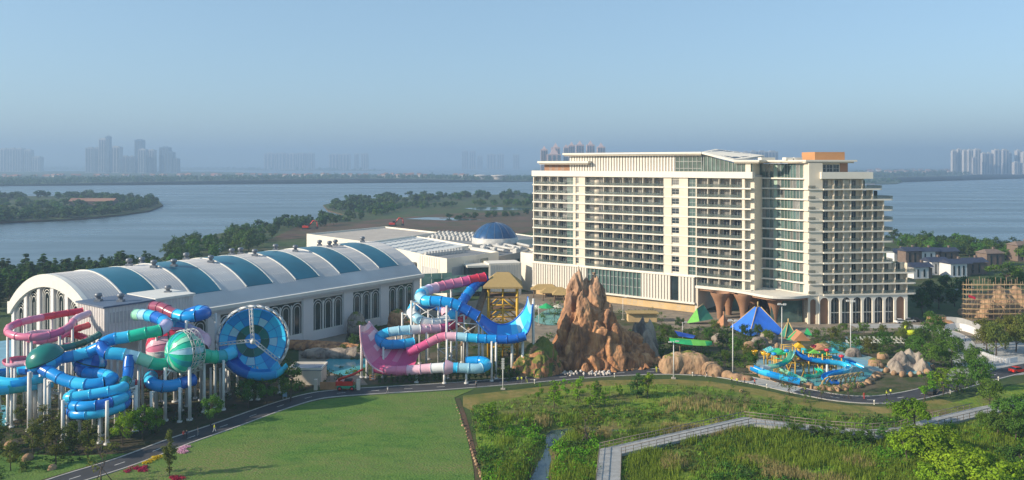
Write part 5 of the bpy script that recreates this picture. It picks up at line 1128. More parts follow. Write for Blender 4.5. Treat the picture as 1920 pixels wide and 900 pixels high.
for a in ((1085, 495, 224, 4.2, 1.5, .62, -2.5), (1077, 530, 223, 3.6, 1.3, .6, -2), (1066, 575, 222, 3.6, 1.2, .5, -1), (1055, 612, 220.5, 3.2, 1.2, .5, -.5), (1043, 652, 219.5, 2.8, 1.2, .5, 0), (1093, 540, 219, 3.4, 1.6, .42, -.5), (1086, 600, 217, 3.2, 1.3, .42, 0), (1074, 640, 216.3, 3, 1.2, .4, 0), (1113, 506, 226, 3.8, 1.5, .55, .5), (1119, 516, 224.5, 3.0, 1.2, .5, .5), (1107, 565, 221, 3.0, 1.3, .42, 0), (1112, 604, 218, 3.4, 1.4, .4, 0), (1126, 530, 225, 3.4, 1.2, .5, 1), (1133, 550, 224, 3.2, 1.2, .5, 1.2), (1141, 576, 220, 3.0, 1.2, .45, .6), (1131, 612, 216.5, 3.6, 1.5, .38, 0), (1150, 603, 219, 3.4, 1.3, .42, .5), (1163, 618, 221, 3.4, 1.3, .42, .8), (1155, 640, 216.3, 3.2, 1.4, .38, 0), (1176, 628, 223, 3.6, 1.2, .45, .8), (1187, 648, 219, 3.3, 1.3, .4, .4), (1201, 650, 222.5, 3.4, 1.2, .42, .5), (1213, 656, 221, 3, 1.2, .4, .3), (1227, 668, 220, 2.6, 1.2, .4, .2), (1172, 668, 215.6, 2.7, 1.2, .36, 0), (1115, 652, 215.2, 3, 1.3, .36, 0), (1095, 662, 214.6, 2.7, 1.2, .35, 0), (1140, 665, 214.6, 2.6, 1.2, .35, 0), (1064, 668, 216, 2.8, 1.2, .36, 0), (1200, 680, 216.5, 2.4, 1.2, .36, 0), (1050, 682, 217, 2.2, 1, .36, 0)):
    finger(mt, a[0], a[1], a[2], a[3], -.5, a[4], (a[6], 0), a[5])
finger(mt, 1098, 516, 225.5, 3.6, -.5, 1.5, (0, 0), .5); finger(mt, 1106, 526, 225, 6.5, -.5, 2.2, (0, 0), .55); finger(mt, 1110, 560, 224, 10.5, -.5, 2.4, (.5, 0), .55); finger(mt, 1085, 560, 223, 6.5, -.5, 1.8, (-1, 0), .55); finger(mt, 1155, 612, 224, 8.5, -.5, 2.0, (1, 0), .7); lump(mt, 1135, 660, 225, 14, 6, 7, 2)
peak = carve('rock_peak', mt, .25, 1.2, [M['rock']], fx=.27, fz=.06, ledge=.2); tag(peak, 'towering brown artificial rock peak with clustered spires', 'rock')
mt = MB()
for a in ((1205, 588, 228, 3.0), (1218, 592, 229, 2.6), (1192, 600, 228, 2.8), (1213, 610, 225, 3.2)): finger(mt, *a)
tag(carve('rock_crag', mt, .35, .7, [M['rock_grey']]), 'dark grey crag behind the right foot of the peak', 'rock')
mt = MB()
for a in ((985, 655, 210, 2.6, -.5, 2.2), (1000, 640, 211, 3.0, -.5, 2.6), (1018, 628, 213, 3.4, -.5, 2.8), (1030, 640, 212, 2.8, -.5, 2.2), (975, 668, 209, 2.0, -.5, 1.8), (1012, 650, 209.5, 2.6, -.5, 2.2)): finger(mt, a[0], a[1], a[2], *a[3:], pw=.45)
tag(carve('mossy_cliff', mt, .3, .55, [M['rock'], M['moss']], moss=.3, seed=4), 'grass-topped rock cliff at the left foot of the peak', 'rock')
for i, (L, label) in enumerate((([(1254, 670, 212, 3.0, 2.6, 3.9, 1.2), (1270, 668, 212.5, 4.2, 3, 4.3, 1.4), (1292, 668, 212.5, 4.4, 3, 4.5, 1.4), (1310, 668, 212, 3.4, 2.8, 4.3, 1.2)], 'long tan boulder with grass on top beside the road'), ([(1332, 680, 209.5, 3.0, 2.4, 3.2, .6), (1344, 684, 208.5, 2.6, 2.2, 2.4, .4)], 'smaller tan boulder right of the long one'), ([(1384, 694, 205, 2.4, 1.8, 1.5, .3), (1364, 690, 207, 2.2, 1.8, 1.6, .3), (1400, 697, 204, 2, 1.6, 1.3, .2)], 'low tan rocks at the tall lamp mast'))):
    mt = MB()
    for a in L: lump(mt, *a)
    tag(carve('boulder', mt, .25, .75, [M['rock_tan'], M['moss']], fx=.17, fz=.12, seed=20+i, moss=.8 if i == 0 else None), label, 'rock', 'boulders along the road')
for i, (L, label) in enumerate((([(610, 612, 262, 6, 4, 4.5, 3), (630, 608, 262, 4, 3, 4, 3)], 'brown rock bank under the second window group'), ([(668, 605, 258, 3.2, 3, 5, 3), (676, 612, 256, 3, 3, 3, 2)], 'mossy rock pillar between the window groups'), ([(560, 635, 240, 9, 3, 1.8, .8), (600, 640, 238, 9, 3, 2, .8), (640, 642, 236, 8, 3, 1.8, .8)], 'long low rock ledge behind the wading pool'), ([(600, 655, 228, 6, 3, 2, 1), (640, 656, 228, 7, 3, 2, 1), (670, 650, 228, 4, 3, 2.4, 1)], 'tan rock rim around the wading pool'), ([(745, 590, 268, 3.5, 3, 4.5, 2.5), (770, 600, 262, 4, 3, 3, 1.5)], 'rockwork beside the last window group'), ([(715, 615, 250, 7, 4, 2.2, 1), (750, 620, 246, 6, 4, 2, 1)], 'tumbled rocks below the hall wall'))):
    mt = MB()
    for a in L: lump(mt, *a)
    tag(carve('rockwork', mt, .4, .7, [M['rock_grey'] if i % 2 else M['rock'], M['moss']], fz=.3, seed=30+i, moss=.7 if i in (1, 4) else None), label, 'rock', 'rockwork before the hall')
mt = MB()
for a in ((1680, 672, 212, 2.2, -.3, 1.2), (1690, 655, 216, 2.8, -.3, 1.4), (1705, 650, 218, 2.6, -.3, 1.3), (1722, 656, 217, 2.4, -.3, 1.4), (1730, 668, 213, 2, -.3, 1.2)): finger(mt, *a)
tag(carve('splash_rock', mt, .28, .6, [M['rock_grey']], seed=44), 'pale grey rock crag over the shallow pool', 'rock')
# ------------------------------------------------------------------ play pools, tents and small attractions
M['pool'] = water_mat('pool_water', (.08, .36, .42), 1.2, .06, .15, .1); M['pool_floor'] = mat('blue_pool_deck', (.18, .36, .46), .6, .2, .3); M['deck_grey'] = mat('splash_deck', (.24, .36, .38), .7, .15, .4); M['teal_deck'] = mat('teal_rubber_deck', (.16, .36, .32), .8, .15, .3)
def pool(pts, label, m='pool', name='pool_water', z=.12):
    o = poly_sheet(name, spline_poly(pts), z, M[m]); return o
def spline_poly(pts):
    P = [G(*p) for p in pts]; n_ = len(P); out = []
    for i in range(n_):
        a, b, c, d = P[i-1], P[i], P[(i+1) % n_], P[(i+2) % n_]
        for j in range(5): t = j/5; out.append(.5*((2*b)+(c-a)*t+(2*a-5*b+4*c-d)*t*t+(3*b-a-3*c+d)*t**3))
    return out
pool([(1408, 688), (1440, 668), (1500, 660), (1580, 660), (1640, 672), (1655, 695), (1620, 716), (1560, 722), (1490, 712), (1440, 704)], 'splash deck', 'deck_grey', 'splash_deck_paving', .06)
pool([(1412, 690), (1430, 688), (1470, 700), (1500, 706), (1540, 710), (1560, 716), (1520, 716), (1470, 708), (1430, 700)], '', 'pool')
pool([(1585, 690), (1620, 690), (1645, 698), (1630, 710), (1600, 712), (1575, 706)], '', 'pool')
pool([(1430, 660), (1480, 656), (1520, 662), (1500, 672), (1440, 672)], '', 'teal_deck', 'teal_play_deck', .1)
pool([(1660, 690), (1680, 678), (1720, 676), (1750, 684), (1740, 698), (1690, 702)], '', 'pool')
pool([(605, 690), (620, 672), (660, 665), (690, 672), (680, 695), (645, 705)], '', 'pool')
pool([(592, 668), (630, 660), (650, 668), (620, 690), (600, 695)], '', 'paving', 'beige_path', .1)
pool([(-60, 660), (0, 640), (60, 640), (110, 655), (60, 690), (-60, 700)], '', 'pool_floor', 'blue_play_deck', .06)
pool([(-40, 770), (5, 760), (30, 775), (10, 800), (-40, 815)], '', 'pool')
pool([(1000, 600), (1030, 580), (1062, 585), (1040, 610)], '', 'teal_deck', 'teal_play_deck', .1)
pool([(1540, 640), (1600, 645), (1620, 655), (1560, 655)], '', 'pool'); pool([(1250, 612), (1300, 612), (1330, 622), (1280, 626)], '', 'paving', 'beige_path', .1)
# rim of stones round the play pool
rim = [(1408, 690), (1415, 698), (1425, 704), (1437, 709), (1450, 713), (1464, 717), (1478, 720), (1493, 723), (1508, 725), (1524, 728), (1540, 730), (1557, 731), (1574, 731), (1590, 729), (1606, 726), (1621, 721), (1634, 715), (1645, 708), (1653, 700)]
protos = []
for i in range(3):
    mb = MB(); lump(mb, 960, 308, 200, 1.25, 1.0, 1.15, 0); me = carve('stone', mb, .22, .25, [M['rock_tan']], fz=.4, seed=60+i)
    dd_ = me.data; bpy.data.objects.remove(me)
    co = np.empty(len(dd_.vertices)*3); dd_.vertices.foreach_get('co', co); co = co.reshape(-1, 3); co[:, 1] -= 200; dd_.vertices.foreach_set('co', co.reshape(-1)); dd_.update(); protos.append(dd_)
rimo = empty('boulder_ring', G(1530, 725), 'rim of tan boulders around the large play pool', 'pool rim')
rim = [r_ for a_, b_ in zip(rim[:-1], rim[1:]) for r_ in (a_, ((a_[0]+b_[0])/2, (a_[1]+b_[1])/2))]
for i, p in enumerate(rim): inst('stone', protos[i % 3], rimo, G(*p)+V(random.uniform(-.3, .3), random.uniform(-.5, .5), .25), random.uniform(0, 6), (random.uniform(.7, 1.7), random.uniform(.6, 1.1), random.uniform(.5, 1.1)))
rim2 = empty('boulder_ring', G(1700, 700), 'rim of brown boulders around the shallow pool below the grey crag', 'pool rim')
for i, p in enumerate([(1652, 690), (1662, 698), (1676, 703), (1692, 706), (1708, 706), (1724, 704), (1738, 700), (1750, 692)]): inst('stone', protos[i % 3], rim2, G(*p)+V(0, 0, .5), random.uniform(0, 6), random.uniform(.7, 1.1))
for i in range(26):
    a = i/25; p = G(855+a*50+random.uniform(-2, 2), 760+a*140); o = inst('edging_stone', protos[i % 3], None, p+V(0, 0, .1), random.uniform(0, 6), random.uniform(.15, .45)); tag(o, 'small tan stone in the row edging the lawn', 'stone', 'stones edging the lawn')
for px, py, s_, label in ((52, 862, .6, 'pale boulder beside the lower left thicket'), (22, 838, .8, 'flat pale boulder near the left thicket'), (98, 880, .45, 'small pale stone on the lower left grass'), (1390, 735, .35, 'small stone at the edge of the dry verge')): tag(inst('garden_boulder', protos[0], None, G(px, py)+V(0, 0, .2), 1.1, s_*1.6), label, 'rock')
# heap of white stones by the peak
heap = []
C = []
for i in range(60): p = G(random.uniform(1055, 1145), random.uniform(699, 705)); C.append((p.x, p.y, random.uniform(.1, .6)))
mbh = MB()
for c in C:
    r = random.uniform(.25, .55); d = [Vector(v)*r*random.uniform(.7, 1.2) for v in ((1, 0, 0), (0, 1, 0), (-1, 0, 0), (0, -1, 0), (0, 0, 1), (0, 0, -1))]
    mbh.add([Vector(c)+v for v in d], [(0, 1, 4), (1, 2, 4), (2, 3, 4), (3, 0, 4), (1, 0, 5), (2, 1, 5), (3, 2, 5), (0, 3, 5)])
tag(mbh.build('rubble', mat('pale_rubble', (.5, .46, .42), .9, .2)), 'heap of white rubble at the foot of the peak', 'rubble', kind='stuff')
# ---- tents
def pyramid(name, label, px, py, w, h, m, trim=None, cat='tent', rz=.3, d=None, group=None):
    c = G(px, py); d = d or w; e = empty(name, c, label, cat, group)
    q = [c+V(x*math.cos(rz)-y*math.sin(rz), x*math.sin(rz)+y*math.cos(rz), .35) for x, y in ((-w/2, -d/2), (w/2, -d/2), (w/2, d/2), (-w/2, d/2))]; t = c+V(0, 0, h)
    tt = [t+(p-t)*.1 for p in q]
    for i in range(4):
        a, b = q[i], q[(i+1) % 4]; u, v = tt[i], tt[(i+1) % 4]; rows = []
        for k in range(6):
            f = k/5; l_, r_ = a.lerp(u, f), b.lerp(v, f); sg = .5*math.sin(math.pi*f)
            rows.append([l_.lerp(r_, j/4)-V(0, 0, sg*math.sin(math.pi*j/4)) for j in range(5)])
        MB().sheet(rows).build('canvas_side', m, e)
    if trim:
        for i in range(4): MB().bar(q[i]-V(0, 0, .3), tt[i]+V(0, 0, .1), .16, 5).build('tent_pole', trim, e)
    MB().bar(t-V(0, 0, 1), t+V(0, 0, .9), .22, 6).build('finial', trim or m, e)
    return e
M['t_blue'] = mat('royal_blue_canvas', (.025, .16, .68), .7, .15, .35); M['t_green'] = mat('green_canvas', (.02, .36, .12), .7, .15, .5); M['t_lime'] = mat('lime_canvas', (.16, .52, .08), .7, .12); M['t_dkgreen'] = mat('deep_green_canvas', (.04, .22, .14), .7, .15); M['t_orange'] = mat('terracotta_tile', (.42, .2, .1), .8, .15); M['rope'] = mat('straw_rope', (.5, .36, .16), .9, .15); M['yellow'] = gloss('yellow_gelcoat', (.7, .42, .01)); M['y_steel'] = mat('yellow_steel', (.62, .38, .05), .6, .1)
pyramid('pyramid_tent', 'large royal blue pyramid tent with straw-coloured ridges', 1421, 622, 13.5, 9.0, M['t_blue'], M['rope'], rz=.2)
pyramid('pyramid_tent', 'small terracotta peaked kiosk roof left of the blue pyramid', 1357, 612, 4.2, 4.2, M['t_orange'], rz=.5)
pyramid('pyramid_tent', 'dark green A-frame hut right of the blue pyramid', 1478, 632, 4.0, 5.0, M['t_dkgreen'], M['rope'], rz=.1)
gt = empty('ridge_tent', G(1312, 606), 'two-tone green ridge tent in front of the porch', 'tent'); c = G(1312, 606)
A_, B_, C_, D_, E_, F_ = c+V(-4.5, -1.5, .3), c+V(-.8, -3, 1.2), c+V(-1.2, -1, 5.3), c+V(3.5, 1.5, 2.0), c+V(1.8, 2, 6.0), c+V(4.6, -.5, 1.6)
MB().add([A_, B_, C_, A_+V(.2, 1.5, 0)], [(0, 1, 2), (0, 2, 3)]).build('canvas_side', M['t_lime'], gt); MB().add([B_, F_, E_, C_], [(0, 1, 2, 3)]).build('canvas_side', M['t_dkgreen'], gt); MB().add([F_, D_, E_], [(0, 1, 2)]).build('canvas_side', M['t_green'], gt); MB().add([C_, E_, D_, A_+V(.2, 1.5, 0)], [(0, 1, 2, 3)]).build('canvas_side', M['t_green'], gt)
MB().bar(C_, E_+V(.2, .1, .6), .15, 5).build('tent_pole', M['rope'], gt)
lf = empty('leaf_canopy', G(1297, 648), 'long bright green leaf-shaped canopy over the boulder', 'canopy'); rows = []
for i in range(13):
    f = i/12; p = PZ(1255+f*80, 640+3*f, 222); hw = 2.6*math.sin(math.pi*min(1, max(.03, f)))**.6+.1; rows.append([p+V(0, hw*(j/3-1), .9*(1-abs(j/3-1)**1.5)-.5*f) for j in range(7)])
for i, k_ in enumerate(('t_green', 't_green', 't_green', 't_lime', 't_lime', 't_green')): MB().sheet(rows[i*2:i*2+3]).build('leaf_panel', M[k_], lf)
MB().tube([r[3]+V(0, 0, .05) for r in rows], .1, 5).build('leaf_rib', M['t_lime'], lf)
for f in (3, 9): MB().bar(rows[f][3], V(rows[f][3].x, rows[f][3].y, 0), .15, 6).build('canopy_post', M['wood'], lf)
bl = empty('shade_sail', G(1285, 640), 'low blue shade sail behind the leaf canopy', 'canopy'); P = [PZ(1265, 620, 236), PZ(1304, 629, 234), PZ(1300, 634, 230), PZ(1272, 630, 231)]; MB().add(P+[p-V(0, 0, .1) for p in P], [(0, 1, 2, 3), (7, 6, 5, 4)]).build('sail', M['t_blue'], bl)
for p in P: MB().bar(p, V(p.x, p.y, 0), .1, 5).build('sail_post', M['wood'], bl)
def parasol(px, py, m, label, s_=1.0):
    c = G(px, py); e = empty('parasol', c, label, 'parasol', 'parasols'); MB().bar(c, c+V(0, 0, 2.8*s_), .07, 5).build('pole', M['wood'], e)
    MB().lathe(c, [(2.2*s_, 2.2*s_), (1.2*s_, 2.7*s_), (.03, 3.3*s_)], 8, smooth=False).build('canopy', m, e)
M['t_white'] = mat('cream_canvas', (.6, .58, .5), .8, .1)
parasol(1024, 592, M['t_green'], 'bright green parasol between the tower and the peak', 1.4); parasol(1006, 590, M['t_white'], 'pale parasol beside the green one', 1.1); parasol(1046, 588, M['t_white'], 'pale parasol against the rock peak', 1.1)
for i, (px, py, w) in enumerate(((1022, 556, 12), (1040, 562, 12), (1056, 566, 9))):
    c = G(px, py); e = empty('thatched_pavilion', c, ('thatched pavilion nearest the hotel corner', 'thatched pavilion in the middle of the terrace row', 'thatched pavilion against the rock peak')[i], 'pavilion', 'thatched pavilions')
    P = [c+V(-w/2, -3, 3.2), c+V(w/2, -4, 3.2), c+V(w/2, 3, 3.2), c+V(-w/2, 3, 3.2), c+V(-w/4, 0, 5.2), c+V(w/4, 0, 5.2)]
    MB().add(P, [(0, 1, 5, 4), (1, 2, 5), (2, 3, 4, 5), (3, 0, 4), (3, 2, 1, 0)]).build('thatched_roof', M['thatch'], e)
    for sx in (-1, 0, 1): MB().bar(c+V(sx*w*.4, -2.5, 0), c+V(sx*w*.4, -2.5, 3.3), .2, 6).build('post', M['wood'], e)
# ---- play structure
ps = empty('play_structure', G(1505, 708), 'yellow climbing play structure with a hut roof and short slides', 'play structure'); pc = G(1510, 704)
posts = [(dx, dy) for dx in (-7, -3.5, 0, 3.5, 7) for dy in (-2.5, 1.5)]
for dx, dy in posts: MB().bar(pc+V(dx, dy, 0), pc+V(dx, dy, 6.2 if abs(dx) < 4 else 4.6), .2, 6).build('post', M['y_steel'], ps)
for x0, x1, z in ((-7, -3.5, 2.6), (-3.5, 0, 4.2), (0, 3.5, 3.4), (3.5, 7, 2.4)): MB().box(pc.x+x0, pc.x+x1, pc.y-2.5, pc.y+1.5, z, z+.2).build('platform', M['wood'], ps); MB().bar(pc+V(x0, -2.5, z+1.1), pc+V(x1, -2.5, z+1.1), .1, 5).build('handrail', M['y_steel'], ps)
for x0, z in ((-6, 0), (-2, 0), (2, 0), (5, 0)): mb = MB(); mb.bar(pc+V(x0, -2.5, 0), pc+V(x0+1.6, -2.5, 4), .1, 5); mb.bar(pc+V(x0+1.6, -2.5, 0), pc+V(x0, -2.5, 4), .1, 5); mb.build('cross_brace', M['y_steel'], ps)
def hut(c, w, h, m, par, name='hut_roof'):
    P = [c+V(-w, -w, 0), c+V(w, -w, 0), c+V(w, w, 0), c+V(-w, w, 0), c+V(0, -w*.9, h), c+V(0, w*.9, h)]; MB().add(P, [(0, 1, 4), (1, 2, 5, 4), (2, 3, 5), (3, 0, 4, 5), (3, 2, 1, 0)]).build(name, m, par)
hut(pc+V(-1.8, -.5, 9.6), 2.2, 2.2, M['t_orange'], ps); MB().bar(pc+V(-1.8, -.5, 4.2), pc+V(-1.8, -.5, 9.6), .5, 8).build('hut_shaft', M['y_steel'], ps); hut(pc+V(-1.8, -.5, 7.6), 1.2, 1.2, M['yellow'], ps)
MB().add([pc+V(-5, 0, 9.3), pc+V(-2.6, -1, 9.3), pc+V(-2.2, .6, 11.6)], [(0, 1, 2)]).build('leaf_sail', M['t_green'], ps); MB().add([pc+V(-.6, 0, 10.4), pc+V(1.6, -.5, 10.6), pc+V(.6, .4, 12.4)], [(0, 1, 2)]).build('leaf_sail', M['t_green'], ps)
hut(pc+V(7.2, 0, 6.2), 1.4, 1.0, M['g_aqua'], ps); hut(pc+V(1.8, -.5, 6.2), 1.5, .9, M['t_lime'], ps); hut(pc+V(5.2, .5, 5.2), 1.2, .9, M['t_green'], ps)
tube_slide('', '', [(1487, 655, 207), (1484, 665, 205.5), (1476, 676, 203.5), (1458, 684, 202), (1438, 687, 201.5), (1428, 687, 201)], .75, 'mint green aqua mint white', 2.2, ((.5, 0, 0),), False, root=ps)
tube_slide('', '', [(1462, 690, 202), (1475, 697, 201), (1492, 705, 200), (1512, 714, 199)], .7, 'mint aqua mint', 2.2, (), False, root=ps)
tube_slide('', '', [(1490, 658, 207), (1508, 668, 206), (1530, 674, 205.5), (1555, 677, 205), (1580, 681, 204.5), (1592, 688, 203), (1582, 695, 201), (1560, 699, 200), (1546, 706, 199), (1552, 714, 197.5), (1572, 716, 197)], .85, 'deep blue blue sky pale sky blue blue deep', 2.4, ((.3, 0, 0), (.6, 0, 0)), False, root=ps)
for px, py in ((1415, 672), (1432, 674), (1440, 676), (1460, 674)): g = G(px, py+8); mb = MB(); mb.lathe(g, [(.05, 2.2), (.5, 2.3), (.9, 3.4), (.85, 3.4)], 10); mb.bar(g, g+V(0, 0, 2.3), .1, 5); tag(mb.build('tipping_bucket', M['yellow'], None, org=g), 'yellow tipping bucket at the edge of the splash deck', 'bucket', 'yellow tipping buckets')
tk = empty('totem', G(1457, 685), 'brown totem post with a teal hat on the splash deck', 'totem'); g = G(1457, 685); MB().lathe(g, [(.7, 0), (.6, 1), (.75, 2), (.55, 3), (.6, 3.8)], 10).build('totem_post', M['t_orange'], tk); MB().lathe(g, [(1.7, 3.7), (.6, 4.7), (.1, 5)], 10).build('totem_hat', M['g_aqua'], tk); MB().lathe(g, [(.5, 4.8), (.7, 5.6), (.05, 6.2)], 10).build('totem_head', M['rock_tan'], tk)
# skeleton ribs over the lazy flume
sk = empty('rib_arch', G(1560, 722), 'row of curved cream ribs arching over the flume', 'rib arch')
for i in range(8):
    f = i/7; g = G(1548+f*62, 728-f*10); mb = MB(); mb.tube([g+V(-1.4, -.6, 0), g+V(-.9, -.3, 1.6), g+V(0, 0, 2.4), g+V(1.0, .6, 2.6), g+V(1.9, 1.6, 2.1), g+V(2.2, 2.4, 1.0)], [.2, .22, .2, .18, .15, .08], 6); mb.build('rib', M['rope'], sk)
MB().tube([G(1548+f*62, 728-f*10)+V(1.0, .6, 2.6) for f in (0, .25, .5, .75, 1)], .15, 5).build('spine', M['rope'], sk)
tube_slide('open_flume', 'blue open flume along the rim of the play pool', [(1410, 688, 202), (1430, 696, 200), (1455, 703, 198), (1480, 709, 197), (1500, 714, 196)], 1.0, 'blue sky blue sky blue', 2.6, (), False, 'flume', None)
# entrance mural fence, small gate, kiosk
M['mural'] = mat('mural_green', (.22, .38, .3), .8, .2, .25, col2=(.34, .5, .36)); M['mural_l'] = mat('mural_pale', (.45, .58, .45), .8, .1); M['mural_d'] = mat('mural_dark', (.1, .24, .14), .8, .1)
Fm = Frame(PZ(790, 308, 314), PZ(903, 308, 321)-PZ(790, 308, 314)); mu = empty('mural_fence', Fm.p(10, 0, 0), 'pale green painted fence with leaf shapes behind the slides', 'fence')
for i in range(6): MB().fbox(Fm, i*4.1, i*4.1+4.0, -.15, 0, 4, 12.0 if i < 3 else 10.8).build('fence_panel', M['mural'], mu)
for i, (a, z, w, h, m) in enumerate(((1, 2.5, 3.5, 1.2, 'mural_l'), (5, 5.5, 4, 1, 'mural_d'), (6, 3.4, 3.2, .9, 'mural_d'), (9.5, 5, 3, 2, 'mural_l'), (12, 2, 4, 1.2, 'mural_d'), (14, 5.2, 2, 1.8, 'mural_d'), (18, 4.5, 2.4, 2, 'mural_d'), (2, 6.5, 2.5, 1, 'mural_l'), (20.5, 2.6, 3, 1.3, 'mural_l'))):
    pts = [Fm.p(a+w/2+w/2*math.cos(t_)*(1+.2*math.sin(3*t_)), .02, z+3.2+h/2+h/2*math.sin(t_)*1.2) for t_ in [2*math.pi*j/18 for j in range(18)]]; MB().add(pts, [tuple(range(18))]).build('painted_leaf', M[m], mu)
gate = empty('timber_gate', G(618, 730), 'low orange timber gate between two pillars at the road', 'gate')
for i in range(5): a, b = G(600+i*13.4, 731), G(613+i*13.4, 731); MB().box(a.x, b.x, a.y-.08, a.y+.08, .1, 1.9).build('gate_board', mat('orange_timber', (.4, .2, .09), .7, .2) if i == 0 else bpy.data.materials['orange_timber'], gate)
for px in (592, 672): c = G(px, 731); MB().box(c.x-.4, c.x+.4, c.y-.4, c.y+.4, 0, 2.6).build('gate_pillar', M['cornice'], gate)
ks = empty('pool_kiosk', G(575, 722), 'sand-coloured flat-roofed kiosk beside the wading pool', 'building'); c = G(572, 722); MB().box(c.x-4, c.x+4, c.y, c.y+6, 0, 3.6).build('kiosk_wall', M['cornice'], ks); MB().box(c.x-4.2, c.x+4.2, c.y-.2, c.y+6.2, 3.6, 3.75).build('kiosk_roof', M['house_roof'], ks)
for x0, x1, y0, y1 in ((-4.2, 4.2, -.2, .1), (-4.2, 4.2, 5.9, 6.2), (-4.2, -3.9, .1, 5.9), (3.9, 4.2, .1, 5.9)): MB().box(c.x+x0, c.x+x1, c.y+y0, c.y+y1, 3.75, 4.3).build('parapet', M['white'], ks)
sg = empty('notice_board', G(534, 748), 'small blue notice board on the grass by the road', 'sign'); c = G(534, 748); MB().box(c.x-.5, c.x+.5, c.y-.05, c.y+.05, .5, 2.0).build('board', mat('blue_notice', (.25, .42, .6), .5, .15), sg)
for s_ in (-.45, .45): MB().bar(c+V(s_, .1, 0), c+V(s_, .1, 2.0), .05, 5).build('post', M['steel'], sg)
# more of the splash park: water on the deck, rocks, nets, sprays, loungers
pool([(1425, 676), (1460, 668), (1530, 664), (1590, 668), (1630, 680), (1610, 690), (1560, 690), (1500, 700), (1450, 696)], '', 'pool_floor', 'blue_play_deck', .09)
pool([(1500, 718), (1540, 716), (1580, 718), (1600, 714), (1570, 724), (1520, 724)], '', 'pool', z=.14)
for i, (px, py, s_, rr) in enumerate(((1424, 648, 3, 1), (1440, 640, 3.4, 1), (1405, 655, 2.6, 0), (1545, 655, 2.4, 0), (1600, 668, 2.6, 1), (1640, 685, 2.2, 0), (1350, 642, 3, 1), (1655, 672, 2, 0))):
    mt = MB(); lump(mt, px, py, G(px, py).y, s_, s_*.8, s_*.8, s_*.25); tag(carve('garden_rock', mt, .3, .6, [M['rock_grey'] if rr else M['rock_tan'], M['moss']], fz=.3, seed=90+i, moss=.75 if i % 2 else None), ('grey rock mound left of the splash deck', 'larger grey rock mound behind the splash deck', 'tan rock below the blue pyramid', 'tan rock behind the play structure', 'grey rock beside the tallest lamp mast', 'tan rock at the pool end', 'grey rock behind the leaf canopy', 'tan rock next to the grey crag')[i], 'rock', 'garden rocks')
net = MB()
for i in range(9): net.bar(pc+V(-10.5+i*.45, -2.5, 0), pc+V(-7+i*.0, -2.5+i*.1, 4.4), .05, 4)
for k in range(5): net.bar(pc+V(-10.5+k*.65, -2.5, k*.85), pc+V(-6.9, -2.5, k*.85), .05, 4)
net.build('climbing_net', M['rope'], ps)
for dx, z in ((-8.5, 5.6), (-5.2, 6.4), (1.8, 7.6), (5.2, 6.6), (9, 5.0)): mb = MB(); mb.bar(pc+V(dx, -1, 0), pc+V(dx, -1, z), .14, 6); mb.build('post', M['y_steel'], ps); MB().lathe(pc+V(dx, -1, z), [(.05, -.1), (.6, 0), (.75, .5), (.1, .7)], 8).build('spray_head', M['g_red' if dx > 1 else 'g_blue'], ps)
for x0, y0, x1, y1, z in ((-8.5, -1, -5.2, -1, 4.8), (5.2, -1, 9, -1, 4.2), (-5.2, 1.5, 1.8, 1.5, 5.6)): MB().bar(pc+V(x0, y0, z), pc+V(x1, y1, z-.4), .12, 5).build('water_pipe', M['g_green'], ps)
lo = MB(); lo.box(-.35, .35, -1, .5, .3, .42); lo.add([(-.35, .5, .42), (.35, .5, .42), (.35, .95, .95), (-.35, .95, .95)], [(0, 1, 2, 3)])
for x in (-.3, .3):
    for y in (-.9, .4): lo.bar((x, y, 0), (x, y, .3), .04, 4)
lo = lo.mesh('sun_lounger', mats=[M['t_white']])
for i in range(26):
    px, py = (1590+(i % 13)*8.5, 638+(i//13)*6.5) if i < 26 else (0, 0); tag(inst('sun_lounger', lo, None, G(px, py)+V(0, 0, .05), .2), 'pale sun lounger in the rows before the arcade', 'lounger', 'sun loungers before the arcade')

rr_ = random.Random(5)
for i in range(9):                                         # more climbing frames of the play structure
    g = G(1448+i*15, 676+rr_.uniform(0, 18)); w, h = rr_.uniform(1.2, 2.0), rr_.uniform(2.6, 4.6); mb = MB()
    for sx in (-1, 1):
        for sy in (-1, 1): mb.bar(g+V(sx*w, sy*w*.7, 0), g+V(sx*w, sy*w*.7, h), .13, 5)
    for z in (h*.5, h*.95):
        for sy in (-1, 1): mb.bar(g+V(-w, sy*w*.7, z), g+V(w, sy*w*.7, z), .1, 5)
    mb.bar(g+V(-w, -w*.7, 0), g+V(w, -w*.7, h*.5), .08, 5); mb.build('climbing_frame', M['y_steel'], ps)
    MB().box(g.x-w, g.x+w, g.y-w*.7, g.y+w*.7, h*.5, h*.5+.15).build('platform', M['rope'] if i % 2 else M['wood'], ps)
    if i % 3 != 2: hut(g+V(0, 0, h), w*1.1, 1.0, M[('g_aqua', 't_green', 't_orange', 't_lime')[i % 4]], ps)
tube_slide('', '', [(1530, 690, 206), (1540, 697, 204), (1528, 704, 202), (1510, 703, 201)], .55, 'green mint green', 2.2, (), False, root=ps)
tube_slide('', '', [(1560, 668, 211), (1578, 672, 210), (1600, 680, 208), (1618, 688, 206)], .6, 'sky blue sky', 2.2, (), False, root=ps)
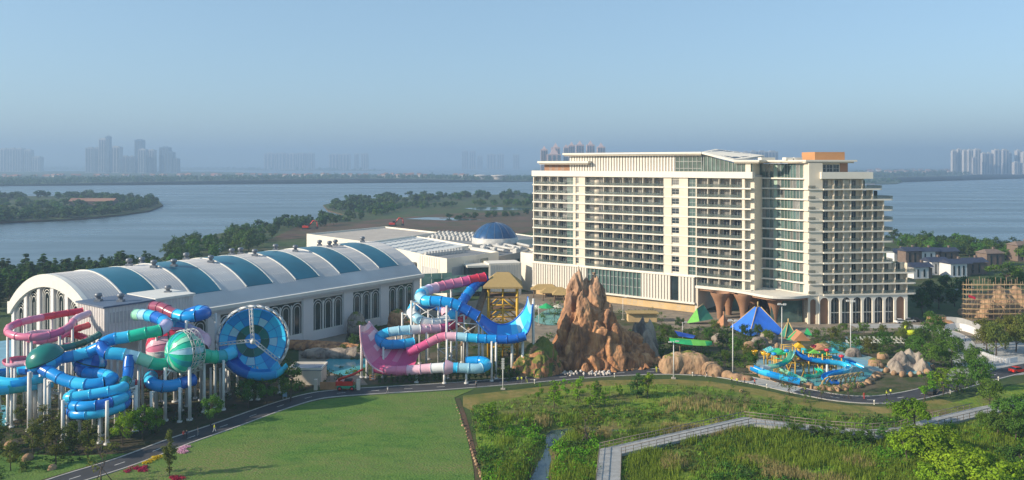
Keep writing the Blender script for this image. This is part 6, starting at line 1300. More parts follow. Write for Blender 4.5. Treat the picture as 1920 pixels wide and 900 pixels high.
# ------------------------------------------------------------------ convention halls behind, dome, villas, scaffolding, far city
M['roof_tan'] = mat('gravel_roof', (.42, .38, .33), .9, .12, .2); M['roof_dk'] = mat('grey_roof', (.2, .21, .22), .8, .2, .2); M['ac'] = mat('hvac_metal', (.5, .5, .48), .5, .2, .6); M['dome'] = glassm('dome_glass', (.015, .06, .17), .18, .2)
def quad_block(name, label, pts, z1, wallm, roofm, z0=0, par=None, parap=.9, cat='building'):
    P = [Vector((p.x, p.y, 0)) for p in pts]; c = sum(P, Vector())/4; e = par or empty(name, c, label, cat)
    for i in range(4):
        a, b = P[i], P[(i+1) % 4]; MB().add([a+V(0, 0, z0), b+V(0, 0, z0), b+V(0, 0, z1+parap), a+V(0, 0, z1+parap)], [(0, 1, 2, 3)]).build('wall', wallm, e)
        ai, bi = a.lerp(c, .015), b.lerp(c, .015); MB().add([a+V(0, 0, z1+parap), b+V(0, 0, z1+parap), bi+V(0, 0, z1+parap), ai+V(0, 0, z1+parap), bi+V(0, 0, z1), ai+V(0, 0, z1)], [(0, 1, 2, 3), (3, 2, 4, 5)]).build('parapet', wallm, e)
    MB().add([p+V(0, 0, z1) for p in P], [(0, 1, 2, 3)]).build('roof', roofm, e); return e
def at(px, py, z): return G(px, py, z)
cA = quad_block('convention_hall', 'white flat-roofed hall with a tan gravel roof farthest behind the vault', [at(575, 441, 13), at(690, 457, 13), at(822, 438, 13), at(722, 427, 13)], 13, M['white'], M['roof_tan'])
cB = quad_block('convention_hall', 'white hall whose roof is dotted with a grid of skylights', [at(690, 457, 13), at(790, 478, 13), at(880, 462, 13), at(775, 443, 13)], 13, M['white'], M['tracery'], parap=.5)
q = [at(690, 457, 13), at(790, 478, 13), at(880, 462, 13), at(775, 443, 13)]
M['skyl'] = mat('grey_skylight', (.3, .34, .38), .4, .1)
for a in range(8):
    for b in range(5):
        f, g = .08+a*.11+(.05 if b % 2 else 0), .12+b*.17; c = q[0].lerp(q[3], f).lerp(q[1].lerp(q[2], f), g)
        MB().box(c.x-1.1, c.x+1.1, c.y-1.8, c.y+1.8, 13.02, 13.35).build('skylight', M['skyl'], cB)
rows = [[q[1].lerp(q[2], i/10)+V(0, 0, 13.1+.0), q[1].lerp(q[2], i/10).lerp(q[0].lerp(q[3], i/10), .25)+V(0, 0, 14.6)] for i in range(11)]
cC = quad_block('convention_hall', 'white cubic entrance hall behind the green painted fence', [at(786, 480, 15), at(838, 489, 15), at(935, 476, 15), at(880, 468, 15)], 15, M['white'], M['roof_dk'])
Fc = Frame(at(838, 489, 15).xy.to_3d(), (at(935, 476, 15)-at(838, 489, 15)))
for s0, w, z0, z1, m in ((3, 6, 3, 12, 'pale_window'), (21, 5, 1, 14, 'glass_g'), (27, 4, 2, 10, 'glass_d')): MB().fbox(Fc, s0, s0+w, 0, .1, z0, z1).build('window', M[m], cC)
Fcl = Frame(at(786, 480, 15).xy.to_3d(), at(838, 489, 15)-at(786, 480, 15))
for i in range(9): MB().fbox(Fcl, .6+i*1.9, .9+i*1.9, 0, .15, 2, 15.4).build('wall_rib', M['fin'], cC)
MB().fbox(Fcl, 3, 15, .02, .12, 5, 11).build('window', M['pale_window'], cC)
for i in range(10): MB().fbox(Fc, 10+i*1.05, 10.25+i*1.05, 0, .12, 2, 14).build('wall_rib', M['fin'], cC)
cD = quad_block('convention_hall', 'grey equipment-covered hall beside the hotel end wall', [at(880, 468, 14), at(935, 476, 14), at(1010, 462, 14), at(960, 452, 14)], 12, M['grey_wall'], M['roof_dk'])
Fd = Frame(at(935, 476, 14).xy.to_3d(), at(1010, 462, 14)-at(935, 476, 14))
for i in range(8): MB().fbox(Fd, 2+i*3, 4.2+i*3, 0, .15, 3, 10).build('window', M['glass_d'], cD)
cE = quad_block('service_wing', 'plain white service wing joining the hotel corner', [at(976, 474, 16), at(1002, 478, 16), at(1016, 470, 16), at(990, 467, 16)], 15.5, M['white'], M['roof_tan'])
Fe = Frame(PZ(930, 308, 335), PZ(980, 308, 338)-PZ(930, 308, 335)); sw = empty('service_wing', Fe.p(5, -4, 0), 'ribbed white link building behind the thatched tower', 'building'); MB().fbox(Fe, -3, 11, -10, 0, 0, 13.5).build('wall', M['white'], sw)
for i in range(12): MB().fbox(Fe, -2.6+i*1.1, -2.2+i*1.1, 0, .3, 1, 13).build('wall_rib', M['fin'], sw)
MB().fbox(Fe, -12, -3.1, -9, -.5, 0, 12).build('link_wall', M['glass_d'], sw)
MB().fbox(Fe, -12.2, -3.1, -9.2, -.3, 12, 12.8).build('link_roof', M['white'], sw)
bk_ = quad_block('convention_hall', 'low white rear wing carrying the glass dome', [at(800, 447, 13), at(885, 462, 13), at(1020, 447, 13), at(930, 434, 13)], 13, M['white'], M['roof_dk'], parap=.6)
dc = PZ(928, 445, 428); dm = empty('glass_dome', (dc.x, dc.y, 13), 'dark blue glass dome on the convention roof', 'dome'); rd_ = 11.8; hd = 8.2; RR = (rd_*rd_+hd*hd)/(2*hd)
prof = [(math.sqrt(max(0, RR*RR-(RR-hd+hd*i/10)**2))+.02, dc.z+hd*i/10) for i in range(11)]
MB().lathe(V(dc.x, dc.y, 0), prof, 32).build('dome_shell', M['dome'], dm); mb = MB()
for j in range(16): mb.tube([V(dc.x+r*1.005*math.cos(j*math.pi/8), dc.y+r*1.005*math.sin(j*math.pi/8), z+.03) for r, z in prof], .09, 4)
mb.build('dome_rib', M['house_roof'], dm); MB().lathe(V(dc.x, dc.y, 0), [(rd_+.6, 12.8), (rd_+.6, dc.z+.1), (rd_, dc.z+.2)], 32).build('dome_drum', M['ac'], dm)
# rooftop plant: countable boxes
um = MB(); um.box(-1.1, 1.1, -1.1, 1.1, 0, 1.7); um.lathe((0, 0, 0), [(.8, 1.7), (.85, 2.0), (.7, 2.05), (.1, 1.9)], 10); um = um.mesh('rooftop_unit', mats=[M['ac']])
for i in range(44):
    row = i % 4; f = (i//4)/10; p = at(806+f*78+row*6, 446-row*3.2+f*4.0, 13.4); inst('rooftop_unit', um, bk_, V(p.x, p.y, 13), .6, random.uniform(.7, 1.0))
for i in range(26): f = (i//2)/12; p = at(800+f*66, 483-f*8+(i % 2)*2.4-4, 15); inst('rooftop_unit', um, cC, V(p.x, p.y, 15), .6, .8)
for i in range(14): p = at(random.uniform(895, 995), random.uniform(456, 468), 14); inst('rooftop_unit', um, cD, V(p.x, p.y, 12), .6, random.uniform(.8, 1.5))
for i in range(5): a, b = at(880+i*22, 462-i*2.0, 14), at(930+i*16, 470-i*2.6, 14); MB().tube([V(a.x, a.y, 13.4), V(b.x, b.y, 13.4)], .7, 6).build('roof_duct', M['ac'], cD)
# roof edge equipment behind the vault end
for i in range(8): p = at(775+i*5, 492-i*.8, 9); MB().box(p.x-1.2, p.x+1.2, p.y-1, p.y+1, 0, 9+random.uniform(-.5, 1.2)).build('plant_box', M['ac'] if i % 2 else M['roof_dk'], cC)
# ---- villas
M['navy'] = mat('navy_roof_tile', (.03, .04, .075), .7, .2, .5); M['brick'] = mat('brown_brick', (.17, .125, .1), .85, .15, .6); M['vwhite'] = mat('villa_white', (.66, .66, .66), .8, .05)
VL = [(1700, 520, 9, 7, 6.5, 0, 'villa with a terrace beside the hotel end'), (1729, 523, 8, 7, 7.5, 0, 'villa with a brick flank and dark doorway'), (1762, 516, 8, 8, 8.5, 0, 'white-fronted villa with two tall windows'), (1800, 520, 9, 8, 8.5, 0, 'white-fronted villa with three tall windows'), (1832, 515, 9, 8, 8, 1, 'brown brick villa at the end of the row'), (1712, 495, 8, 7, 9, 1, 'rear villa with red brick gables'), (1742, 494, 9, 7, 8.5, 0, 'rear villa with a white clerestory'), (1690, 490, 8, 7, 7, 0, 'rear villa half hidden by the balconies'), (1780, 492, 9, 7, 8, 1, 'rear brick villa behind the white fronts'), (1866, 500, 9, 8, 9, 2, 'villa with a brown hipped roof behind the huge tree'), (1925, 490, 10, 8, 11, 2, 'villa with a brown hipped roof at the picture edge')]
for px, py, w, d, h, st, label in VL:
    c = G(px, py); e = empty('villa', c, label, 'house', 'villas'); F = Frame(c+V(-w/2, 0, 0), V(1, .18, 0)); wm = M['vwhite'] if st == 0 else M['brick']
    MB().fbox(F, 0, w, -d, 0, 0, h-2).build('wall', wm, e); MB().fbox(F, w+.02, w+2.4, -d, -.6, 0, h-2.4).build('flank_wall', M['brick'], e)
    rm_ = M['navy'] if st < 2 else M['brick']; P = [F.p(-.6, .6, h-2), F.p(w+2.8, .6, h-2), F.p(w+2.8, -d-.6, h-2), F.p(-.6, -d-.6, h-2), F.p(-.6 if st < 2 else 2, -d/2, h), F.p(w+2.8 if st < 2 else w, -d/2, h)]
    MB().add(P, [(0, 1, 5, 4), (1, 2, 5), (2, 3, 4, 5), (3, 0, 4), (3, 2, 1, 0)]).build('roof', rm_, e)
    k = 3 if 'three' in label else 2
    for i in range(k): a = w*(i+.7)/(k+.4); MB().fbox(F, a-.45, a+.45, .01, .12, .8, h-3).build('window', M['glass_d'], e)
    MB().fbox(F, w*.8, w*.8+1.1, -d*.6, -d*.6+1.1, h-1.2, h+1).build('chimney', M['brick'], e)
# ---- scaffolded rockwork on the right
mt = MB()
for a in ((1835, 545, 292, 6, -.3, 2), (1870, 530, 294, 7, -.3, 2.5), (1905, 532, 294, 7, -.3, 2.5), (1930, 540, 294, 6, -.3, 2), (1855, 560, 288, 5, -.3, 2), (1890, 560, 288, 5, -.3, 2)): finger(mt, *a)
tag(carve('rock_shell', mt, .6, .9, [M['rock_tan']], seed=70), 'half-built tan rockwork inside the scaffolding', 'rock')
M['pole'] = mat('rusty_scaffold_tube', (.36, .25, .16), .7, .25); scf = empty('scaffolding', G(1870, 602), 'rusty tube scaffolding wrapped round the half-built rockwork', 'scaffolding'); mb = MB(); c0 = G(1812, 603)
for i in range(15):
    for j in range(2): mb.bar(c0+V(i*1.9, j*2.0, 0), c0+V(i*1.9, j*2.0, 14.2+random.uniform(-.8, 1.4)), .07, 4)
for k in range(8):
    for j in range(2): mb.bar(c0+V(-.5, j*2, 1.7*k+.8), c0+V(27.5, j*2, 1.7*k+.8), .07, 4)
for i in range(0, 14, 3): mb.bar(c0+V(i*1.9, 0, .5), c0+V(i*1.9+5.7, 0, 13), .06, 4)
mb.build('scaffold_tube', M['pole'], scf)['kind'] = 'stuff'
for k in range(1, 8): MB().box(c0.x-.3, c0.x+27.3, c0.y+.3, c0.y+1.7, 1.7*k+.9, 1.7*k+1.0).build('scaffold_board', M['rope'], scf)
bn = MB().add([PZ(1816, 552, 271), PZ(1829, 557, 271), PZ(1829, 562, 271), PZ(1816, 557, 271)], [(0, 1, 2, 3)]).build('red_banner', M['g_red'], scf)
# walls and ramp roof at the side road
wl_ = spline([G(1772, 622), G(1800, 620), G(1825, 627), G(1842, 640)], 1.5); mb = MB(); rows = [[p, p+V(0, 0, 2.4), p+V(.1, .35, 2.4), p+V(.1, .35, 0)] for p in wl_]; tag(mb.sheet(rows, False).build('curved_wall', M['vwhite']), 'curved white ramp wall beside the side road', 'wall')
wl_ = spline([G(1775, 606), G(1800, 608), G(1825, 616), G(1852, 628)], 1.5); mb = MB(); rows = [[p, p+V(0, 0, 2.2), p+V(.1, .35, 2.2), p+V(.1, .35, 0)] for p in wl_]; tag(mb.sheet(rows, False).build('boundary_wall', M['concrete']), 'pale boundary wall behind the ramp', 'wall')
P = [PZ(1738, 596, 274), PZ(1790, 607, 270), PZ(1770, 590, 290), PZ(1735, 588, 290)]; oc = empty('ramp_canopy', G(1765, 615), 'sloping orange canopy over the ramp', 'canopy'); MB().add(P+[p-V(0, 0, .3) for p in P], [(0, 1, 2, 3), (7, 6, 5, 4), (0, 4, 5, 1), (3, 7, 4, 0)]).build('canopy_roof', M['orange_box'], oc)
for p in P[:2]: MB().bar(p-V(0, 0, .2), V(p.x, p.y, 0), .2, 6).build('canopy_post', M['wood'], oc)
ft = empty('picket_fence', G(1870, 680), 'curved white picket fence on the plaza', 'fence'); wl_ = spline([G(1840, 668), G(1862, 676), G(1885, 681), G(1906, 679)], .75); pm = MB().box(-.3, .3, -.06, .06, 0, 1.5).mesh('picket', mats=[M['vwhite']])
for i, p in enumerate(wl_): inst('picket', pm, ft, p, -.3+.6*i/len(wl_))
MB().tube([p+V(0, 0, 1.0) for p in wl_], .08, 4).build('fence_rail', M['vwhite'], ft)
# ---- far city, each tower a thing
M['tw_a'] = mat('tower_pale', (.5, .47, .45), .7, .1, .02); M['tw_b'] = mat('tower_glass_blue', (.13, .2, .28), .35, .15, .02); M['tw_c'] = mat('tower_pink', (.5, .36, .33), .8, .1, .02); M['tw_d'] = mat('tower_grey', (.33, .34, .36), .7, .1, .02); M['tw_w'] = mat('tower_window_band', (.1, .13, .17), .4, .1, .02)
def city_tower(x0, x1, yt, Y, m, label, group, crown=0, ribs=3):
    a = PZ(x0, yt, Y); b = PZ(x1, yt, Y); w = b.x-a.x; h = a.z; d = w*.8; e = empty('tower_block', ((a.x+b.x)/2, Y, 0), label, 'tower', group)
    MB().box(a.x, b.x, Y, Y+d, 0, h).build('tower_body', m, e)
    mb = MB()
    for i in range(ribs): c = a.x+w*(i+.5)/ribs; mb.box(c-w*.09, c+w*.09, Y-1.2, Y-.4, 4, h*.96)
    mb.build('window_strip', M['tw_w'], e)['kind'] = 'stuff'
    nb = 7; mb = MB()
    for i in range(1, nb): mb.box(a.x-.3, b.x+.3, Y-.9, Y+d*.2, h*i/nb, h*i/nb+1.2)
    mb.build('floor_band', m, e)['kind'] = 'stuff'
    MB().box(a.x+w*.25, b.x-w*.25, Y+d*.2, Y+d*.7, h, h+5).build('roof_house', m, e)
    if crown == 1: MB().add([(a.x+w*.2, Y, h), (b.x-w*.2, Y, h), (b.x-w*.2, Y+d, h), (a.x+w*.2, Y+d, h), ((a.x+b.x)/2, Y+d/2, h+w*.55)], [(0, 1, 4), (1, 2, 4), (2, 3, 4), (3, 0, 4)]).build('roof_crown', M['tw_c'], e)
    if crown == 2: MB().bar(((a.x+b.x)/2+w*.2, Y, h), ((a.x+b.x)/2+w*.25, Y, h+28), 1.2, 5).build('crane_mast', M['tw_d'], e)
    return e
g1 = 'skyline towers across the lake'
for x0, x1, yt, m, cr, lb in ((160, 175, 277, 'tw_d', 0, 'first pale slab on the left of the main skyline'), (177, 184, 277, 'tw_d', 0, 'narrow slab beside the tallest tower'), (185, 199, 260, 'tw_a', 0, 'pale half of the tallest skyline tower'), (197, 206, 256, 'tw_b', 2, 'dark glass half of the tallest tower with a crane mast'), (207, 224, 275, 'tw_a', 0, 'pale slab right of the tallest tower'), (225, 240, 293, 'tw_d', 0, 'low grey block under the tallest towers'), (242, 250, 293, 'tw_d', 0, 'low block left of the glass tower'), (252, 267, 262, 'tw_b', 0, 'blue glass tower in the skyline centre'), (259, 273, 280, 'tw_a', 0, 'pale block before the glass tower'), (264, 280, 296, 'tw_d', 0, 'lowest block before the glass tower'), (275, 289, 281, 'tw_a', 0, 'pale block between the two glass towers'), (298, 316, 276, 'tw_b', 0, 'right-hand blue glass tower of the skyline'), (308, 324, 285, 'tw_b', 0, 'stepped glass block right of the skyline'), (314, 332, 297, 'tw_d', 0, 'lowest block at the right of the skyline')): city_tower(x0, x1, yt, 5000+random.uniform(-150, 250), M[m], lb, g1, cr)
for x0, x1, yt in ((-5, 12, 279), (13, 28, 278), (29, 42, 278), (46, 58, 281), (60, 75, 294)): city_tower(x0, x1, yt, 6000, M['tw_a'], 'hazy pale tower block at the left edge of the horizon', 'hazy towers at the left edge')
for x0, x1, yt in ((495, 515, 287), (517, 535, 287), (537, 555, 288), (557, 572, 287), (575, 588, 287), (617, 635, 289), (637, 655, 289), (664, 672, 288), (677, 690, 288)): city_tower(x0, x1, yt, 8200, M['tw_a'], 'faint block in the hazy middle of the horizon', 'faint blocks in the middle')
for x0, x1, yt in ((866, 878, 283), (880, 892, 283), (895, 905, 292), (913, 930, 289), (932, 945, 289), (962, 974, 290)): city_tower(x0, x1, yt, 8600, M['tw_a'], 'faint block on the horizon left of the hotel', 'faint blocks left of the hotel')
for x0, x1, yt in ((1014, 1027, 280), (1026, 1052, 289), (1034, 1050, 276), (1057, 1066, 275), (1066, 1078, 272), (1080, 1095, 271), (1100, 1115, 271), (1120, 1135, 275)): city_tower(x0, x1, yt, 2900+random.uniform(-60, 200), M['tw_c'], 'pink residential tower with a peaked crown behind the hotel roof', 'pink towers behind the hotel', 1)
for x0, x1, yt in ((1360, 1371, 286), (1374, 1391, 285), (1394, 1406, 285), (1408, 1420, 284), (1422, 1438, 284), (1441, 1459, 284)): city_tower(x0, x1, yt, 3600, M['tw_d'], 'grey residential tower behind the sloping hotel roof', 'grey towers behind the hotel')
for x0, x1, yt in ((1786, 1794, 282), (1796, 1805, 280), (1807, 1815, 282), (1816, 1825, 281), (1828, 1840, 280), (1824, 1832, 295), (1842, 1850, 287), (1851, 1860, 287), (1865, 1878, 281), (1880, 1892, 281), (1893, 1897, 287), (1907, 1917, 282), (1902, 1912, 304), (1919, 1930, 285)): city_tower(x0, x1, yt, 4300+random.uniform(-100, 100), M['tw_a'], 'pale high-rise in the dense cluster above the lake at right', 'high-rises above the lake at right', 0, 2)
# small houses on the far shores
M['h_wall'] = mat('far_house_wall', (.55, .5, .45), .8, .15, .05, rand=.2); M['h_roof'] = mat('far_house_roof', (.3, .15, .11), .8, .2, .05, rand=.2)
hm = MB(); hm.box(-6, 6, -5, 5, 0, 8); hm.m = 1; hm.add([(-6.6, -5.6, 8), (6.6, -5.6, 8), (6.6, 5.6, 8), (-6.6, 5.6, 8), (-6.6, 0, 11.5), (6.6, 0, 11.5)], [(0, 1, 5, 4), (1, 2, 5), (2, 3, 4, 5), (3, 0, 4)]); hm = hm.mesh('shore_house', mats=[M['h_wall'], M['h_roof']])
for i in range(110):
    px = random.uniform(-10, 880); p = G(px, random.uniform(329.5, 333.5)+max(0, (300-px))*.012); tag(inst('shore_house', hm, None, p, random.uniform(-.4, .4), random.uniform(.9, 1.5)), 'small red-roofed house among the trees of the far shore', 'house', 'houses on the far shore')
for i in range(36):
    px = random.uniform(1625, 1790); p = G(px, random.uniform(321, 327)); tag(inst('shore_house', hm, None, p, random.uniform(-.4, .4), random.uniform(1.3, 2.2)), 'small pale house below the high-rises at right', 'house', 'houses on the opposite shore')
for px, py, lb in ((904, 336, 'left round lakeside pavilion on the far shore'), (936, 336.5, 'right round lakeside pavilion on the far shore')):
    c = G(px, py); e = empty('round_pavilion', c, lb, 'pavilion', 'round pavilions'); MB().lathe(c, [(22, 0), (24, 9), (27, 13)], 20).build('pavilion_wall', M['h_wall'], e); MB().lathe(c, [(29, 13), (29, 15.5), (8, 17), (.1, 17.2)], 20).build('pavilion_roof', M['tw_a'], e)
lh_ = empty('island_hall', G(172, 385), 'long red-roofed hall on the lake island', 'building'); c = G(172, 386); MB().box(c.x-30, c.x+28, c.y, c.y+14, .4, 6).build('wall', M['brick'], lh_); MB().add([(c.x-31, c.y-1, 6), (c.x+29, c.y-1, 6), (c.x+29, c.y+15, 6), (c.x-31, c.y+15, 6), (c.x-31, c.y+7, 10), (c.x+29, c.y+7, 10)], [(0, 1, 5, 4), (1, 2, 5), (2, 3, 4, 5), (3, 0, 4)]).build('roof', M['h_roof'], lh_)
# ------------------------------------------------------------------ boardwalk
M['deck'] = mat('grey_deck_board', (.34, .35, .35), .75, .2, .7); M['railm'] = mat('bronze_rail', (.2, .17, .14), .5, .15)
bw = empty('boardwalk', WALK[3], 'pale grey zigzag boardwalk on piles with railings through the wetland', 'boardwalk'); WW = 2.0
WL = [p.copy() for p in WALK]
mitre = []
for i, p in enumerate(WL):
    a = (WL[i]-WL[i-1]) if i else (WL[1]-WL[0]); b = (WL[i+1]-WL[i]) if i < len(WL)-1 else a
    a = a.xy.to_3d().normalized(); b = b.xy.to_3d().normalized(); t = (a+b).normalized(); n_ = V(-t.y, t.x, 0); mitre.append(n_*min(1.6, 1/max(.5, n_.dot(V(-a.y, a.x, 0)))))
post = MB().box(-.05, .05, -.05, .05, 0, 1.15).mesh('rail_post', mats=[M['railm']])
for i in range(len(WL)-1):
    L = [WL[i]+mitre[i]*WW, WL[i+1]+mitre[i+1]*WW, WL[i+1]-mitre[i+1]*WW, WL[i]-mitre[i]*WW]; ln_ = (WL[i+1]-WL[i]).length
    MB().add([p-V(0, 0, .04) for p in L]+[p-V(0, 0, .55) for p in L], [(3, 2, 1, 0), (4, 5, 6, 7), (0, 1, 5, 4), (1, 2, 6, 5), (2, 3, 7, 6), (3, 0, 4, 7)]).build('deck_beam', M['concrete'], bw)
    n_ = max(2, int(ln_/.55)); mb = MB()
    for k in range(n_):
        f0, f1 = (k+.05)/n_, (k+.92)/n_; P = [L[0].lerp(L[1], f0), L[0].lerp(L[1], f1), L[3].lerp(L[2], f1), L[3].lerp(L[2], f0)]; dz = random.uniform(0, .02)
        mb.add([p+V(0, 0, dz) for p in P], [(3, 2, 1, 0)])
    mb.build('deck_plank', M['deck'], bw)['kind'] = 'stuff'
    for s_ in (1, -1):
        A_, B_ = (L[0], L[1]) if s_ > 0 else (L[3], L[2])
        if i >= 9: continue
        for z in (.5, 1.12): MB().bar(A_+V(0, 0, z), B_+V(0, 0, z), .05 if z < 1 else .07, 5).build('handrail', M['railm'], bw)
        k = max(1, int(ln_/1.9))
        for j in range(k): inst('rail_post', post, bw, A_.lerp(B_, (j+.5)/k))
        for j in range(max(1, int(ln_/6))): p = A_.lerp(B_, (j+.5)/max(1, int(ln_/6))); MB().bar(V(p.x, p.y, -.2), p-V(0, 0, .5), .16, 6).build('pile', M['concrete'], bw)
# ------------------------------------------------------------------ lamps
def mast(px, py, h, label, heads=4, r=.13):
    c = G(px, py); e = empty('lamp_mast', c, label, 'lamp', 'lamp masts'); MB().bar(c+V(0, 0, .3), c+V(0, 0, h), r*1.3, 8, r*.7).build('pole', M['steel'], e); MB().box(c.x-.5, c.x+.5, c.y-.5, c.y+.5, 0, .3).build('footing', M['foot'], e)
    for i in range(heads):
        a = 2*math.pi*i/heads+.4; p = c+V(math.cos(a)*1.1, math.sin(a)*1.1, h-.1); mb = MB(); mb.bar(c+V(0, 0, h-.2), p, .05, 5); mb.box(p.x-.4, p.x+.4, p.y-.3, p.y+.3, p.z-.12, p.z+.12); mb.build('lamp_head', M['ac'], e)
mast(1374, 706, 14.6, 'tall pale lamp mast right of the tan boulders'); mast(1466, 655, 13.5, 'tall lamp mast in front of the porch columns'); mast(1595, 664, 15.5, 'tallest lamp mast before the hotel arcade'); mast(1263, 710, 9.6, 'short lamp mast in front of the long tan boulder', 2)
c = G(943, 730); e = empty('lamp_mast', c, 'white speaker mast with stacked heads beside the road bend', 'lamp'); MB().bar(c, c+V(0, 0, 7.6), .14, 8, .1).build('pole', M['steel'], e); MB().box(c.x-.55, c.x+.55, c.y-.5, c.y+.5, 0, .25).build('footing', M['foot'], e)
for k in range(5): MB().box(c.x-.35, c.x+.35, c.y-.25, c.y-.05, 5.0+k*.55, 5.4+k*.55).build('lamp_head', M['ac'], e)
for px, py, h, lb in ((1010, 610, 7, 'slim lamp behind the parasols'), (870, 640, 9, 'slim mast beside the tower stair'), (1168, 600, 8, 'slim lamp on the terrace behind the peak'), (1280, 640, 6, 'slim lamp in the garden by the leaf canopy')): mast(px, py, h, lb, 1, .09)
bl_ = MB(); bl_.lathe((0, 0, 0), [(.12, 0), (.12, .7), (.2, .75), (.18, 1.0), (.02, 1.05)], 8); bl_ = bl_.mesh('bollard_light', mats=[M['white']])
for i in range(12):
    k = int(60+i*11)
    if k+1 < len(RC): p = RC[k]; t = (RC[k+1]-p).normalized(); tag(inst('bollard_light', bl_, None, p+V(t.y, -t.x, 0)*3.6), 'small white bollard light on the lawn side of the road', 'light', 'bollard lights along the road')
# ------------------------------------------------------------------ people
SKIN = mat('skin', (.45, .27, .18), .6, .1); HAIR = mat('dark_hair', (.02, .017, .015), .6, .2); HIVIS = mat('hi_vis_yellow', (.55, .6, .05), .7, .1); NAVY = mat('navy_cloth', (.03, .04, .08), .85, .15); GREYC = mat('grey_cloth', (.25, .25, .26), .85, .15); WHITEC = mat('white_cloth', (.6, .6, .6), .85, .1); REDC = mat('red_cloth', (.45, .05, .04), .85, .1); BLACKC = mat('black_cloth', (.02, .02, .022), .85, .15)
def person_mesh(step, arm, name):
    J = {'pel': (0, 0, .95), 'sp': (0, .01, 1.2), 'ch': (0, 0, 1.38), 'nk': (0, 0, 1.5), 'hd': (0, -.01, 1.62), 'ht': (0, 0, 1.74)}
    E = [('pel', 'sp'), ('sp', 'ch'), ('ch', 'nk'), ('nk', 'hd'), ('hd', 'ht')]; Rd = {'pel': .15, 'sp': .13, 'ch': .16, 'nk': .06, 'hd': .105, 'ht': .07}
    for s_, k in ((1, 'a'), (-1, 'b')):
        f = s_*step; J['hp'+k] = (s_*.09, 0, .88); J['kn'+k] = (s_*.1, -f*.18-.03, .5); J['an'+k] = (s_*.1, -f*.3+(.06 if f < 0 else 0), .09); J['to'+k] = (s_*.11, -f*.3-.17+(.06 if f < 0 else 0), .04)
        J['sh'+k] = (s_*.19, 0, 1.42); J['el'+k] = (s_*.25, f*.12+(-.1 if arm else 0), 1.15); J['wr'+k] = (s_*.24, f*.22-.06-(.25 if arm else 0), .93+(.18 if arm else 0)); J['ha'+k] = (s_*.24, f*.25-.09-(.33 if arm else 0), .84+(.22 if arm else 0))
        E += [('pel', 'hp'+k), ('hp'+k, 'kn'+k), ('kn'+k, 'an'+k), ('an'+k, 'to'+k), ('ch', 'sh'+k), ('sh'+k, 'el'+k), ('el'+k, 'wr'+k), ('wr'+k, 'ha'+k)]
        Rd.update({'hp'+k: .1, 'kn'+k: .07, 'an'+k: .05, 'to'+k: .04, 'sh'+k: .075, 'el'+k: .052, 'wr'+k: .038, 'ha'+k: .04})
    names = list(J); me = bpy.data.meshes.new(name); me.from_pydata([J[n_] for n_ in names], [(names.index(a), names.index(b)) for a, b in E], [])
    o = bpy.data.objects.new(name, me); COL.objects.link(o); o.modifiers.new('skin', 'SKIN'); sb = o.modifiers.new('sub', 'SUBSURF'); sb.levels = 1; sb.render_levels = 1
    for i, n_ in enumerate(names): sv_ = me.skin_vertices[0].data[i]; sv_.radius = (Rd[n_], Rd[n_]*.85); sv_.use_root = n_ == 'pel'
    dg = bpy.context.evaluated_depsgraph_get(); m2 = bpy.data.meshes.new_from_object(o.evaluated_get(dg)); bpy.data.objects.remove(o)
    for m in (SKIN, GREYC, NAVY, HAIR, BLACKC): m2.materials.append(m)
    for p in m2.polygons:
        z = p.center.z; x = abs(p.center.x); y = p.center.y
        hand = x > .2 and z < 1.12; p.material_index = 3 if z > 1.66 or (z > 1.56 and y > .03) else 0 if z > 1.47 or hand else 1 if z > .95 or x > .19 else 2 if z > .1 else 4
        p.use_smooth = True
    return m2
PM = [person_mesh(.9, False, 'walking_person'), person_mesh(.15, False, 'standing_person'), person_mesh(.4, True, 'working_person')]
def person(px, py, kind, shirt, pants, rz, label):
    o = inst('person', PM[kind], None, G(px, py)+V(0, 0, .045), rz, random.uniform(.98, 1.06)); tag(o, label, 'person', 'people along the road')
    for i, m in ((1, shirt), (2, pants)): o.material_slots[i].link = 'OBJECT'; o.material_slots[i].material = m
person(402, 811, 0, HIVIS, WHITEC, 1.9, 'person in a yellow vest walking on the road above the lawn')
person(350, 823, 1, NAVY, BLACKC, 0, 'person in dark clothes beside the thin tree'); person(344, 824, 2, REDC, BLACKC, 1, 'person in a red top standing behind the thin tree'); person(371, 818, 1, GREYC, GREYC, 2, 'person in grey standing at the road edge')
person(727, 738, 0, WHITEC, GREYC, 1.2, 'person in white walking on the road past the lawn'); person(893, 727, 1, GREYC, BLACKC, .5, 'person in grey walking below the pink tube')
person(971, 719, 2, HIVIS, NAVY, .2, 'worker in a yellow vest nearest the speaker mast'); person(978, 718.5, 1, HIVIS, GREYC, 2.5, 'worker in a yellow vest between two others by the cliff'); person(987, 718, 0, GREYC, HIVIS, 3.6, 'worker in grey at the cliff foot')
person(1231, 699, 1, HIVIS, HIVIS, 0, 'person all in yellow on the road bend'); person(1325, 708, 0, BLACKC, WHITEC, 1.5, 'person in black walking beside the boulders'); person(1372, 718, 2, HIVIS, BLACKC, .7, 'person in a yellow vest under the tall mast'); person(1382, 721, 1, HIVIS, NAVY, 2, 'second person in yellow under the tall mast'); person(1396, 719, 1, REDC, NAVY, 1, 'person in red crossing the road slab')
person(1415, 723, 0, REDC, BLACKC, 1.3, 'person in red on the far kerb of the slab'); person(1510, 738, 1, HIVIS, NAVY, .3, 'person in yellow on the lower road bend'); person(1620, 749, 1, REDC, REDC, 0, 'person all in red at the lowest road bend'); person(1662, 745, 2, HIVIS, BLACKC, 1, 'worker in yellow bending at the road bend'); person(1670, 742, 1, HIVIS, NAVY, 2.2, 'worker in yellow standing at the road bend')
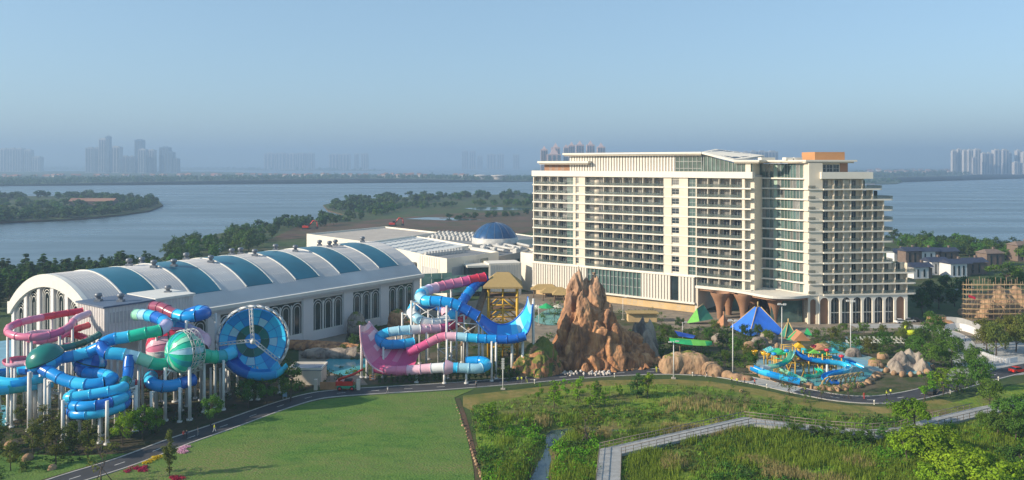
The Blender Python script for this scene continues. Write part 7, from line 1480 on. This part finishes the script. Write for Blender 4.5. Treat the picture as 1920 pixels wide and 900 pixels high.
for i, (px, py) in enumerate(((1738, 628), (1743, 629), (1810, 640), (1650, 613))): person(px, py, i % 2, HIVIS if i < 2 else WHITEC, NAVY, i, ('worker in yellow left of a pair on the side road', 'worker in yellow right of a pair on the side road', 'person in white at the ramp wall', 'person in white before the arcade')[i])
# ------------------------------------------------------------------ vehicles
RED = gloss('red_machine_paint', (.55, .035, .02)); TYRE = mat('tyre_rubber', (.02, .02, .02), .85, .2); GRN = gloss('green_machine_paint', (.05, .3, .16))
c = G(650, 731); bl = empty('boom_lift', c, 'red boom lift with its arm raised on the road', 'boom lift')
MB().box(c.x-2.2, c.x+2.2, c.y-1, c.y+1, .6, 1.2).build('chassis', GRN, bl); MB().box(c.x-2.5, c.x+1.6, c.y-.9, c.y+.9, 1.25, 2.3).build('turntable', RED, bl); MB().box(c.x-.4, c.x+1.3, c.y-.95, c.y+.85, 2.32, 2.6).build('engine_hood', BLACKC, bl)
for sx in (-1.5, 1.5):
    for sy in (-1.05, 1.05):
        w = MB().lathe(c+V(sx, sy, .55), [(.2, -.2), (.55, -.2), (.55, .2), (.2, .2)], 14, axis=(0, 1, 0)).build('wheel', TYRE, bl); MB().lathe(c+V(sx, sy*1.02, .55), [(.01, -.22), (.3, -.22), (.3, .22), (.01, .22)], 10, axis=(0, 1, 0)).build('rim', RED, w)
a = c+V(-2.1, 0, 2.5); b = c+V(1.2, 0, 3.6); d_ = c+V(4.0, 0, 5.0)
MB().bar(a, b+V(1, 0, .4), .32, 4).build('boom', RED, bl); MB().bar(b, d_, .24, 4).build('boom_extension', RED, bl); MB().bar(d_, d_+V(1.8, 0, -2.1), .12, 5).build('jib', BLACKC, bl)
bx = d_+V(2.4, 0, -2.3); mb = MB()
for z in (0, .55, 1.1):
    P = [bx+V(x, y, z) for x, y in ((-.6, -.9), (.6, -.9), (.6, .9), (-.6, .9))]
    for i in range(4): mb.bar(P[i], P[(i+1) % 4], .05, 4)
for x, y in ((-.6, -.9), (.6, -.9), (.6, .9), (-.6, .9)): mb.bar(bx+V(x, y, 0), bx+V(x, y, 1.1), .05, 4)
mb.build('basket', M['t_orange'], bl)
def car(px, py, rz, m, label):
    c = G(px, py); e = empty('parked_car', c, label, 'car', 'parked cars', rz); Z = V(0, 0, .06)
    def lb(name, mt_, pts, w, z=None):                     # side profile extruded across the width
        k = len(pts); mb = MB(); mb.add([(x, -w, z_) for x, z_ in pts]+[(x, w, z_) for x, z_ in pts], [tuple(range(k)), tuple(range(2*k-1, k-1, -1))]+[(i, k+i, k+(i+1) % k, (i+1) % k) for i in range(k)]); o = bpy.data.objects.new(name, mb.mesh(name, mats=[mt_])); COL.objects.link(o); o.parent = e; return o
    lb('body', m, [(-2.1, .35), (2.1, .35), (2.2, .7), (1.5, .92), (-2.05, .95)], .9); lb('cabin', M['glass_d'], [(-1.6, .95), (.9, .93), (.35, 1.42), (-1.2, 1.45)], .78); lb('car_roof', m, [(-1.2, 1.46), (.35, 1.43), (.25, 1.5), (-1.1, 1.52)], .76)
    for sx in (-1.3, 1.3):
        for sy in (-.85, .85): o = bpy.data.objects.new('wheel', MB().lathe((sx, sy, .34), [(.01, -.11), (.34, -.11), (.34, .11), (.01, .11)], 12, axis=(0, 1, 0)).mesh('wheel', mats=[TYRE])); COL.objects.link(o); o.parent = e
car(1908, 698, .25, RED, 'bright red car at the right edge of the plaza'); car(1745, 738, .9, BLACKC, 'dark car half hidden by the road bend trees')
for i, (px, py) in enumerate(((1690, 606), (1704, 604), (1718, 603), (1800, 545), (1815, 541))): car(px, py, .1, [M['vwhite'], M['ac'], BLACKC][i % 3], ('white car nearest the arcade end', 'grey car second from the arcade end', 'black car third from the arcade end', 'white car below the villas', 'grey car below the villas')[i])
def digger(px, py, label, s_=1.6, flip=1):
    c = G(px, py); e = empty('excavator', c, label, 'excavator', 'excavators on the bare soil')
    for sy in (-1, 1): MB().box(c.x-2*s_, c.x+2*s_, c.y+sy*1.1*s_-.3*s_, c.y+sy*1.1*s_+.3*s_, 0, .8*s_).build('track', BLACKC, e)
    MB().box(c.x-1.8*s_, c.x+1.4*s_, c.y-1.2*s_, c.y+1.2*s_, .9*s_, 2.0*s_).build('engine_deck', RED, e); MB().box(c.x+.2*s_, c.x+1.5*s_, c.y-1.2*s_, c.y-.1*s_, 2.0*s_, 3.1*s_).build('cab', M['glass_d'], e)
    MB().tube([c+V(1.4*flip*s_, .3, 1.6*s_), c+V(3.6*flip*s_, .3, 4.6*s_), c+V(5.6*flip*s_, .3, 4.0*s_)], .35*s_, 5).build('boom', RED, e); MB().tube([c+V(5.6*flip*s_, .3, 4.0*s_), c+V(6*flip*s_, .3, 1.2*s_)], .25*s_, 5).build('arm', RED, e); MB().box(c.x+(5.4*flip-.4)*s_, c.x+(5.4*flip+.9)*s_, c.y-.4, c.y+1, .3*s_, 1.3*s_).build('bucket', BLACKC, e)
digger(736, 424, 'red excavator on the bare soil left of the dome'); digger(574, 430, 'red excavator near the lakeside trees')
yb = empty('swan_boat', G(1710, 628), 'lime yellow swan-necked pedal boat on the paving', 'pedal boat'); c = G(1710, 628); LIME = gloss('lime_gelcoat', (.5, .6, .03))
MB().lathe(c+V(0, 0, .7), [(.05, -2.2), (.8, -1.6), (1.0, 0), (.8, 1.5), (.1, 2.3)], 12, axis=(1, 0, 0)).build('hull', LIME, yb); MB().tube([c+V(-1.8, 0, 1), c+V(-2.3, 0, 2.0), c+V(-2.1, 0, 2.8), c+V(-1.6, 0, 2.9)], [.4, .28, .3, .12], 8).build('neck', LIME, yb)
hm_ = empty('beach_hut', G(1205, 602), 'low ochre timber snack hut behind the peak', 'building'); c = G(1205, 604); MB().box(c.x-5, c.x+5, c.y, c.y+4, 0, 3).build('hut_wall', M['sand'], hm_); MB().box(c.x-5.5, c.x+5.5, c.y-1, c.y+4.4, 3, 3.3).build('hut_roof', M['thatch'], hm_)

# ------------------------------------------------------------------ small groups of look-alikes: tell them apart by their order
ORD = ['leftmost', 'second from the left', 'third from the left', 'fourth from the left', 'fifth from the left', 'sixth from the left', 'seventh from the left', 'eighth from the left', 'ninth from the left', 'tenth from the left', 'eleventh from the left', 'twelfth from the left', 'thirteenth from the left', 'fourteenth from the left', 'fifteenth from the left']
same = {}
for o in sc.objects:
    if o.parent is None and o.get('label') and o.get('category'): same.setdefault(o['label'], []).append(o)
for lb, L in same.items():
    if 1 < len(L) <= 15:
        for k, o in enumerate(sorted(L, key=lambda o: o.location.x/o.location.y)): o['label'] = lb+', '+(ORD[k] if k < len(L)-1 or len(L) < 3 else 'rightmost')
